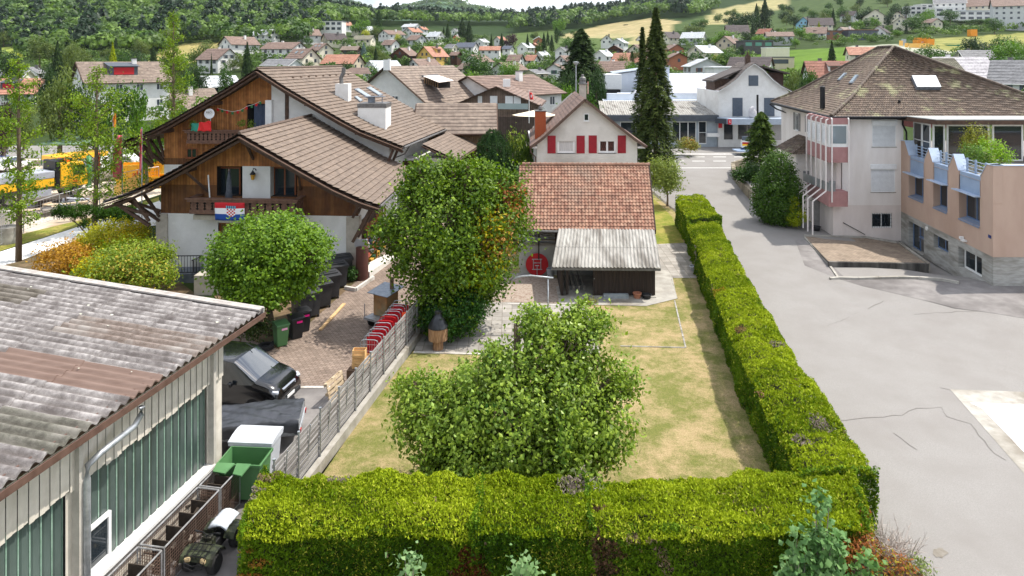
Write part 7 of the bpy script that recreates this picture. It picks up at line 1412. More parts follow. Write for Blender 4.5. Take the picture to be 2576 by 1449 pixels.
tp0=G(2000,566);tree('topiary','small spiral clipped golden topiary at the corner of the drive',tp0,[B(2002,545,tp0 .y-1,25,20,.7),B(1992,522,tp0 .y-1,10,7,.3),B(1998,510,tp0 .y-1,9,6,.3),B(1994,499,tp0 .y-1,8,6,.25)],240,16,.09,.12,((96,122,34),(190,196,70)),.05,None,None,'topiary',m=NEEDLE,shape='sprig',aspect=.4,shell=.3,sub='stem')
STW=pavemat('rubble_stone',(160,150,132),.35,.18,mortar=(96,88,76),wob=.8)
mb=MB();P_=[G(1843,432),G(1848,452),G(1880,492),G(1900,512)]
for a,b in zip(P_,P_[1:]):mb.beam(a+Vector((0,0,.4)),b+Vector((0,0,.4)),.3,.8);mb.beam(a+Vector((0,0,.84)),b+Vector((0,0,.84)),.38,.08)
tag(mb.build('stone_wall',STW),'low rubble garden wall with slab coping along the drive','wall')
P_=[G(1843,430),G(1872,420)];mb=MB();mb.beam(P_[0]+Vector((0,0,.45)),P_[1]+Vector((0,0,.45)),.3,.9);tag(mb.build('stone_wall',STW),'end of the rubble garden wall facing the street','wall')
pb=G(1900,524);t=thing('sandwich_board',pb,'small white board sign by the foot of the evergreen on the drive','sign');mb=MB();mb.cbox(pb+Vector((.1,0,.3)),(.6,.05,.5),0,R(25));mb.tube([pb+Vector((-.3,.1,0)),pb+Vector((-.3,.1,1.1)),pb+Vector((.4,.1,1.1))],.03,6);mb.build('board',WHITEF,t)
tree('fruit_tree','small light green fruit tree between the spruce and the driveway hedge',(Pt(1678,400,57).x,57,.8),[B(1680,430,57,28,30,1.2),B(1665,455,56.6,25,25,1.0),B(1690,460,56.6,22,22,.9),B(1650,420,57,18,18,.8)],260,14,.26,.17,((84,108,44),(160,170,90)),.09)
cyp=(Pt(1240,400,56).x,56,.8)
cx_,cy_,cz_=cyp;tcy=thing('cypress_tree',cyp,'dense dark upright cypress beside the privacy fence','tree');MB().tube([cyp,(cx_,cy_,cz_+4)],[.12,.03],6).build('trunk',BARK,tcy)
k=15000;f=RNG.random(k);a_=RNG.random(k)*6.283;ra=1.28*np.minimum(1,np.minimum(.7+f*2.5,(1.03-f)*6))**.8*(1+.16*np.sin(a_*9+np.floor(a_*3))+.08*np.sin(a_*17));rr=ra*(.75+.25*RNG.random(k)**.5);ps_=np.stack([cx_+np.cos(a_)*rr,cy_+np.sin(a_)*rr,cz_+f*6.0+.5*np.maximum(0,np.sin(a_*9))*(f>.8)],axis=1)
no_=np.stack([np.cos(a_),np.sin(a_),np.full(k,.3)],axis=1)+unit(k)*.5;tt=RNG.random(k)[:,None];leafmesh('crown',ps_,no_,RNG.uniform(.12,.3,k),np.array(lin((28,52,28))[:3])*(1-tt)+np.array(lin((66,94,50))[:3])*tt,NEEDLE,tcy,aspect=.3,shape='sprig',droop=-1.2)
LBL=mat('light_blue_metal',(158,170,184),(170,182,196),scale=2,rough=.5,metal=.2);SLB=mat('slate_shutter',(76,86,98),(88,98,110),scale=4,rough=.6);T_GREY=tilemat('grey_brown_tiles',[(92,84,80),(112,102,96),(100,92,86)],.35,.4,groove=.1,grc=(56,50,46),rough=.7,stagger=0)
YS=86.3;so_=thing('shop_house',Pt(1895,364,YS),'white gabled shop house with slate blue closed shutters and a pale blue canopy','house');Wq=Wall((Pt(1807,300,YS).x,YS),(Pt(1983.5,300,YS).x,YS));ul=Wq.len
gz=[Wq.at(x,y)for x,y in((1802,228),(1826,216),(1850,198),(1872,174),(1895,158),(1918,174),(1941,198),(1962,214),(1989,228))]
hs=[Wq.r(1883,189.5,1907,216),Wq.r(1842.3,246,1867.7,292),Wq.r(1921.8,246,1948,292)]
g_=[Wq.r(1821,308.6,1843.8,351),Wq.r(1856,312.7,1904,351),Wq.r(1931.8,312.7,1969,352)]
mb=MB();holed(mb,Wq.M,(0,ul,.5,9.0),g_,.25);mb.poly([(0,0,9.0),(ul,0,9.0)]+[(u,0,z)for u,z in gz[1:-1]][::-1]);mb.M=None;p0=Wq.p0;mb.grid([[(p0[0],YS,.5),(p0[0],YS+10,.5)],[(p0[0],YS,9),(p0[0],YS+10,9)]]);mb.grid([[(Wq.p1[0],YS,.5),(Wq.p1[0],YS+10,.5)],[(Wq.p1[0],YS,9),(Wq.p1[0],YS+10,9)]]);mb.build('wall',PLASW,so_)
for h in hs:mb=Wq.mb();mb.box(h[0],-.06,h[2],h[1],-.01,h[3]);mb.box((h[0]+h[1])/2-.01,-.07,h[2],(h[0]+h[1])/2+.01,-.06,h[3]);mb.build('shutter',SLB,so_)
window(so_,Wq.M,g_[0],IRON,GLASS,fw=.08,d=.15,name='door',sill=False);window(so_,Wq.M,g_[1],CONC,GLASS,nx=2,fw=.08,d=.1,name='shop_window');window(so_,Wq.M,g_[2],CONC,GLASSL,nx=1,fw=.08,d=.1,name='shop_window',blind=CURT)
mb=MB();o=[(Wq.M@Vector((u,-.5,z)))for u,z in gz];bk=Vector((1.5,11,0));L_=[(p,p+bk)for p in o]
courses(mb,[(a,b)for a,b in L_[:5]],.4,.04,.36,.03,4);courses(mb,[(b,a)for a,b in L_[:3:-1]],.4,.04,.36,.03,4);mb.build('roof',T_GREY,so_)
mb=MB()
for a,b in zip(o,o[1:]):mb.beam(a-Vector((0,-.05,.14)),b-Vector((0,-.05,.14)),.05,.2,up=(0,1,0))
mb.build('barge_board',WHITEF,so_)
mb=MB();a=Pt(1801,204,YS+2.5);mb.box(a.x-.3,YS+2,9.0,a.x+2.6,YS+6,10.5);mb.build('dormer',BEAM,so_);mb=MB();mb.ext([(a.x-.7,YS+1.4,10.1),(a.x+3,YS+1.4,11.6),(a.x+3,YS+1.4,11.8),(a.x-.7,YS+1.4,10.3)],(0,5,0));a=Pt(1955,185,YS+2.5);mb.ext([(a.x-2.2,YS+1.4,12.0),(a.x+1.2,YS+1.4,11.1),(a.x+1.2,YS+1.4,11.3),(a.x-2.2,YS+1.4,12.2)],(0,5,0));mb.build('dormer_roof',T_GREY,so_);mb=MB();mb.box(a.x-2,YS+2,8.8,a.x+.6,YS+6,11.3);mb.build('dormer',mat('dark_brown_cladding',(58,40,34),(70,50,42),scale=3,rough=.8),so_)
a=Pt(1877,165,YS+3);b=Pt(1888,139,YS+3);mb=MB();mb.box(a.x,YS+3,a.z-1,b.x,YS+3.6,b.z);mb.lathe([(.15,0),(.12,.4)],((a.x+b.x)/2,YS+3.3,b.z),8);mb.build('chimney',BEAM,so_)
cz0,cz1=13-(312.4-150)*84/F,13-(298-150)*84/F
mb=MB();ca_=[(Wq.p0[0]-.3,YS-.05),(Pt(1838,300,83.4).x,83.4),(Pt(1971,300,83.4).x,83.4),(Wq.p1[0]+.2,YS-.05)];mb.ext([(x,y,cz0)for x,y in ca_],(0,0,cz1-cz0));cnp=mb.build('canopy',LBL,so_)
mb=MB();a=ca_[1];mb.cbox((a[0]-.9,a[1]+1.0,(cz0+cz1)/2),(1.6,.04,.6),R(-52));mb.build('sign_panel',mat('dark_sign',(54,60,70),rough=.5),cnp)
mb=MB();mb.cbox((a[0]-.12,a[1]-.02,(cz0+cz1)/2),(.42,.05,.62));s2_=mb.build('sign_logo',mat('sign_red',(196,20,40),rough=.5),cnp);text('S',.42,Matrix.Translation((a[0]-.12,a[1]-.06,(cz0+cz1)/2))@Matrix.Rotation(R(90),4,'X'),WHITEF,s2_)
mb=MB();c=Pt(1893,290,84.6);q=thing('covered_grill',(c.x,84.6,cz1),'grey white covered kettle grill on the shop canopy','grill');MB().lathe([(.45,.5),(.5,.8),(.5,1.3),(.42,1.6),(.1,1.9)],(c.x,84.6,cz1-.45),10).build('cover',mat('pale_cover',(180,178,180),(206,204,206),scale=3,rough=.7),q,smooth=True);MB().beam((c.x-.3,84.6,cz1),(c.x+.3,84.6,cz1+.1),.1,.1).build('foot',IRON,q)
mb=MB();c=Pt(1905.5,290,84.5);mb.tube([(c.x,84.5,cz1),(c.x,84.5,cz1+2.9)],.13,10);tag(mb.build('flue_pipe',IRON),'black upright flue pipe on the shop canopy','pipe')
pu=thing('fuel_pump',Pt(1874,377,81),'white fuel pump with red and yellow stripes at the street','fuel pump');c=Pt(1874,377,81);sc=F/81;wf=lambda a,b,m,nm,d=0:MB().box(c.x-.44+d,81-.25-d,c.z+a,c.x+.44-d,81+.25,c.z+b).build(nm,m,pu)
wf(0,.12,BLUEP,'plinth');wf(.12,.3,mat('navy',(24,40,90),rough=.5),'skirt');wf(.3,1.12,WHITEF,'body');MB().box(c.x-.41,80.73,c.z+.72,c.x+.41,80.75,c.z+.94).build('red_stripe',RED,pu);MB().box(c.x-.41,80.73,c.z+.52,c.x+.41,80.75,c.z+.72).build('yellow_stripe',mat('yellow_paint',(240,190,20),rough=.5),pu);MB().box(c.x-.32,80.85,c.z+1.14,c.x+.32,81.2,c.z+1.6).build('display',SLB,pu)
mb=MB();mb.box(c.x-1.2,80,c.z-.12,c.x+.8,82,c.z-.0);tag(mb.build('pump_island',BLUEP),kind='structure')
pbx=Pt(1976.7,354,85);mb=MB();mb.box(pbx.x-.22,85,pbx.z,pbx.x+.22,85.35,pbx.z+.85);tag(mb.build('post_box',RED,bevel=.03),'red wall post box at the right corner of the shop','post box')
pbx=Pt(1814,316,86);mb=MB();mb.box(pbx.x-.3,86.0,pbx.z-.3,pbx.x+.15,86.2,pbx.z+.3);tag(mb.build('vending_box',RED,bevel=.02),'small red vending box left of the shop door','box')
pbx=Pt(1795,340,86);mb=MB();mb.box(pbx.x-.8,85.9,pbx.z-.2,pbx.x+.6,86.2,pbx.z+.25);tag(mb.build('mailbox_unit',WHITEF),'double white mailbox on the grey hall wall','mailbox')
GW=mat('grey_panel_wall',(150,160,168),(162,172,180),scale=2,rough=.6);DKF=mat('anthracite_fascia',(66,72,80),(78,84,92),scale=2,rough=.6)
gh=thing('garage_hall',Pt(1740,364,87),'low grey showroom hall with anthracite fascia left of the shop','hall');x0,x1=Pt(1510,300,87).x,Wq.p0[0]-.02;zf_=13-(303-150)*87/F
Wh2=Wall((x0,86.6),(x1,86.6));op2=[Wh2 .r(1690,306,1752,358),Wh2 .r(1757,305,1778,362),Wh2 .r(1560,306,1680,358)];mb=MB();holed(mb,Wh2 .M,(0,Wh2 .len,.5,zf_),op2,.2);mb.build('wall',GW,gh)
for i,o2 in enumerate(op2):window(gh,Wh2 .M,o2,WHITEF,GLASS,nx=1 if i==1 else 3,ny=2 if i==1 else 1,fw=.1,d=.1,name='showroom_window',sill=False)
mb=MB();mb.box(x0,86.0,zf_,x1,86.5,zf_+.75);mb.build('fascia',DKF,gh);mb=MB();courses(mb,[((x0,86.5,zf_+.75),(x1,86.5,zf_+.75)),((x0+1,97,zf_+1.9),(x1+1,97,zf_+1.9))],5,.02,.3,.05,6);mb.build('roof',CORR,gh)
text('Garage',.55,Matrix.Translation((Pt(1717,296,85.95).x-3.4,85.97,zf_+.37))@Matrix.Rotation(R(90),4,'X'),WHITEF,gh)
WPAN=mat('white_metal_panel',(206,214,224),(220,226,234),(196,204,216),scale=1,rough=.5);GSLAT=tilemat('pale_grey_panel_roof',[(176,178,186),(186,188,196)],2.2,1.0,groove=.02,grc=(120,124,134),rough=.5,stagger=0)
fh=thing('factory_hall',Pt(1680,250,110),'large flat factory roof of pale panels with white skylight strips','factory');
mb=MB();a0,a1,a2,a3=Pt(1590,235,98),Pt(1830,235,98),Pt(1850,184,128),Pt(1640,184,128);courses(mb,[(a0,a1),(a3,a2)],6,.01);mb.build('roof',GSLAT,fh)
mb=MB();mb.box(Pt(1525,250,99).x,98,0,a1 .x,99,a0 .z-.02);mb.grid([[Vector((a0 .x,a0 .y,0)),Vector((a3 .x,a3 .y,0))],[a0,a3]]);mb.build('wall',WPAN,fh)
for i,(xa,xb,y0,y1,Yd)in enumerate(((1522,1700,258,249,96),(1540,1800,249,243,99),(1560,1800,240,233,101),(1600,1806,252,246,97))):
 a=Pt(xa,y0,Yd);b=Pt(xb,y1,Yd+3);mb=MB();mb.ext([(a.x,a.y,a.z),(b.x,a.y,a.z),(b.x,b.y,b.z),(a.x,b.y,b.z)],(0,0,-.5));mb.build('skylight_strip',WPAN,fh)
wh=thing('factory_wing',Pt(1580,250,112),'tall white metal clad factory wing left of the pale roof','factory');mb=MB();a=Pt(1549,195,112);b=Pt(1592,180,112);mb.ext([(a.x,112,1),(b.x+6,112,1),(b.x+6,112,Pt(1592,168,112).z),(a.x,112,Pt(1549,187,112).z)],(2,16,0));mb.build('wall',WPAN,wh);mb=MB();mb.ext([(a.x-.6,111.5,Pt(1549,186,112).z),(b.x+6,111.5,Pt(1592,166.5,112).z),(b.x+6,111.5,Pt(1592,165,112).z),(a.x-.6,111.5,Pt(1549,184,112).z)],(2,17,0));mb.build('roof',GW,wh)
tk=Pt(1543,236,108);t=thing('box_trailer',tk,'white box truck body parked between the fence and the factory wing','truck');MB().box(tk.x-1.3,108,tk.z+.7,tk.x+1.3,115,tk.z+3.1).build('box',WHITEF,t,bevel=.05);MB().box(tk.x-1.1,107.8,tk.z,tk.x+1.1,114,tk.z+.65).build('chassis',IRON,t)
panel_fence('long grey metal fence beside the factory yard',Pt(1508,240,95).xy.to_3d(),Pt(1534,200,135).xy.to_3d(),14,3.0,GW)
sl_=thing('street_lamp',(Pt(1449,200,78).x,78,1.7),'tall grey street lamp with flat round head behind the shuttered house','street lamp');c=ORG[sl_.name];zt2=Pt(1449,156,78).z;MB().tube([c,(c.x,c.y,zt2)],[.09,.06],8).build('post',STEEL,sl_);MB().lathe([(.08,-.4),(.32,-.08),(.34,0),(.1,.06)],(c.x,c.y,zt2),16).build('lamp_head',STEEL,sl_,smooth=True,sharp=40)
tree('island_shrub','round flowering shrub bed beside the street in front of the showroom',G(1726,378),[B(1728,362,80,22,12,1.2),B(1745,368,80,14,8,.8)],110,12,.2,.22,((96,110,46),(170,160,84)),.04,None,[(Pt(1735,360,80).x,80,3.2,.6,(190,120,70),.4)],'shrub',sub=None)
def rt(name,c1,c2,c3=None,**k):return tilemat(name,[c1,c2]+([c3]if c3 else[]),.9,.5,groove=.0,grc=tuple(int(v*.55)for v in c1),stagger=.3,**k)
ROOF=dict(brown=rt('roof_brown',(118,98,88),(138,116,104)),rose=rt('roof_rose',(122,107,96),(140,125,112)),orange=rt('roof_orange',(160,110,90),(182,134,112)),grey=rt('roof_grey',(112,112,114),(132,132,134)),light=rt('roof_light',(176,180,184),(196,200,204)),dark=rt('roof_dark',(66,58,58),(84,74,74)),solar=rt('roof_solar',(64,70,84),(80,86,100),spec=.8,rough=.3),moss=rt('roof_moss',(118,114,98),(140,136,118)),red=rt('roof_red',(130,82,66),(152,102,84)),white=rt('roof_pale_glazed',(164,160,164),(190,186,190)))
WALLM=dict(white=PLASW,cream=mat('cream_wall',(214,206,184),(222,215,196),scale=1,rough=.9),yellow=mat('yellow_wall',(206,172,88),(214,182,100),scale=1,rough=.9),beige=mat('beige_wall',(188,174,152),(198,186,164),scale=1,rough=.9),wood=WOODD,brick=mat('brick_wall_far',(156,98,72),(176,116,88),scale=6,rough=.9),grey=mat('grey_wall',(190,192,192),(200,202,202),scale=1,rough=.9),blue=mat('light_blue_wall',(136,184,206),(146,192,212),scale=1,rough=.9),taupe=tilemat('taupe_boards',[(112,94,82),(124,106,94)],.2,60,groove=.1,stagger=0),orange=mat('orange_wall',(214,138,88),(220,148,98),scale=1,rough=.9),ochre=tilemat('ochre_boards',[(178,140,96),(190,152,108)],.2,60,groove=.1,stagger=0))
SHUT=dict(green=mat('green_shutter',(34,84,64),rough=.6),red=mat('wine_shutter',(120,26,36),rough=.6),brown=mat('brown_shutter',(110,78,62),rough=.6),grey=SHG,dark=SLB,redblind=mat('red_blind',(178,24,34),rough=.6))
FARG=glassmat('far_window_glass',(52,60,70),.25)
HOUSES=[];HLOC=[]
def bgh(label,px,ptop,Y,w,d,rh,yaw,wall,roof,sh=None,dorm=None,chim=True,ov=.55,sky=0,group=None,wins=True,name='house',hl=1.0):
 p=Pt(px,ptop,Y);X=p.x;zr=p.z;zb_=min(T(X+a,Y+b)for a in(-w/2,w/2)for b in(-d/2,d/2))-.3
 h=max(2.2,zr-rh-zb_);zb_=zr-rh-h;M=TR(X,Y,zb_,R(yaw));t=thing(name,(X,Y,zb_),label,'house',group);HOUSES.append((px,ptop,Y,max(w,d),label));HLOC.append((X,Y,max(w,d)/2+1.5))
 a,b=w/2,d/2;q=MB(M);q.add([(-a,-b,0),(a,-b,0),(a,b,0),(-a,b,0),(-a,-b,h),(a,-b,h),(a,b,h),(-a,b,h),(0,-b,h+rh-.12),(0,b,h+rh-.12)],[(0,1,5,8,4),(2,3,7,9,6),(1,2,6,5),(3,0,4,7)],[[(0,0),(w,0),(w,h),(a,h+rh),(0,h)],[(0,0),(w,0),(w,h),(a,h+rh),(0,h)],[(0,0),(d,0),(d,h),(0,h)],[(0,0),(d,0),(d,h),(0,h)]]);q.build('wall',WALLM[wall],t)
 q=MB(M);e=ov;sl_=rh/a;zl=h-e*sl_;th=.16
 for s in(-1,1):
  if s>0:rows=[((a+e,b+e,zl),(a+e,-b-e,zl)),((0,b+e,h+rh),(0,-b-e,h+rh))]
  else:rows=[((-a-e,-b-e,zl),(-a-e,b+e,zl)),((0,-b-e,h+rh),(0,b+e,h+rh))]
  courses(q,rows,.5 if Y<140 else 1.0,.04 if Y<140 else.05)
 rf=q.build('roof',ROOF[roof],t)
 q=MB(M);pr=[(-a-e,zl),(0,h+rh),(a+e,zl)]
 for y in(-b-e,b+e):
  for(x0,z0),(x1,z1)in zip(pr,pr[1:]):q.beam((x0,y,z0-.1),(x1,y,z1-.1),.05,.22,up=(0,1,0))
 for(x0,z0),(x1,z1)in zip(pr,pr[1:]):q.poly([(x0,-b-e,z0-.1),(x1,-b-e,z1-.1),(x1,b+e,z1-.1),(x0,b+e,z0-.1)])
 for s in(-1,1):q.tube([(s*(a+e+.05),-b-e,zl-.05),(s*(a+e+.05),b+e,zl-.05)],.08,5)
 q.build('eaves',BEAM if roof in('brown','dark','orange','red','rose')else WHITEF if roof in('light','white','grey')else DKF,rf)
 if wins:
  cy=R(yaw);dirs=[]
  for(nx_,ny_,L__,k)in((0,-1,w,'g'),(0,1,w,'g'),(1,0,d,'s'),(-1,0,d,'s')):
   wx=nx_*math.cos(cy)-ny_*math.sin(cy);wy=nx_*math.sin(cy)+ny_*math.cos(cy)
   if wx*X+wy*Y<-.15*math.hypot(X,Y):dirs.append((nx_,ny_,L__,k))
  for nx_,ny_,L__,k in dirs:
   fo={(0,-1):((-a,-b),(a,-b)),(0,1):((a,b),(-a,b)),(1,0):((a,-b),(a,b)),(-1,0):((-a,b),(-a,-b))}[(nx_,ny_)]
   Mf=M@face(*fo);n=max(1,int(L__/3.1));fl_=max(1,int(h/2.8));fl_=min(fl_,3);spots=[(L__*(i+.5)/n,h-1.75-2.8*f_)for f_ in range(fl_)for i in range(n)]
   if k=='g'and rh>2.2:spots.append((L__/2,h+.15))if rh<3.2 else spots.extend([(L__/2-1.1,h-.0),(L__/2+1.1,h-.0)])
   for u,z in spots:
    if z<.3:continue
    ww=.95 if k=='g'else 1.1;r_=(u-ww/2,u+ww/2,z,z+1.15)
    if Y<135:
     window(t,Mf,r_,WHITEF,FARG,nx=2,fw=.07,d=-.04)
     if sh:shutters(t,Mf,r_,SHUT[sh],.5)
    else:
     q=MB(Mf);q.box(r_[0],-.05,r_[2],r_[1],-.01,r_[3]);wo=q.build('window',FARG,t)
     if sh and Y<270:
      q=MB(Mf);q.box(r_[0]-.45,-.06,r_[2],r_[0]-.02,-.01,r_[3]);q.box(r_[1]+.02,-.06,r_[2],r_[1]+.45,-.01,r_[3]);q.build('shutter_pair',SHUT[sh],wo)
 if chim:
  cx=a*.3*(1 if hash(label)%2 else-1)if 0 else a*.32;cz=h+rh-.32*rh;q=MB(M);q.box(cx-.35,b*.2,cz-.4,cx+.35,b*.2+.7,h+rh+.5);c=q.build('chimney',PLASW if roof in('light','white','rose','brown')else METALG,t);q=MB(M);q.box(cx-.42,b*.2-.07,h+rh+.5,cx+.42,b*.2+.77,h+rh+.6);q.build('cap',METALG,c)
 if dorm:
  s=1 if dorm[0]=='r'else-1;dw,dh,y0=dorm[2:];xf=s*(a*.72);xt=s*a*.12;zf=h+rh-abs(xf)*sl_;zt_=h+rh-abs(xt)*sl_
  q=MB(M);q.add([(xf,y0-dw/2,zf-.1),(xf,y0+dw/2,zf-.1),(xf,y0+dw/2,zf+dh),(xf,y0-dw/2,zf+dh),(xt,y0-dw/2,zt_),(xt,y0+dw/2,zt_)],[(0,1,2,3),(0,3,4),(1,5,2)]);dm=q.build('dormer',DKF if dorm[1]=='redblind'else WALLM[wall],t)
  q=MB(M);q.ext([(xf+s*.3,y0-dw/2-.2,zf+dh),(xf+s*.3,y0+dw/2+.2,zf+dh),(xt-s*.3,y0+dw/2+.2,zt_+.15),(xt-s*.3,y0-dw/2-.2,zt_+.15)],(0,0,.12));q.build('dormer_roof',ROOF[roof]if dorm[1]!='redblind'else DKF,dm)
  q=MB(M);q.box(xf,y0-dw*.36,zf+.12,xf+s*.05,y0+dw*.36,zf+dh-.12);q.build('dormer_window',SHUT[dorm[1]]if dorm[1]in SHUT else FARG,dm)
 for i in range(sky):
  s=1 if math.cos(R(yaw))*X>0 else-1;s=-1 if yaw>30 else 1;y0=-b*.5+i*b*.7;xa,xb=s*a*.35,s*a*.6;za,zb2=h+rh-abs(xa)*sl_+.1,h+rh-abs(xb)*sl_+.1;q=MB(M);q.ext([(xa,y0,za),(xb,y0,zb2),(xb,y0+.9,zb2),(xa,y0+.9,za)],(0,0,.08));q.build('skylight',GLASSL,rf)
 return t
VG=None
LST=[('white house whose dark roof box dormer has a red blind',305,155,118,10.5,13,3.3,-46,'white','rose',None,('r','redblind',4.4,1.5,-.5)),('low house with rose brown roof and red dormer blind at the far left edge',30,197,95,10,15,3.2,-78,'white','orange',None,('r','redblind',3.2,1.3,1.5)),('small white gable behind the conifer at the far left',85,168,135,8,9,2.8,12,'white','grey','red',None),('cream house with long grey roof at the left picture edge',18,176,142,9,13,2.6,-84,'cream','grey',None,None),('white house with green shutters partly behind the columnar ginkgo',468,224,86,10,13,3.4,-45,'white','rose','green',None),('small white gabled house with pale grey roof left of the rear chalet',548,190,122,8,11,3.0,-38,'white','light',None,None),('white house with dark patched roof above the small pale gabled house',550,122,188,9,12,3.6,58,'white','brown','grey',None),('tall white house with brown roof at the foot of the wooded hill',600,92,232,9.5,13,3.2,-36,'white','brown','grey',None),('wide low white house with grey brown roof above the rear chalet ridge',712,106,200,10,15,2.6,72,'white','brown',None,None),('cream house with two skylights in its brown grey roof',762,122,182,9,9.5,3.6,58,'cream','brown',None,None),('cream gabled house just right of the skylight house',806,109,205,8,9,3.0,48,'cream','brown',None,None),('low shed like house with mottled grey roof below the wide white one',702,148,165,9,12,2.2,72,'grey','grey',None,None),('ivy grown white house with brown roof below the flat modern villas',778,73,288,8,10,3.2,-50,'white','brown','green',None),('house with pyramid like orange roof left of the dark columnar conifer',870,55,300,8,9,3.4,-50,'white','orange',None,None),('barn like house with long mossy grey roof',912,89,262,8,13,2.6,76,'cream','moss',None,None),('double gabled white house with wide window band',986,76,255,9.5,12,2.4,-42,'white','brown',None,None),('white house with bright orange roof at the village top',1040,70,292,8,11,2.8,-30,'white','orange',None,None),('pale house with orange roof and turquoise window right of its twin',1062,67,305,7,9,2.6,-28,'grey','orange',None,None),('broad blue grey roofed house highest in the village',1026,60,325,9,13,2.4,62,'grey','light',None,None),('white gabled house with brown roof left of the balcony house',978,100,214,8,10,3.2,55,'white','brown',None,None),('plain beige three storey house with small balconies',1046,88,226,8.5,9,2.8,50,'grey','brown',None,None),('white house with light grey standing seam roof',1094,80,240,8.5,10,3.2,58,'white','light',None,None),('small white house peeping out between two dark conifers',1146,72,285,6,8,2.6,-20,'white','grey',None,None),('narrow orange walled house behind the conifer',1150,88,262,5,7,2.4,-20,'orange','brown',None,None),('old dark timber barn with grey roof left of the yellow house',1016,120,160,10.5,9,3.6,-22,'wood','brown',None,None),('yellow gabled house with orange roof and wall dormer',1086,117,150,9,10.5,4.0,-33,'yellow','orange','brown',('r','brown',2.6,1.5,.5)),('cream house with slate roof right of the yellow house',1136,111,188,7.5,9,3.0,54,'cream','grey',None,None),('white house with dark solar roof and open side',1178,107,196,8,13,2.8,66,'white','solar',None,None),('small brown timber hut right of the yellow house',1146,130,158,5,5.5,1.9,60,'wood','brown',None,None),('white house with pale roof above the solar roof',1214,98,236,8,9,2.4,-30,'white','light',None,None),('white house with orange roof and wine red shutters',1258,92,258,8,11,3.2,-34,'white','orange','red',None),('row house with long orange roof behind the bright round trees',1234,116,216,8,13,2.4,84,'white','orange',None,None),('low house with small solar roof right of the orange row roof',1280,115,208,7,8,2.4,60,'white','solar',None,None),('white house with pale roof behind the slim dark conifer',1326,108,205,8,12,3.0,-32,'white','light',None,None),('brick house with orange roof and white chimneys',1346,108,222,8,8,2.6,-30,'brick','orange',None,None),('round shouldered brick house with grey cap roof',1356,93,248,8,8,2.2,5,'brick','light',None,None),('brown roofed house joined to an orange half hipped one',1296,137,150,9,9,4.0,62,'white','brown',None,None),('white house with half hipped orange roof and red shutters',1334,138,146,8.5,9,4.0,56,'white','orange','red',None),('white house with solar panels on its steep pale roof',1366,130,162,8,13,3.6,-34,'white','light',None,None),('beige bungalow with flat pitched grey roof and white chimney',1350,174,124,8.5,10,1.8,-40,'beige','grey',None,None),('white gable with green shutters left of the great dark conifer',1415,160,118,8,12,2.4,-18,'white','brown','green',None),('white gable with single dark window below the round trees',1172,158,128,8.5,11,3.2,28,'cream','brown',None,None),('long house with rose brown roof left of the blue spruce',884,116,176,8,13,2.6,80,'wood','rose',None,None),('house with folded grey roofs left of the great conifer',1418,118,188,8,10,2.6,-30,'white','grey',None,None),('white modern house with barrel edge and dark stove pipe',1512,126,150,8,10,3.0,-34,'white','light',None,None),('twin gabled white house with dark verges on the meadow edge',1526,88,242,8,8,3.4,-10,'white','dark',None,None),('pale grey house with broad light roof below the twin gables',1556,97,216,9.5,10,2.8,-28,'grey','light',None,None),('chalet style house with brown roof and red balcony',1552,114,192,9,8,2.6,-16,'wood','brown',None,None),('narrow white house with solar roof just left of the spruce',1612,92,230,6,9,3.2,-30,'white','solar',None,None),('orange brick house with brown roof right of the spruce',1690,112,166,8.5,10,2.4,12,'brick','brown','red',None),('lower brick house with white blind in front of the other brick house',1706,133,150,9,9,2.2,6,'brick','brown',None,None),('light grey gabled house with low pitched roof behind the factory',1762,148,140,11,11,2.4,0,'grey','light','brown',None),('cream house with steep dark brown roof and three small dormers',1855,63,264,9,11,4.0,84,'cream','dark',None,None),('hipped house with reddish brown roof on the slope',1922,72,252,8.5,9,3.2,40,'cream','red',None,None),('low wide house with dark grey roof and white eaves on the slope',1958,80,238,9,14,2.4,80,'grey','brown',None,None),('sky blue gabled house with dark roof',2020,43,292,9,9,4.4,-34,'blue','dark',None,None),('cream house with steep dark roof right of the sky blue one',2064,45,286,9.5,12,4.0,74,'cream','dark',None,None),('small dark roofed house left of the cream gables high on the slope',2136,28,322,8,9,3.0,40,'grey','dark',None,None),('cream gabled house with brown verge and grey windows high on the slope',2200,25,302,9.5,10,3.4,-24,'cream','dark',None,None),('small house with orange roof and white chimney high on the slope',2258,30,305,8,8,3.0,-30,'cream','orange',None,None),('tall cream gable with brown verge left of the big round tree',2268,41,276,8.5,10,3.6,-36,'cream','dark',None,None),('cream gable with one blue grey shutter right of the big round tree',2346,47,270,9,9,2.8,12,'cream','brown','dark',None),('beige house with brown roof at the top right edge',2480,-3,352,11,11,3.2,40,'cream','brown',None,None),('grey white house at the very top right corner',2545,-6,345,11,12,3.0,60,'grey','brown',None,None),('white house with grey roof above the white terrace flats',2390,-8,372,11,11,3.0,60,'white','grey',None,None),('pale yellow house with rose orange roof and metal chimney left of the hipped roof',2148,118,178,9,13,3.4,78,'cream','orange',None,None),('house with red clay roof right behind the hipped roof edge',2090,153,148,11,13,5.0,80,'white','red',None,('l','brown',2.6,1.2,-1)),('low grey roofed house behind the golden tree at the right',2450,126,210,9,11,3.0,82,'cream','grey',None,None),('white gabled house with grey ribbed roof at the right picture edge',2560,151,96,11.5,13,4.4,27,'white','grey','dark',None),('house with pale glazed tile roof and wine red side wall behind the hipped roof',2400,143,88,12,10,5.4,86,'white','white',None,None)]
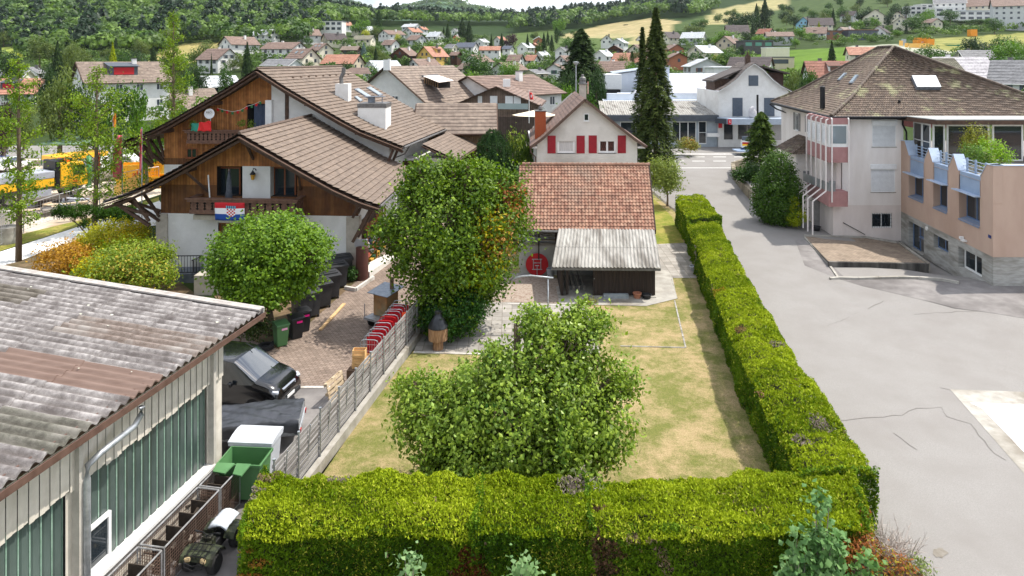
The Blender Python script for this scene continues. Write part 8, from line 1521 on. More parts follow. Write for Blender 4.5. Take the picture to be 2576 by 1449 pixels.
RG_=[(205,405),(-60,105),(60,105),(-30,70),(355,545),(495,600),(500,600),(555,650),(660,770),(720,805),(775,840),(660,760),(748,808),(856,886),(888,946),(950,1022),(1013,1065),(1048,1078),(1009,1060),(958,1007),(1020,1077),(1071,1120),(1134,1156),(1138,1157),(980,1056),(1044,1131),(1118,1152),(1143,1206),(1130,1163),(1194,1232),(1241,1276),(1205,1262),(1262,1295),(1299,1348),(1332,1362),(1340,1366),(1273,1322),(1318,1358),(1344,1386),(1314,1382),(1372,1430),(1147,1202),(858,908),(1394,1442),(1490,1546),(1510,1544),(1534,1582),(1524,1570),(1600,1620),(1664,1722),(1672,1730),(1717,1818),(1822,1884),(1903,1948),(1925,1993),(2003,2046),(2034,2092),(2115,2157),(2171,2228),(2240,2275),(2250,2290),(2324,2366),(2430,2505),(2505,2590),(2356,2420),(2131,2204),(2024,2135),(2412,2490),(2462,2640),(2335,2492)]
for e,(x0,x1)in zip(LST,RG_):
 label,px,pt_,Y,w,d,rh,yaw,wa,ro,shh,do=e;px=(x0+x1)/2;ph=R(yaw)+math.atan((px-XC)/F);Y=F*((w+1.1)*abs(math.cos(ph))+(d+1.1)*abs(math.sin(ph)))/(x1-x0)*math.cos(math.atan((px-XC)/F))
 Yw=Y
 if Yw>165:
  Y=112
  while Y<700:
   z_=T((px-XC)*Y/F,Y)
   if YH+F*(CH-z_)/Y<=pt_+(rh*Y/Yw+4.4)*F/Y:break
   Y+=2
  Y=min(max(Y,Yw*.5),Yw*1.6)
 k=Y/Yw;w,d,rh=w*k,d*k,rh*k
 bgh(label,px,pt_,Y,w,d,rh,yaw,wa,ro,shh,do,sky=2 if'skylight'in label else 0)
random.seed(77);nf=0
COLN=dict(brown='brown',rose='rose brown',orange='orange',grey='grey',light='pale grey',dark='dark');DONE=[(x0,x1,e[2])for e,(x0,x1)in zip(LST,RG_)]
for q_ in range(900):
 if nf>=34:break
 px=random.uniform(600,1780)if random.random()<.8 else random.uniform(1780,2250);Y=random.uniform(200,430);z_=T((px-XC)*Y/F,Y);row=YH+F*(CH-z_)/Y;w_=13*F/Y
 if row<92 or row>215 or any(inpoly(px,row,P)for c_,P in FIELDS)or(px<850 and row>140):continue
 top=row-6.6*F/Y
 if any(a-w_*.45<px<b+w_*.45 and abs(t_-top)<17 for a,b,t_ in DONE):continue
 DONE.append((px-w_/2,px+w_/2,top));ro=random.choice(list(COLN)+['brown','grey','brown','dark','light']);wa=random.choice(('white','white','cream','grey','beige'));nf+=1
 hs_=min(HOUSES,key=lambda h:abs(h[0]-px)+abs(h[1]-top)*.6);nm=' '.join(hs_[4].split()[:6])
 bgh(f"{'white' if wa == 'white' else wa} village house with {COLN[ro]} roof {'left' if px < hs_[0] else 'right'} of the {nm}".replace('the the','the'),px,top,Y,random.uniform(7.5,9),random.uniform(9,12),random.uniform(2.4,3.4),random.choice((-40,-30,50,60,-55,75)),wa,ro)
t=bgh('white apartment house with big rose brown roof, roof loggia and cream awning',1060,165,86,13,13.5,4.6,-28,'white','rose',None,None,chim=False)
def boxw(name,label,x0,x1,y0,y1,Yd,dep,m,cat='building',z0=None,roofm=None,nwin=0,wm=None,lip=.3,band=None):
 'flat roofed block from picture rectangle'
 a=Pt(x0,y0,Yd);b=Pt(x1,y1,Yd);zb_=min(b.z,T(a.x,Yd)-.2)if z0 is None else z0;t=thing(name,((a.x+b.x)/2,Yd+dep/2,zb_),label,cat);HLOC.append(((a.x+b.x)/2,Yd+dep/2,max(b.x-a.x,dep)/2+1));HOUSES.append(((x0+x1)/2,y0,Yd,b.x-a.x,label))
 MB().box(a.x,Yd,zb_,b.x,Yd+dep,a.z-.01).build('wall',m,t);MB().box(a.x-lip,Yd-lip,a.z,b.x+lip,Yd+dep+lip,a.z+.35).build('flat_roof',roofm or WHITEF,t)
 for i in range(nwin):
  w_=(b.x-a.x)/nwin;q=MB();zt_=a.z-.6;q.box(a.x+w_*(i+.18),Yd-.05,zt_-1.5,a.x+w_*(i+.82),Yd-.01,zt_);q.build('window',wm or FARG,t)
  if a.z-zb_>6:q=MB();q.box(a.x+w_*(i+.18),Yd-.05,zt_-4.4,a.x+w_*(i+.82),Yd-.01,zt_-2.9);q.build('window',wm or FARG,t)
 return t
boxw('villa','flat roofed glass villa below the wooded hill',620,665,81,100,330,9,WALLM['grey'],nwin=4);boxw('villa','white villa with thin pale roof left of the long dark villa',714,756,60,76,370,10,WALLM['white'],nwin=3,roofm=ROOF['light'])
boxw('villa','long dark flat villa highest at the forest edge',760,860,53,66,390,10,WALLM['white'],nwin=7,roofm=DKF)
boxw('villa','dark flat villa with sea green glass front',1871,1945,103,132,290,10,mat('dark_villa_wall',(74,72,72),(88,86,86),scale=2),nwin=3,wm=mat('sea_green_glass',(88,140,124),rough=.2),roofm=DKF)
boxw('garage_block','long white garden wall garage below the dark villa',1926,1986,121,142,272,5,WALLM['cream'],roofm=WHITEF,lip=.1);boxw('villa','grey beige box house with one dark window strip',1916,1998,145,175,240,9,WALLM['beige'],nwin=1,roofm=DKF,lip=.1)
boxw('villa','low white flat house with domes behind the factory roof',1795,1860,171,184,170,8,WALLM['white'],lip=.3)
boxw('office_block','brown timber clad modern building with ribbon windows',2048,2134,78,103,366,14,mat('brown_cladding',(138,96,72),(150,108,84),scale=2),nwin=4,roofm=BEAM);boxw('office_block','dark glazed wing of the brown timber building',2134,2208,76,104,360,14,mat('dark_glazed',(60,66,74),(76,82,90),scale=2,rough=.3),nwin=3,roofm=mat('corten_edge',(128,84,62),(140,94,70),scale=3))
for i,(a,b,c,d,Yd)in enumerate(((2290,2332,16,46,470),(2318,2362,11,44,490),(2352,2400,20,60,440),(2372,2452,17,50,455))):boxw('apartment_block',('leftmost','rear','front stepped','widest right')[i]+' white cube of the stepped terrace flats on the slope',a,b,c,d,Yd,10,WALLM['white'],nwin=(3,3,2,3)[i],roofm=WALLM['white'],lip=.1)
boxw('apartment_block','long low white flat building with blue grey windows on the slope',2412,2556,28,46,425,9,WALLM['white'],nwin=7,roofm=LBL);boxw('apartment_block','orange balcony block at the top right edge',2526,2600,12,30,450,9,WALLM['orange'],nwin=2)
aw=thing('awning',Pt(1090,200,80),'cream awning stretched over the roof loggia','awning');q=MB();q.ext([Pt(1064,192,82),Pt(1099,189,83.5),Pt(1141,203,80),Pt(1104,208,78)],(0,0,.06));q.build('fabric',mat('cream_awning',(236,222,208),(242,230,218),scale=2),aw);q=MB();q.beam(Pt(1062,192,82),Pt(1101,188,83.5),.25,.22);q.build('casing',DKF,aw)
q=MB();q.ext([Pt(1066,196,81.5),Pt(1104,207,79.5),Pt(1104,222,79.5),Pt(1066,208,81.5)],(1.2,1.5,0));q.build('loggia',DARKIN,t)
q=MB();
for i in range(7):a=Pt(1068+5.5*i,196+1.6*i,81-.25*i);b=Pt(1068+5.5*i,210+1.6*i,81-.25*i);q.tube([a,b],.07,4)
q.build('loggia_post',WALLM['ochre'],t)
q=MB();courses(q,[(Pt(1118,242,76.5),Pt(1160,234,78)),(Pt(1104,224,79),Pt(1148,219,80.5))],.4,.03);q.build('canopy_roof',ROOF['rose'],t)
bgh('brown boarded house with low gable, white blinds and glass balcony',1262,213,81,8.8,9,1.9,-6,'taupe','brown',None,None,chim=False,wins=False);t=bpy.data.objects[[o.name for o in bpy.data.objects if o.get('label','').startswith('brown boarded house')][0]]
Wb=Wall((Pt(1180,250,76.7).x,77.2),(Pt(1330,250,76.3).x,76.2))
for x0,x1 in((1196,1214),(1234,1252),(1272,1291),(1293,1311)):r_=Wb.r(x0,241,x1,262);q=Wb.mb();q.box(r_[0],-.3,r_[2],r_[1],-.2,r_[3]);q.build('blind_window',BLIND,t)
r_=Wb.r(1238,258,1332,273);q=Wb.mb();q.box(r_[0],-1.3,r_[2],r_[1],-1.26,r_[3]);q.build('balcony_glass',mat('pale_green_glass',(150,166,166),(160,176,174),scale=1,rough=.2),t)
bgh('upper wing of the brown boarded house with white gable and two chimneys',1262,189,92,11,12,2.2,-42,'white','brown',None,None)
q=MB();a=Pt(1274,214,79);q.box(a.x-.4,79,a.z-.2,a.x+.45,79.8,Pt(1274,199,79).z);q.build('white_chimney',WHITEF,t)
bgh('tile roofed garage with ochre boarded gable behind the cypress',1149,259,66,5.6,6.6,2.2,92,'ochre','rose',None,None,chim=False,wins=False,name='garage')
sf=thing('flag_pole',Pt(1331,275,74),'white flagpole with red and white flag beside the brown boarded house','flag pole');c=ORG[sf.name];q=MB();q.tube([(c.x,c.y,c.z-1.5),(c.x,c.y,Pt(1331,226,74).z)],.04,6);q.build('pole',WHITEF,sf);sw=uvcolor('red_white_flag',lambda nt,u,v:step_cols(nt,math_(nt,'ADD',math_(nt,'ABSOLUTE',math_(nt,'SUBTRACT',u,.5)),math_(nt,'ABSOLUTE',math_(nt,'SUBTRACT',v,.5))),[(0,(240,240,240)),(.25,(206,40,44))]))
cloth('flag',lambda u,v:Pt(1332+11*u*(.6+.4*(1-v)),229+18*(1-v)+2*math.sin(u*6)+7*u,73.9+.1*math.sin(u*7)),sw,sf)
q=MB();courses(q,[((Pt(860,186,100).x,98,Pt(860,186,98).z),(Pt(935,186,98).x,98,Pt(935,186,98).z)),((Pt(884,170,104).x,104,Pt(884,170,104).z),(Pt(925,170,104).x,104,Pt(925,170,104).z))],.5,.03);tag(q.build('low_roof',ROOF['brown']),'dark low roof just above the rear chalet ridge','roof')
q=MB();a=Pt(972,168,78);q.box(a.x-.35,78,a.z-.4,a.x+.4,78.7,Pt(972,150,78).z);tag(q.build('chimney_stack',WHITEF),'white chimney standing above the rose brown roofs','chimney')
pu2=thing('garden_parasol',Pt(1345,285,60),'large cream market parasol behind the brick chimney','parasol');c=ORG[pu2 .name];MB().lathe([(2.0,Pt(1345,289,60).z-c.z),(1.0,Pt(1345,283,60).z-c.z),(.03,Pt(1345,277,60).z-c.z)],c,8).build('canopy',mat('cream_canvas',(232,218,190),(240,226,200),scale=2),pu2);MB().tube([c-Vector((0,0,2)),c],.04,6).build('pole',STEEL,pu2)
q=MB();a=Pt(2318,238,62);q.box(a.x-.5,62,Pt(2318,236,62).z,a.x+.65,62.8,Pt(2318,205,62).z);ac=q.build('air_unit',mat('air_unit_blue',(110,126,144),(124,140,158),scale=2,rough=.5));tag(ac,'blue grey air conditioning unit behind the roof hip','air unit')
q=MB();a=Pt(2400,200,80);q.box(a.x-4.6,80,5,Pt(2424,190,80).x,86,Pt(2400,187,80).z);t=thing('roof_annex',a,'wine red side wall with mossy lean roof beyond the roof hip','annex');q.build('wall',mat('wine_boards',(92,48,42),(106,58,50),scale=3),t);q=MB();courses(q,[(Pt(2330,184,79),Pt(2433,184,79)),(Pt(2340,146,86),Pt(2400,146,86))],.35,.04,.25,.03,4);q.build('roof',ROOF['moss'],t)
sg=thing('road_sign',Pt(2504,258,70),'round red rimmed no parking sign in front of the white gabled house','sign');c=ORG[sg.name];q=MB();q.box(c.x-.3,70,Pt(2504,249,70).z,c.x+.3,70.03,Pt(2504,236,70).z);q.build('plate',WHITEF,sg);zc=Pt(2504,242,70).z;MB().lathe([(.22,0),(.22,.02)],(c.x,69.97,zc),18,Matrix.Rotation(R(90),4,'X')).build('red_disc',RED,sg);MB().lathe([(.15,0),(.15,.02)],(c.x,69.94,zc),18,Matrix.Rotation(R(90),4,'X')).build('blue_disc',mat('sign_white',(230,230,230)),sg);MB().beam((c.x-.1,69.9,zc-.1),(c.x+.1,69.9,zc+.1),.02,.05).build('red_bar',RED,sg);MB().tube([(c.x,70.05,0),(c.x,70.05,Pt(2504,236,70).z)],.03,6).build('post',STEEL,sg)
SM_=[(-2.1,.4,.9,1.0,.78,.8,.6),(-1.9,.3,.92,1.35,.86,.88,.66),(-.9,.3,.94,1.48,.88,.88,.7),(.2,.3,.94,1.45,.88,.88,.7),(1.0,.3,.94,1.0,.87,.87,.7),(1.8,.35,.72,.78,.8,.8,.6),(2.0,.4,.55,.62,.7,.7,.5)]
YV=[(-2.1,.4,1.1,1.7,.84,.86,.76),(-1.9,.3,1.12,1.85,.88,.88,.8),(.3,.3,1.1,1.85,.88,.88,.8),(.6,.3,1.1,1.8,.88,.88,.78),(1.2,.3,1.05,1.1,.87,.87,.7),(1.9,.35,.8,.9,.8,.8,.6),(2.1,.4,.55,.62,.7,.7,.5)]
def farcar(label,px,py,rz,paint,st=SM_,gx=(1,2,3,('f',3)),name='parked_car',Y=None):
 p=G(px,py)if Y is None else Pt(px,py,Y);return car(name,label,tuple(p),R(rz),st,paint,4,(-1.3,1.3),.31,glassx=gx,detail=False,cat='van'if name!='parked_car'else'car')
farcar('white car parked alone on the green meadow lane',2055,134,175,CARW);farcar('yellow delivery van at the car park entrance',2237,117,170,CARY,YV,(1,2,3,('f',3)),'delivery_van')
farcar('white car beside the yellow van, half behind the roof hip',2246,122,165,CARW);farcar('dark blue estate car in the car park row',2266,126,150,CARBL);farcar('blue car right behind the roof hip in the car park',2279,129,150,CARBL);farcar('white and yellow car nearest the roof hip',2294,136,10,CARW);farcar('white car beside the round conifer on the car park',2340,124,165,CARW);farcar('white car with raised boot low in the car park',2330,143,20,CARW)
farcar('dark blue car at the far left road behind the ginkgo',8,425,70,CARBL);farcar('white car behind the leftmost ginkgo tree',30,428,80,CARW)
ORC=mat('orange_site_steel',(226,140,30),(236,156,44),scale=3,rough=.6);YFB=mat('yellow_tarp_fence',(226,180,96),(238,196,116),scale=3,rough=.8)
def siteb(name,label,x0,x1,y0,y1,Yd,dep,m,cat,txt=None,grp=None):
 a=Pt(x0,y0,Yd);b=Pt(x1,y1,Yd);t=thing(name,((a.x+b.x)/2,Yd+dep/2,b.z),label,cat,grp);q=MB();q.box(a.x,Yd,b.z,b.x,Yd+dep,a.z);q.build('box',m,t);q=MB();n=max(2,int((b.x-a.x)/.8))
 for i in range(n+1):x=a.x+(b.x-a.x)*i/n;q.box(x-.05,Yd-.06,b.z,x+.05,Yd-.003,a.z+.02)
 q.build('ribs',m,t)
 if txt:text(txt,(a.z-b.z)*.6,Matrix.Translation(((a.x+b.x)/2,Yd-.09,(a.z+b.z)/2))@Matrix.Rotation(R(90),4,'X'),WHITEF,t)
 return t
siteb('site_container','orange steel site container marked ab above the yellow hoarding',2306,2334,100,111,300,3,ORC,'container','ab');siteb('site_container','plain orange site container right of the marked one',2334,2350,98,113,297,3,ORC,'container');siteb('site_container','upper orange site container behind the other two',2308,2340,95,100,306,3,ORC,'container');siteb('site_machine','orange site machine at the upper fence',2443,2458,74,91,335,3,ORC,'machine')
siteb('site_container','front green skip container on the lot',2387,2414,113,123,296,3,mat('green_skip',(24,112,82),(30,122,90),scale=2),'container');siteb('site_container','rear green skip container on the lot',2379,2420,110,117,303,3,MATS['green_skip'],'container');siteb('site_container','right green skip container on the lot',2416,2432,112,121,298,3,MATS['green_skip'],'container');siteb('portable_toilet','blue grey portable toilet by the yellow hoarding',2271,2279,98,114,294,1.3,GW,'toilet')
for i,(x0,x1,y0,y1)in enumerate(((2262,2271,102,115),(2276,2285,108,119),(2287,2312,109,121),(2313,2338,109,121))):siteb('hoarding_panel',('leftmost','second','third','rightmost')[i]+' yellow fabric hoarding panel round the site containers',x0,x1,y0,y1,292-i*2,.1,YFB,'hoarding')
def meshfence(name,label,pts,h,n,m=WIRE,cat='fence',step=.5,px=True):
 P=[G(*p)if px else Vector(p)for p in pts];t=thing(name,P[0].lerp(P[-1],.5),label,cat)
 for a,b in zip(P,P[1:]):
  k=max(1,int((b-a).length/3.4))
  for i in range(k):
   p=a.lerp(b,i/k);r_=a.lerp(b,(i+1)/k-.01);p.z=T(p.x,p.y);r_.z=T(r_.x,r_.y);q=MB();q.tube([p,p+Vector((0,0,h))],.03,5);q.tube([r_,r_+Vector((0,0,h))],.03,5);q.tube([p+Vector((0,0,h)),r_+Vector((0,0,h))],.03,5);q.tube([p+Vector((0,0,.2)),r_+Vector((0,0,.2))],.02,5);q.build('frame',m,t)
   q=MB();c=int((r_-p).length/step)
   for j in range(1,c):v=p.lerp(r_,j/c);q.beam(v+Vector((0,0,.2)),v+Vector((0,0,h)),.012,.012,up=(1,0,0))
   for j in range(1,5):q.beam(p+Vector((0,0,.2+(h-.2)*j/5)),r_+Vector((0,0,.2+(h-.2)*j/5)),.012,.012)
   q.build('mesh',m,t)
 return t
meshfence('site_fence','mesh site fence along the upper edge of the dry field',[(2348,102),(2440,92),(2580,84)],2.6,1,METALG,step=.8)
tk=thing('dump_truck',(-40,60,.4),'yellow dump truck with grey and yellow tipper body in the construction yard','truck');KM=TR(-39.4,60.6,T(-40,60),R(56));YEL=mat('site_yellow',(236,176,30),(242,186,44),scale=2,rough=.45,coat=.3);GRT=mat('tipper_grey',(150,154,164),(170,174,182),scale=2,rough=.6)
q=MB(KM);q.add([(-1.1,-1.22,1.0),(1.1,-1.22,1.0),(1.1,1.22,1.0),(-1.1,1.22,1.0),(-1.1,-1.22,3.1),(.75,-1.15,3.1),(.75,1.15,3.1),(-1.1,1.22,3.1),(1.12,-1.22,1.9),(1.12,1.22,1.9)],[(0,1,8,5,4),(3,7,6,9,2),(1,2,9,8),(8,9,6,5),(4,5,6,7),(0,4,7,3),(0,3,2,1)]);q.build('cab',YEL,tk,bevel=.08)
q=MB(KM);q.box(-.1,-1.25,2.0,.85,-1.22,2.85);q.box(-.1,1.22,2.0,.85,1.25,2.85);q.add([(1.135,-1.05,1.98),(1.135,1.05,1.98),(.80,1.0,3.0),(.80,-1.0,3.0)],[(0,1,2,3)]);q.build('window',WSH,tk)
q=MB(KM);q.box(-1.5,-1.2,1.0,-1.12,1.2,3.35);q.box(-1.3,-.4,3.1,.2,.4,3.4);q.build('air_deflector',IRON,tk,bevel=.06);q=MB(KM);q.box(-.5,-.9,3.15,-.25,.9,3.4);q.build('beacon_bar',mat('orange_beacon',(236,110,40),rough=.3),tk,bevel=.03)
q=MB(KM);q.box(-7.4,-1.25,1.25,-1.6,1.25,1.95);q.build('tipper_lower',YEL,tk,bevel=.04);q=MB(KM);q.box(-7.5,-1.28,1.96,-1.58,1.28,2.55);q.build('tipper_upper',GRT,tk,bevel=.05);q=MB(KM);q.box(-7.4,-.5,.75,1.0,.5,1.1);q.box(-4.2,-1.2,.5,-1.8,-.7,1.05);q.build('chassis',GRT,tk)
for x in(.1,-4.9,-6.3):
 for y in(-1.02,1.02):wheel(tk,KM,x,y,.52,.32)
text('ab',.5,KM@Matrix.Translation((.1,-1.26,1.45))@Matrix.Rotation(R(90),4,'X'),mat('logo_red',(190,40,40)),tk)
t2=thing('tipper_wagon',(-40,67,.6),'second yellow and grey tipper wagon behind the dump truck','truck');K2=TR(-42.5,66.5,T(-40,66),R(60));q=MB(K2);q.box(-2.4,-1.2,1.0,2.4,1.2,2.3);q.build('body',GRT,t2,bevel=.06);q=MB(K2);q.box(-2.45,-1.25,2.3,2.45,1.25,2.75);q.build('rim',YEL,t2,bevel=.05)
for x in(-1.2,1.2):
 for y in(-1,1):wheel(t2,K2,x,y,.5,.3)
def skip(label,M,L_,W_,H_,txt):
 t=thing('skip_container',M.translation,label,'skip');q=MB(M);q.add([(-L_*.36,-W_/2,.1),(L_*.36,-W_/2,.1),(L_*.36,W_/2,.1),(-L_*.36,W_/2,.1),(-L_/2,-W_/2,H_),(L_/2,-W_/2,H_),(L_/2,W_/2,H_),(-L_/2,W_/2,H_)],[(0,3,2,1),(0,1,5,4),(1,2,6,5),(2,3,7,6),(3,0,4,7)]);b=q.build('shell',YEL,t);b.modifiers.new('S','SOLIDIFY').thickness=.05
 q=MB(M);q.beam((-L_/2,-W_/2,H_),(L_/2,-W_/2,H_),.12,.12);q.beam((-L_/2,W_/2,H_),(L_/2,W_/2,H_),.12,.12)
 for i in range(5):x=-L_*.36+L_*.72*i/4;q.box(x-.04,-W_/2-.06,.1,x+.04,-W_/2-.002,H_)
 q.build('ribs',YEL,t);text(txt,H_*.45,M@Matrix.Translation((0,-W_/2-.09,H_*.55))@Matrix.Rotation(R(90),4,'X'),MATS['logo_red'],t);return t
skip('large yellow skip with letters ab nearest the pink flags',TR(*G(352,462),R(14)),4.6,2.0,1.9,'ab');skip('smaller yellow skip with letters ab right in front of the large one',TR(*G(385,470),R(14)),2.8,1.8,1.0,'ab');
PIPE=mat('white_concrete_pipe',(206,206,204),(222,222,220),scale=2,rough=.9)
for i,(px,py,rz)in enumerate(((275,450,65),(312,446,65),(350,444,68))):
 p=G(px,py);Mx=Matrix.Rotation(R(rz),4,'Z')@Matrix.Rotation(R(90),4,'Y');q=MB();r_=1.15;q.lathe([(r_,-1.5),(r_,1.5),(r_-.14,1.5),(r_-.14,-1.5),(r_,-1.5)],p+Vector((0,0,r_)),28,Mx);q.f=q.f[:-2];q.uv=q.uv[:-2]
 tag(q.build('concrete_pipe',PIPE,smooth=True,sharp=40),('leftmost','middle','rightmost')[i]+' large white concrete pipe lying in the construction yard','pipe')
gp=G(224,472);tag(MB().tube([gp,gp+Vector((0,0,3.0))],.22,12).build('green_silo_tube',mat('green_steel',(70,130,76),rough=.5),smooth=True),'thick upright green steel tube beside the truck cab','tube')
pk_=mat('pink_flag_cloth',(216,90,110),(226,112,130),scale=2,rough=.8,stretch=(4,4,.4));rd_=mat('red_flag_cloth',(200,52,56),(212,66,70),scale=2,rough=.8,stretch=(4,4,.4))
for i,(px,pt_,pb_,x0,x1,y0,y1,Yd,m,lb)in enumerate(((308,338,545,284,307,340,452,51,pk_,'broad faded pink flag hanging from the pole nearest the chalet eaves'),(357,320,552,351,357,325,434,50,pk_,'narrow twisted pink flag right of the broad one'),(251,375,520,240,252,385,455,53,rd_,'red flag on the left pole behind the ginkgo trunk'),(285,283,420,284,292,285,325,62,ORC,'small orange and pink flag highest behind the others'))):
 b=Pt(px,pb_,Yd);t=thing('flag_pole',(b.x,Yd,T(b.x,Yd)),lb,'flag pole','flags in the construction yard');zt_=Pt(px,pt_,Yd).z;MB().tube([(b.x,Yd,T(b.x,Yd)-.2),(b.x,Yd,zt_)],.045,8).build('pole',STEEL,t)
 cloth('flag',lambda u,v:Pt(x1+(x0-x1)*u*(.35+.65*math.sin(min(1,(1-v)*1.5+.12)*1.57)),y1+(y0-y1)*v-6*u*(1-v),Yd-.05+.12*math.sin(u*8+v*5)),m,t,nx=10,nz=14)
meshfence('site_fence','mesh fence between the construction yard and the concrete lane',[(-60,660),(60,585),(150,553),(240,525)],2.0,1,step=.3)
meshfence('site_fence','mesh fence with yellow tarpaulin beside the skips',[(255,500),(350,478),(400,470)],1.9,1,step=.3)
meshfence('site_fence','long grey fence along the far street behind the construction yard',[(150,402),(300,400),(420,399)],1.7,1,METALG,step=.3)
q=MB();a,b=G(285,500),G(345,482);q.ext([a+Vector((0,.1,.2)),b+Vector((0,.1,.2)),b+Vector((0,.1,1.6)),a+Vector((0,.1,1.0))],(0,.02,0));tag(q.build('yellow_tarpaulin',YFB),'pale yellow tarpaulin hung on the yard fence','tarpaulin')
for i in range(14):
 px=random.uniform(60,235);py=560-(px-60)*.16-random.uniform(4,34);p=G(px,py);m_=(WEATH,PAL,DKW,GRT,METALG)[i%5];a=random.uniform(-.3,1.2);q=MB(TR(p.x,p.y,p.z,a))
 if i%3==0:
  for k in range(4):q.box(-.6,-.4,.15*k,.6,.4,.15*k+.03);q.box(-.6,-.4,.15*k+.03,-.5,.4,.15*k+.12);q.box(.5,-.4,.15*k+.03,.6,.4,.15*k+.12)
  nm,lb,ct='pallet_stack','stack of weathered pallets in the construction yard','pallet'
 elif i%3==1:
  for k in range(7):q.tube([(-1.6,-.3+.1*(k%4),.08+.11*(k//4)),(1.6,-.3+.1*(k%4)+random.uniform(-.1,.1),.08+.11*(k//4))],.05,6)
  nm,lb,ct='pipe_bundle','bundle of slim pipes lying in the construction yard','pipes'
 else:
  for k in range(5):q.cbox((random.uniform(-.3,.3),random.uniform(-.2,.2),.06+.11*k),(2.2,.5,.08),random.uniform(-.08,.08))
  nm,lb,ct='board_stack','loose stack of formwork boards in the construction yard','boards'
 tag(q.build(nm,m_),lb,ct,'building materials in the construction yard')
for i,(px,py)in enumerate(((8,566),(18,610))):p=G(px,py);tag(MB().lathe([(.75,0),(.75,1.1),(.6,1.1),(.6,1.0)],p,20).build('concrete_ring',CONC,smooth=True,sharp=40),('upper','lower')[i]+' round concrete shaft ring at the left picture edge','shaft ring')
cpy=thing('green_canopy',G(155,415),'green steel canopy frame at the back of the construction yard','canopy');c=ORG[cpy.name];q=MB()
for dx in(-2.2,2.2):
 for dy in(0,3):q.tube([(c.x+dx,c.y+dy,c.z),(c.x+dx,c.y+dy,c.z+2.2)],.05,5)
q.build('post',MATS['green_steel'],cpy);q=MB();q.ext([(c.x-2.5,c.y-.3,c.z+2.2),(c.x+2.5,c.y-.3,c.z+2.2),(c.x+2.2,c.y+3.3,c.z+2.6),(c.x-2.2,c.y+3.3,c.z+2.6)],(0,0,.12));q.build('roof',mat('green_roof_sheet',(96,122,96),(112,138,110),scale=2),cpy)
PR={}
def proto(key,kind,pal,n=1):
 for v in range(n):
  if kind=='broad':
   bl=[(0,0,.55,.33,.33,.36)]+[(math.cos(a)*.24*random.uniform(.7,1.2),math.sin(a)*.24*random.uniform(.7,1.2),random.uniform(.3,.8),random.uniform(.18,.26),random.uniform(.18,.26),random.uniform(.15,.22))for a in[i*1.05+v for i in range(6)]]
   p,no,c=crown(bl,260,8,.045,None,pal,.45,.5,.6);sz=RNG.uniform(.03,.062,len(p));asp=.8;shp='leaf'
  elif kind=='bush':
   bl=[(math.cos(a)*.22,math.sin(a)*.22,random.uniform(.3,.6),.3,.3,.3)for a in[i*1.3+v for i in range(5)]]
   p,no,c=crown(bl,110,8,.07,None,pal,.4,.6,.6);sz=RNG.uniform(.06,.11,len(p));asp=.8;shp='leaf'
  elif kind in('conifer','column'):
   k=1700;f=RNG.random(k)**.8;a=RNG.random(k)*6.283;tier=np.floor(f*13);rm=(.5*(1-f)**.85 if kind=='conifer'else.5*np.minimum(1,(1.02-f)*3)**.7*np.minimum(1,.5+f*4))*(1+.14*np.sin(a*5+tier*3)+.1*np.sin(a*8+tier))*(.75+.25*(1-(f*13-tier)))
   rr=rm*(.45+.55*RNG.random(k)**.5);p=np.stack([np.cos(a)*rr,np.sin(a)*rr,.05+.95*f-(rr*.12 if kind=='conifer'else 0)],axis=1);no=np.stack([np.cos(a),np.sin(a),np.full(k,.5)],axis=1)+unit(k)*.5
   t=np.clip(RNG.normal(.4,.3,k),0,1)[:,None];p0,p1=np.array(lin(pal[0])[:3]),np.array(lin(pal[1])[:3]);c=p0*(1-t)+p1*t;sz=RNG.uniform(.05,.10,k);asp=.55;shp='leaf'
  o=leafmesh('proto',p,no,sz,c,LEAF if kind in('broad','bush')else NEEDLE,None,aspect=asp,shape=shp,origin=(0,0,0));me=o.data;bpy.data.objects.remove(o);PR.setdefault(key,[]).append(me)
proto('bright','broad',((60,100,30),(122,158,56)),2);proto('green','broad',((38,68,26),(84,118,44)),3);proto('dark','broad',((26,48,22),(60,86,38)),2);proto('olive','broad',((64,84,38),(118,132,66)),2);proto('golden','broad',((140,150,50),(206,206,92)),1);proto('purple','broad',((46,28,36),(82,54,60)),1)
proto('fir','conifer',((28,46,26),(68,88,42)),2);proto('blue spruce','conifer',((70,92,86),(128,146,140)),1);proto('gold cypress','conifer',((110,128,30),(180,188,60)),1);proto('column','column',((30,52,26),(72,96,44)),1);proto('bush','bush',((44,72,28),(104,130,52)),3);proto('light bush','bush',((90,118,44),(160,172,80)),1)
tm=MB().tube([(0,0,0),(.02,0,.3),(0,0,.6)],[.03,.022,.01],6).build('trunk',BARK);TRUNK=tm.data;bpy.data.objects.remove(tm)
NTREE=[0];KINDN=dict(bright='bright green broadleaf tree',green='mid green broadleaf tree',dark='dark green broadleaf tree',olive='pale olive broadleaf tree',golden='golden yellow tree',purple='dark purple leaved tree',fir='dark conifer',column='dark columnar evergreen',bush='green bush')
KINDN['blue spruce']='blue grey spruce';KINDN['gold cypress']='golden cone shaped conifer';KINDN['light bush']='light yellow green bush'
def near_house(px,Y):
 b=None
 for h in HOUSES:
  d=abs(h[0]-px)*Y/F+abs(h[2]-Y)*.35
  if b is None or d<b[0]:b=(d,h)
 h=b[1];rel='behind'if Y>h[2]+6 and abs(h[0]-px)<20 else'in front of'if Y<h[2]-6 and abs(h[0]-px)<20 else'left of'if px<h[0]else'right of';return rel,h[4]
USED={}
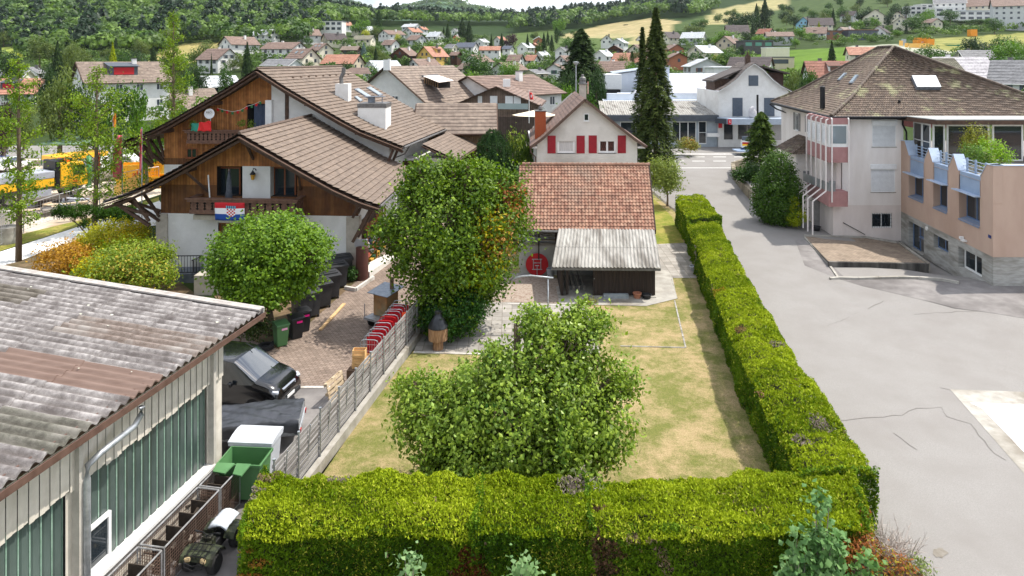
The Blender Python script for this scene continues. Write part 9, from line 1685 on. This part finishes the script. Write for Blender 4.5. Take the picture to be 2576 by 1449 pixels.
def vtree(px,ptop,Y,wpx,kind,label=None,zb_=None,w=None,h=None):
 X=(px-XC)*Y/F;zb_=T(X,Y)-.1 if zb_ is None else zb_
 if h is None:h=max(1.2,CH-(ptop-YH)*Y/F-zb_)
 w=w or wpx*Y/F;me=random.choice(PR[kind]);bush=kind in('bush','light bush')
 if label is None:
  rel,hl=near_house(px,Y);words=hl.split();hl2=' '.join(words[:9]);size='tall'if h>10 else'small'if h<5 else'medium'
  label=f'{size} {KINDN[kind]} {rel} the {hl2}'.replace('the the','the')
  ws=label.split();label=' '.join(ws[:16]);
  while label.split()[-1]in('with','the','and','its','in','of','on','a','whose','below','left','right','has','behind','to','at','just','between','for','dark','big','far','white','two','wide','upper','small'):label=' '.join(label.split()[:-1])
 t=thing('bush'if bush else'conifer_tree'if kind in('fir','column','blue spruce','gold cypress')else'broadleaf_tree',(X,Y,zb_),label,'bush'if bush else'tree','bushes in the village gardens'if bush else'trees in the village gardens')
 rz=random.uniform(0,6.28)
 for nm,m in(('crown',me),)if bush else(('trunk',TRUNK),('crown',me)):
  o=bpy.data.objects.new(nm,m);col.objects.link(o);o.parent=t
  if nm=='trunk':o.scale=(h*.9,h*.9,h)
  else:o.scale=(w,w,h)
 t.rotation_euler=(0,0,rz);NTREE[0]+=1;return t
TL=[(1200,120,142,96,'green','broad fresh green lime tree right of the white single window gable'),(1280,150,126,78,'bright','round bright green tree in front of the larger lime tree'),(1425,170,104,60,'dark',None),(1500,150,100,60,'dark',None),(1470,180,98,70,'green',None),(908,47,290,60,'bright',None),(953,26,285,20,'column','tall dark columnar conifer at the village top'),(921,70,272,30,'golden',None),(948,66,275,40,'olive',None),(1163,46,292,44,'fir',None),(1180,52,288,38,'fir',None),(1126,60,282,26,'fir',None),(1236,86,236,16,'fir',None),(1282,82,252,44,'purple','dark purple beech in the middle of the village'),(1262,85,248,28,'fir',None),(1327,86,228,20,'fir',None),(1368,82,232,24,'fir',None),(1388,88,230,22,'fir',None),(1355,100,225,24,'green',None),(1378,78,300,16,'fir',None),(1400,70,330,14,'column',None),(1405,45,430,42,'bright','lone light green round tree on the ripe field'),(1408,72,400,30,'dark','dark round tree below the lone light one on the field'),(1346,78,400,20,'olive',None),(1441,74,420,18,'green',None),(1574,64,520,16,'dark','tiny lone tree in the middle of the pale field'),(1340,82,400,16,'green',None),(1450,80,360,20,'green',None),(915,108,170,36,'blue spruce','blue grey spruce above the rear chalet ridge'),(884,126,158,50,'dark',None),(945,112,180,46,'olive',None),(995,138,140,22,'column',None),(1023,149,138,20,'column',None),(966,130,150,40,'olive',None),(1000,80,250,22,'golden',None),(1048,98,220,22,'bush',None),(1826,75,196,84,'bright','large bright green broadleaf tree above the shop house'),(1806,134,168,38,'golden',None),(1742,62,300,60,'olive',None),(1760,45,340,50,'green',None),(1735,60,330,24,'blue spruce',None),(1924,-4,335,46,'fir','pair of dark giant conifers on the meadow slope'),(1903,10,330,34,'fir',None),(1880,28,310,58,'dark',None),(1850,26,330,40,'dark',None),(1760,120,180,26,'column',None),(1741,118,185,20,'purple',None),(1894,60,262,22,'fir',None),(2012,68,240,36,'bright',None),(2035,80,236,34,'bright',None),(1962,92,220,30,'green',None),(1985,88,226,26,'bush',None),(2096,21,306,20,'fir',None),(2060,54,262,20,'gold cypress',None),(2299,32,262,66,'green','massive dark green tree between two cream gables'),(2390,20,282,46,'green',None),(2370,50,268,44,'green',None),(2335,20,296,40,'bright',None),(2200,40,282,30,'bright',None),(2236,26,288,30,'dark',None),(2158,50,290,36,'bright',None),(2175,14,330,50,'dark',None),(2255,4,350,40,'dark',None),(2280,5,360,22,'dark',None),(2120,12,350,40,'green',None),(2130,30,312,26,'olive',None),(2356,97,254,34,'fir','squat rounded conifer in front of the car park'),(2453,92,166,24,'fir','slim dark spruce rising behind the pale glazed roof'),(2545,102,150,92,'olive',None),(2578,108,152,60,'olive',None),(2482,131,134,44,'bright',None),(2560,118,130,40,'green',None),(2410,50,285,44,'dark',None),(2440,48,282,50,'green',None),(2470,46,280,46,'green',None),(2500,44,280,50,'bright',None),(2530,42,278,46,'green',None),(2560,40,278,56,'dark',None),(2425,62,270,30,'green',None),(1989,176,104,52,'olive',None),(2034,160,112,52,'green',None),(2010,190,100,40,'dark',None),(2008,172,118,40,'olive',None),(28,130,142,64,'dark',None),(145,105,150,60,'fir',None),(182,102,156,56,'olive',None),(100,92,214,66,'olive','pale willow at the foot of the wooded hill'),(284,109,160,48,'gold cypress','golden cone shaped conifer at the foot of the wood'),(212,125,170,50,'olive',None),(355,98,240,48,'olive',None),(386,116,200,34,'fir',None),(318,125,178,40,'green',None),(240,140,150,50,'green',None),(622,108,140,54,'fir','full green conifer left of the rear chalet ridge'),(532,136,152,16,'fir',None),(498,158,128,60,'dark',None),(470,170,124,60,'green',None),(570,150,132,50,'green',None),(410,130,150,40,'dark',None),(440,120,150,50,'olive',None),(150,172,74,120,'olive','large brownish green tree behind the young ginkgo trees'),(292,190,68,130,'green','big round green tree in front of the red dormer house'),(215,200,74,90,'dark',None),(18,232,88,60,'green',None),(8,245,70,50,'purple',None),(345,215,74,60,'bright',None),(395,260,66,60,'green',None),(60,270,80,60,'olive',None),(120,160,96,60,'dark',None),(370,300,62,50,'bright',None),(1300,292,66,60,'light bush','rounded pale green shrub behind the privacy fence'),(1288,316,60,56,'bush',None),(1400,225,90,60,'olive',None),(1380,235,84,50,'bright',None),(1430,250,76,60,'green',None),(1415,270,70,60,'bright',None),(1395,290,62,56,'olive',None),(1358,260,76,40,'green',None),(1440,210,92,50,'bright',None),(1490,215,90,44,'dark',None),(1520,160,112,40,'olive',None),(1570,130,130,40,'green',None),(1585,150,120,36,'bright',None),(1600,118,150,34,'green',None),(1590,128,140,14,'column',None),(1180,170,105,50,'bright',None),(1340,210,100,50,'olive',None)]
MAPL=[(60,60),(112,122),(150,175),(200,250),(250,290),(330,350)];MAPR=[(60,60),(112,135),(126,215),(150,235),(200,325),(250,375),(300,425),(360,470),(430,560),(520,640)]
for e in TL:
 e=list(e);e[2]=lerp_tab(MAPL if e[0]<850 else MAPR,e[2])if e[0]not in(1460,1425,1500,1470,1989,2034,2010,2008)else e[2];vtree(*e)
conif('conifer_tree','great dark conifer towering behind the street lamp',(Pt(1462,150,112).x,112,2.2),Pt(1462,74,112).z-2.2,10.5,11000,((26,44,26),(78,98,52)),.7,ns=13,taper=.62,drop_=.1,rough=.24)
for px,pt_,Y,w_,k_ in((1372,285,66,50,'bush'),(1400,300,62,44,'green'),(1330,300,62,44,'bush'),(1450,290,70,40,'bush'),(1385,215,96,44,'green'),(1420,205,100,50,'bright'),(1345,190,120,44,'green'),(1500,235,92,40,'bush'),(1160,200,108,40,'green'),(1310,200,122,44,'dark'),(1230,172,160,60,'dark'),(940,150,150,40,'green'),(870,150,150,44,'dark')):vtree(px,pt_,Y,w_,k_)
random.seed(21);tries=0;want=235;got=0
while got<want and tries<9000:
 tries+=1;px=random.uniform(-20,2600);Y=random.uniform(112,450)
 if px>2120 and 230<Y and Y<330 and px<2600:
  if random.random()<.85:continue
 X=(px-XC)*Y/F;z=T(X,Y);py=YH+F*(CH-z)/Y
 if any((X-a)**2+(Y-b)**2<r_*r_ for a,b,r_ in HLOC):continue
 if any(inpoly(px,py,P)for c,P in FIELDS):continue
 if px>1950 and Y>400 and random.random()<.6:continue
 h=random.choice((3,4.5,6,7.5,9,10.5));pt_=YH+F*(CH-z-h)/Y;bad=False
 for hx,ht,hy,hw,_ in HOUSES:
  if Y<hy and abs(hx-px)<(hw*.5+h*.4)*F/hy and pt_<ht+(2.6)*F/hy:bad=True;break
 if bad:continue
 kind='bush'if h<3.5 else random.choice(('green','bright','dark','olive','fir','green','light bush','golden'if random.random()<.3 else'green'))
 if kind=='light bush':h=2
 w=h*random.uniform(.8,1.15)if kind not in('fir',)else h*.45
 if kind in('bush','light bush'):w=h*1.8
 vtree(px,None,Y,None,kind,h=h,w=w);got+=1
def forest(name,pts,seed,nl=70,leafs=2.0):
 r=np.random.default_rng(seed);N=len(pts);pts=np.array(pts);u=r.normal(size=(N,nl,3));u/=np.linalg.norm(u,axis=2,keepdims=True);u[:,:,2]=np.abs(u[:,:,2])*.9-.1
 rad=pts[:,3][:,None]*(.72+.28*r.random((N,nl)));kindc=pts[:,4]>.86;zs=np.where(kindc,2.0,1.05)
 shape=np.where(kindc[:,None],np.clip(1.15-np.abs(u[:,:,2]),.1,1),1.0)
 pos=np.stack([pts[:,0][:,None]+u[:,:,0]*rad*shape,pts[:,1][:,None]+u[:,:,1]*rad*shape,pts[:,2][:,None]+pts[:,3][:,None]*1.0+u[:,:,2]*rad*zs[:,None]],axis=2).reshape(-1,3);no=u.reshape(-1,3)+r.normal(size=(N*nl,3))*.28
 A_,B_,C_=(np.array(lin(c)[:3])for c in((58,84,40),(112,138,66),(40,60,38)));t=pts[:,5][:,None,None];c=(A_*(1-t)+B_*t)*np.ones((N,nl,1));c[kindc]=C_;c=c*r.uniform(.75,1.25,(N,nl,1));c=c.reshape(-1,3)
 sz=np.repeat(pts[:,3]*.34*leafs/2,nl)*r.uniform(.7,1.4,N*nl);return leafmesh(name,pos,no,sz,c,LEAF,None,aspect=.9,fold=.2,droop=.2)
gp_=[];tries=0
while len(gp_)<2000 and tries<30000:
 tries+=1;px=random.uniform(-30,2620);Y=random.uniform(110,470);X=(px-XC)*Y/F;z=T(X,Y);row=YH+F*(CH-z)/Y
 if any((X-a)**2+(Y-b)**2<(r_-1)**2 for a,b,r_ in HLOC)or any(inpoly(px,row,P)for c,P in FIELDS):continue
 if px>1850 and Y>380 and random.random()<.75:continue
 if px<650 and row>200 and random.random()<.4:continue
 m_=math.sin(X*.09)+math.sin(Y*.07+X*.03)
 if m_<-.5:continue
 for k in range(random.randint(1,4)):r_=random.uniform(1.2,3.0);gp_.append((X+k*r_*1.2,Y+random.uniform(-1,1),z-.4,r_,random.random()*.8,random.random()))
tag(forest('garden_greenery',gp_,8,60,1.6),'mass of garden hedges and shrubbery between the village houses','shrubbery',kind='stuff')
for i in range(34):
 px=random.uniform(1690,2330);Y=random.uniform(420,700);X=(px-XC)*Y/F
 if random.random()<.3:px=random.gauss(2020,90)
 vtree(px,None,Y,None,random.choice(('dark','green','dark','olive')),h=random.uniform(6,11),w=random.uniform(7,12),label=None)
def forest_mask(px,py,Y):
 if Y<305:return False
 if px<690:lim=152 if px>60 else 138
 elif px<860:lim=152-(px-690)*.52
 elif px<1290:lim=66
 elif px<1450:lim=84-(px-1290)*.07
 elif px<1640:lim=76-(px-1450)*.17
 elif px<1800:lim=46
 elif px<1990:lim=-4
 else:lim=-30
 if py>lim:return False
 for c,P in FIELDS[:2]+FIELDS[4:10]:
  if inpoly(px,py,P):return False
 return True
random.seed(5);fp=[];Y=300
while Y<1150:
 cell=8.5*(Y/330)**.45;x=-.92*Y
 while x<.92*Y:
  X=x+random.uniform(-.4,.4)*cell;Yj=Y+random.uniform(-.4,.4)*cell;z=T(X,Yj);px=XC+F*X/Yj;py=YH+F*(CH-z)/Yj
  if forest_mask(px,py,Yj)and py>-60:fp.append((X,Yj,z-1.0,min(8.2,cell*random.uniform(.58,.8)),random.random(),random.random()))
  x+=cell
 Y+=cell*.9
o=forest('forest',fp,4,80,2.0);tag(o,'dense mixed forest covering the hills behind the village','forest',kind='stuff')
def hill(name,px0,px1,prof,Y,dep):
 q=MB();n=60;rows=[]
 for k in range(7):
  f=k/6;row=[]
  for i in range(n+1):
   px=px0+(px1-px0)*i/n;py=lerp_tab(prof,px)+1.2*math.sin(px*.3)*(1-f);Yk=Y+dep*f;z0=-20;z1=CH-(py-YH)*(Y+dep)/F;row.append(((px-XC)*Yk/F,Yk,z0+(z1-z0)*(math.sin(f*1.57)**.8)))
  rows.append(row)
 q.grid(rows);o=q.build(name,mat('far_forest',(56,86,62),(84,112,78),scale=.02,rough=1,bump=1,bscale=.05),smooth=True);tag(o,kind='structure');return rows  # bluish green base: distance haze of the hills put into the colour
for nm,a in(('far_hill',(700,1010,[(700,55),(760,20),(800,6),(850,-1),(880,6),(915,20),(1010,50)],2300,500)),('far_hill',(930,1290,[(930,40),(985,24),(1040,16),(1075,7),(1110,2),(1150,8),(1190,19),(1290,40)],2100,400))):
 rows=hill(nm,*a);pts=[]
 for i in range(700):
  k=random.randint(2,6);j=random.randint(1,59);p=rows[k][j];pts.append((p[0]+random.uniform(-15,15),p[1]+random.uniform(-30,30),p[2]-9,random.uniform(9,14),random.random()*.8,random.random()))
 o=forest('far_forest',pts,9,30);tag(o,'forest on the distant blue green hill','forest',kind='stuff')
hm=bpy.data.materials.new('haze_air');hm.use_nodes=True;nt=hm.node_tree;nt.nodes.clear();o_=nt.nodes.new('ShaderNodeOutputMaterial');pv=nt.nodes.new('ShaderNodeVolumePrincipled')
pv.inputs['Color'].default_value=(.82,.90,1.0,1);pv.inputs['Density'].default_value=.00005;pv.inputs['Anisotropy'].default_value=.3;nt.links.new(pv.outputs[0],o_.inputs['Volume'])
tag(MB().box(-11500,-200,-60,11500,3900,420).build('haze',hm),'thin pale summer haze over the valley','haze',kind='stuff')
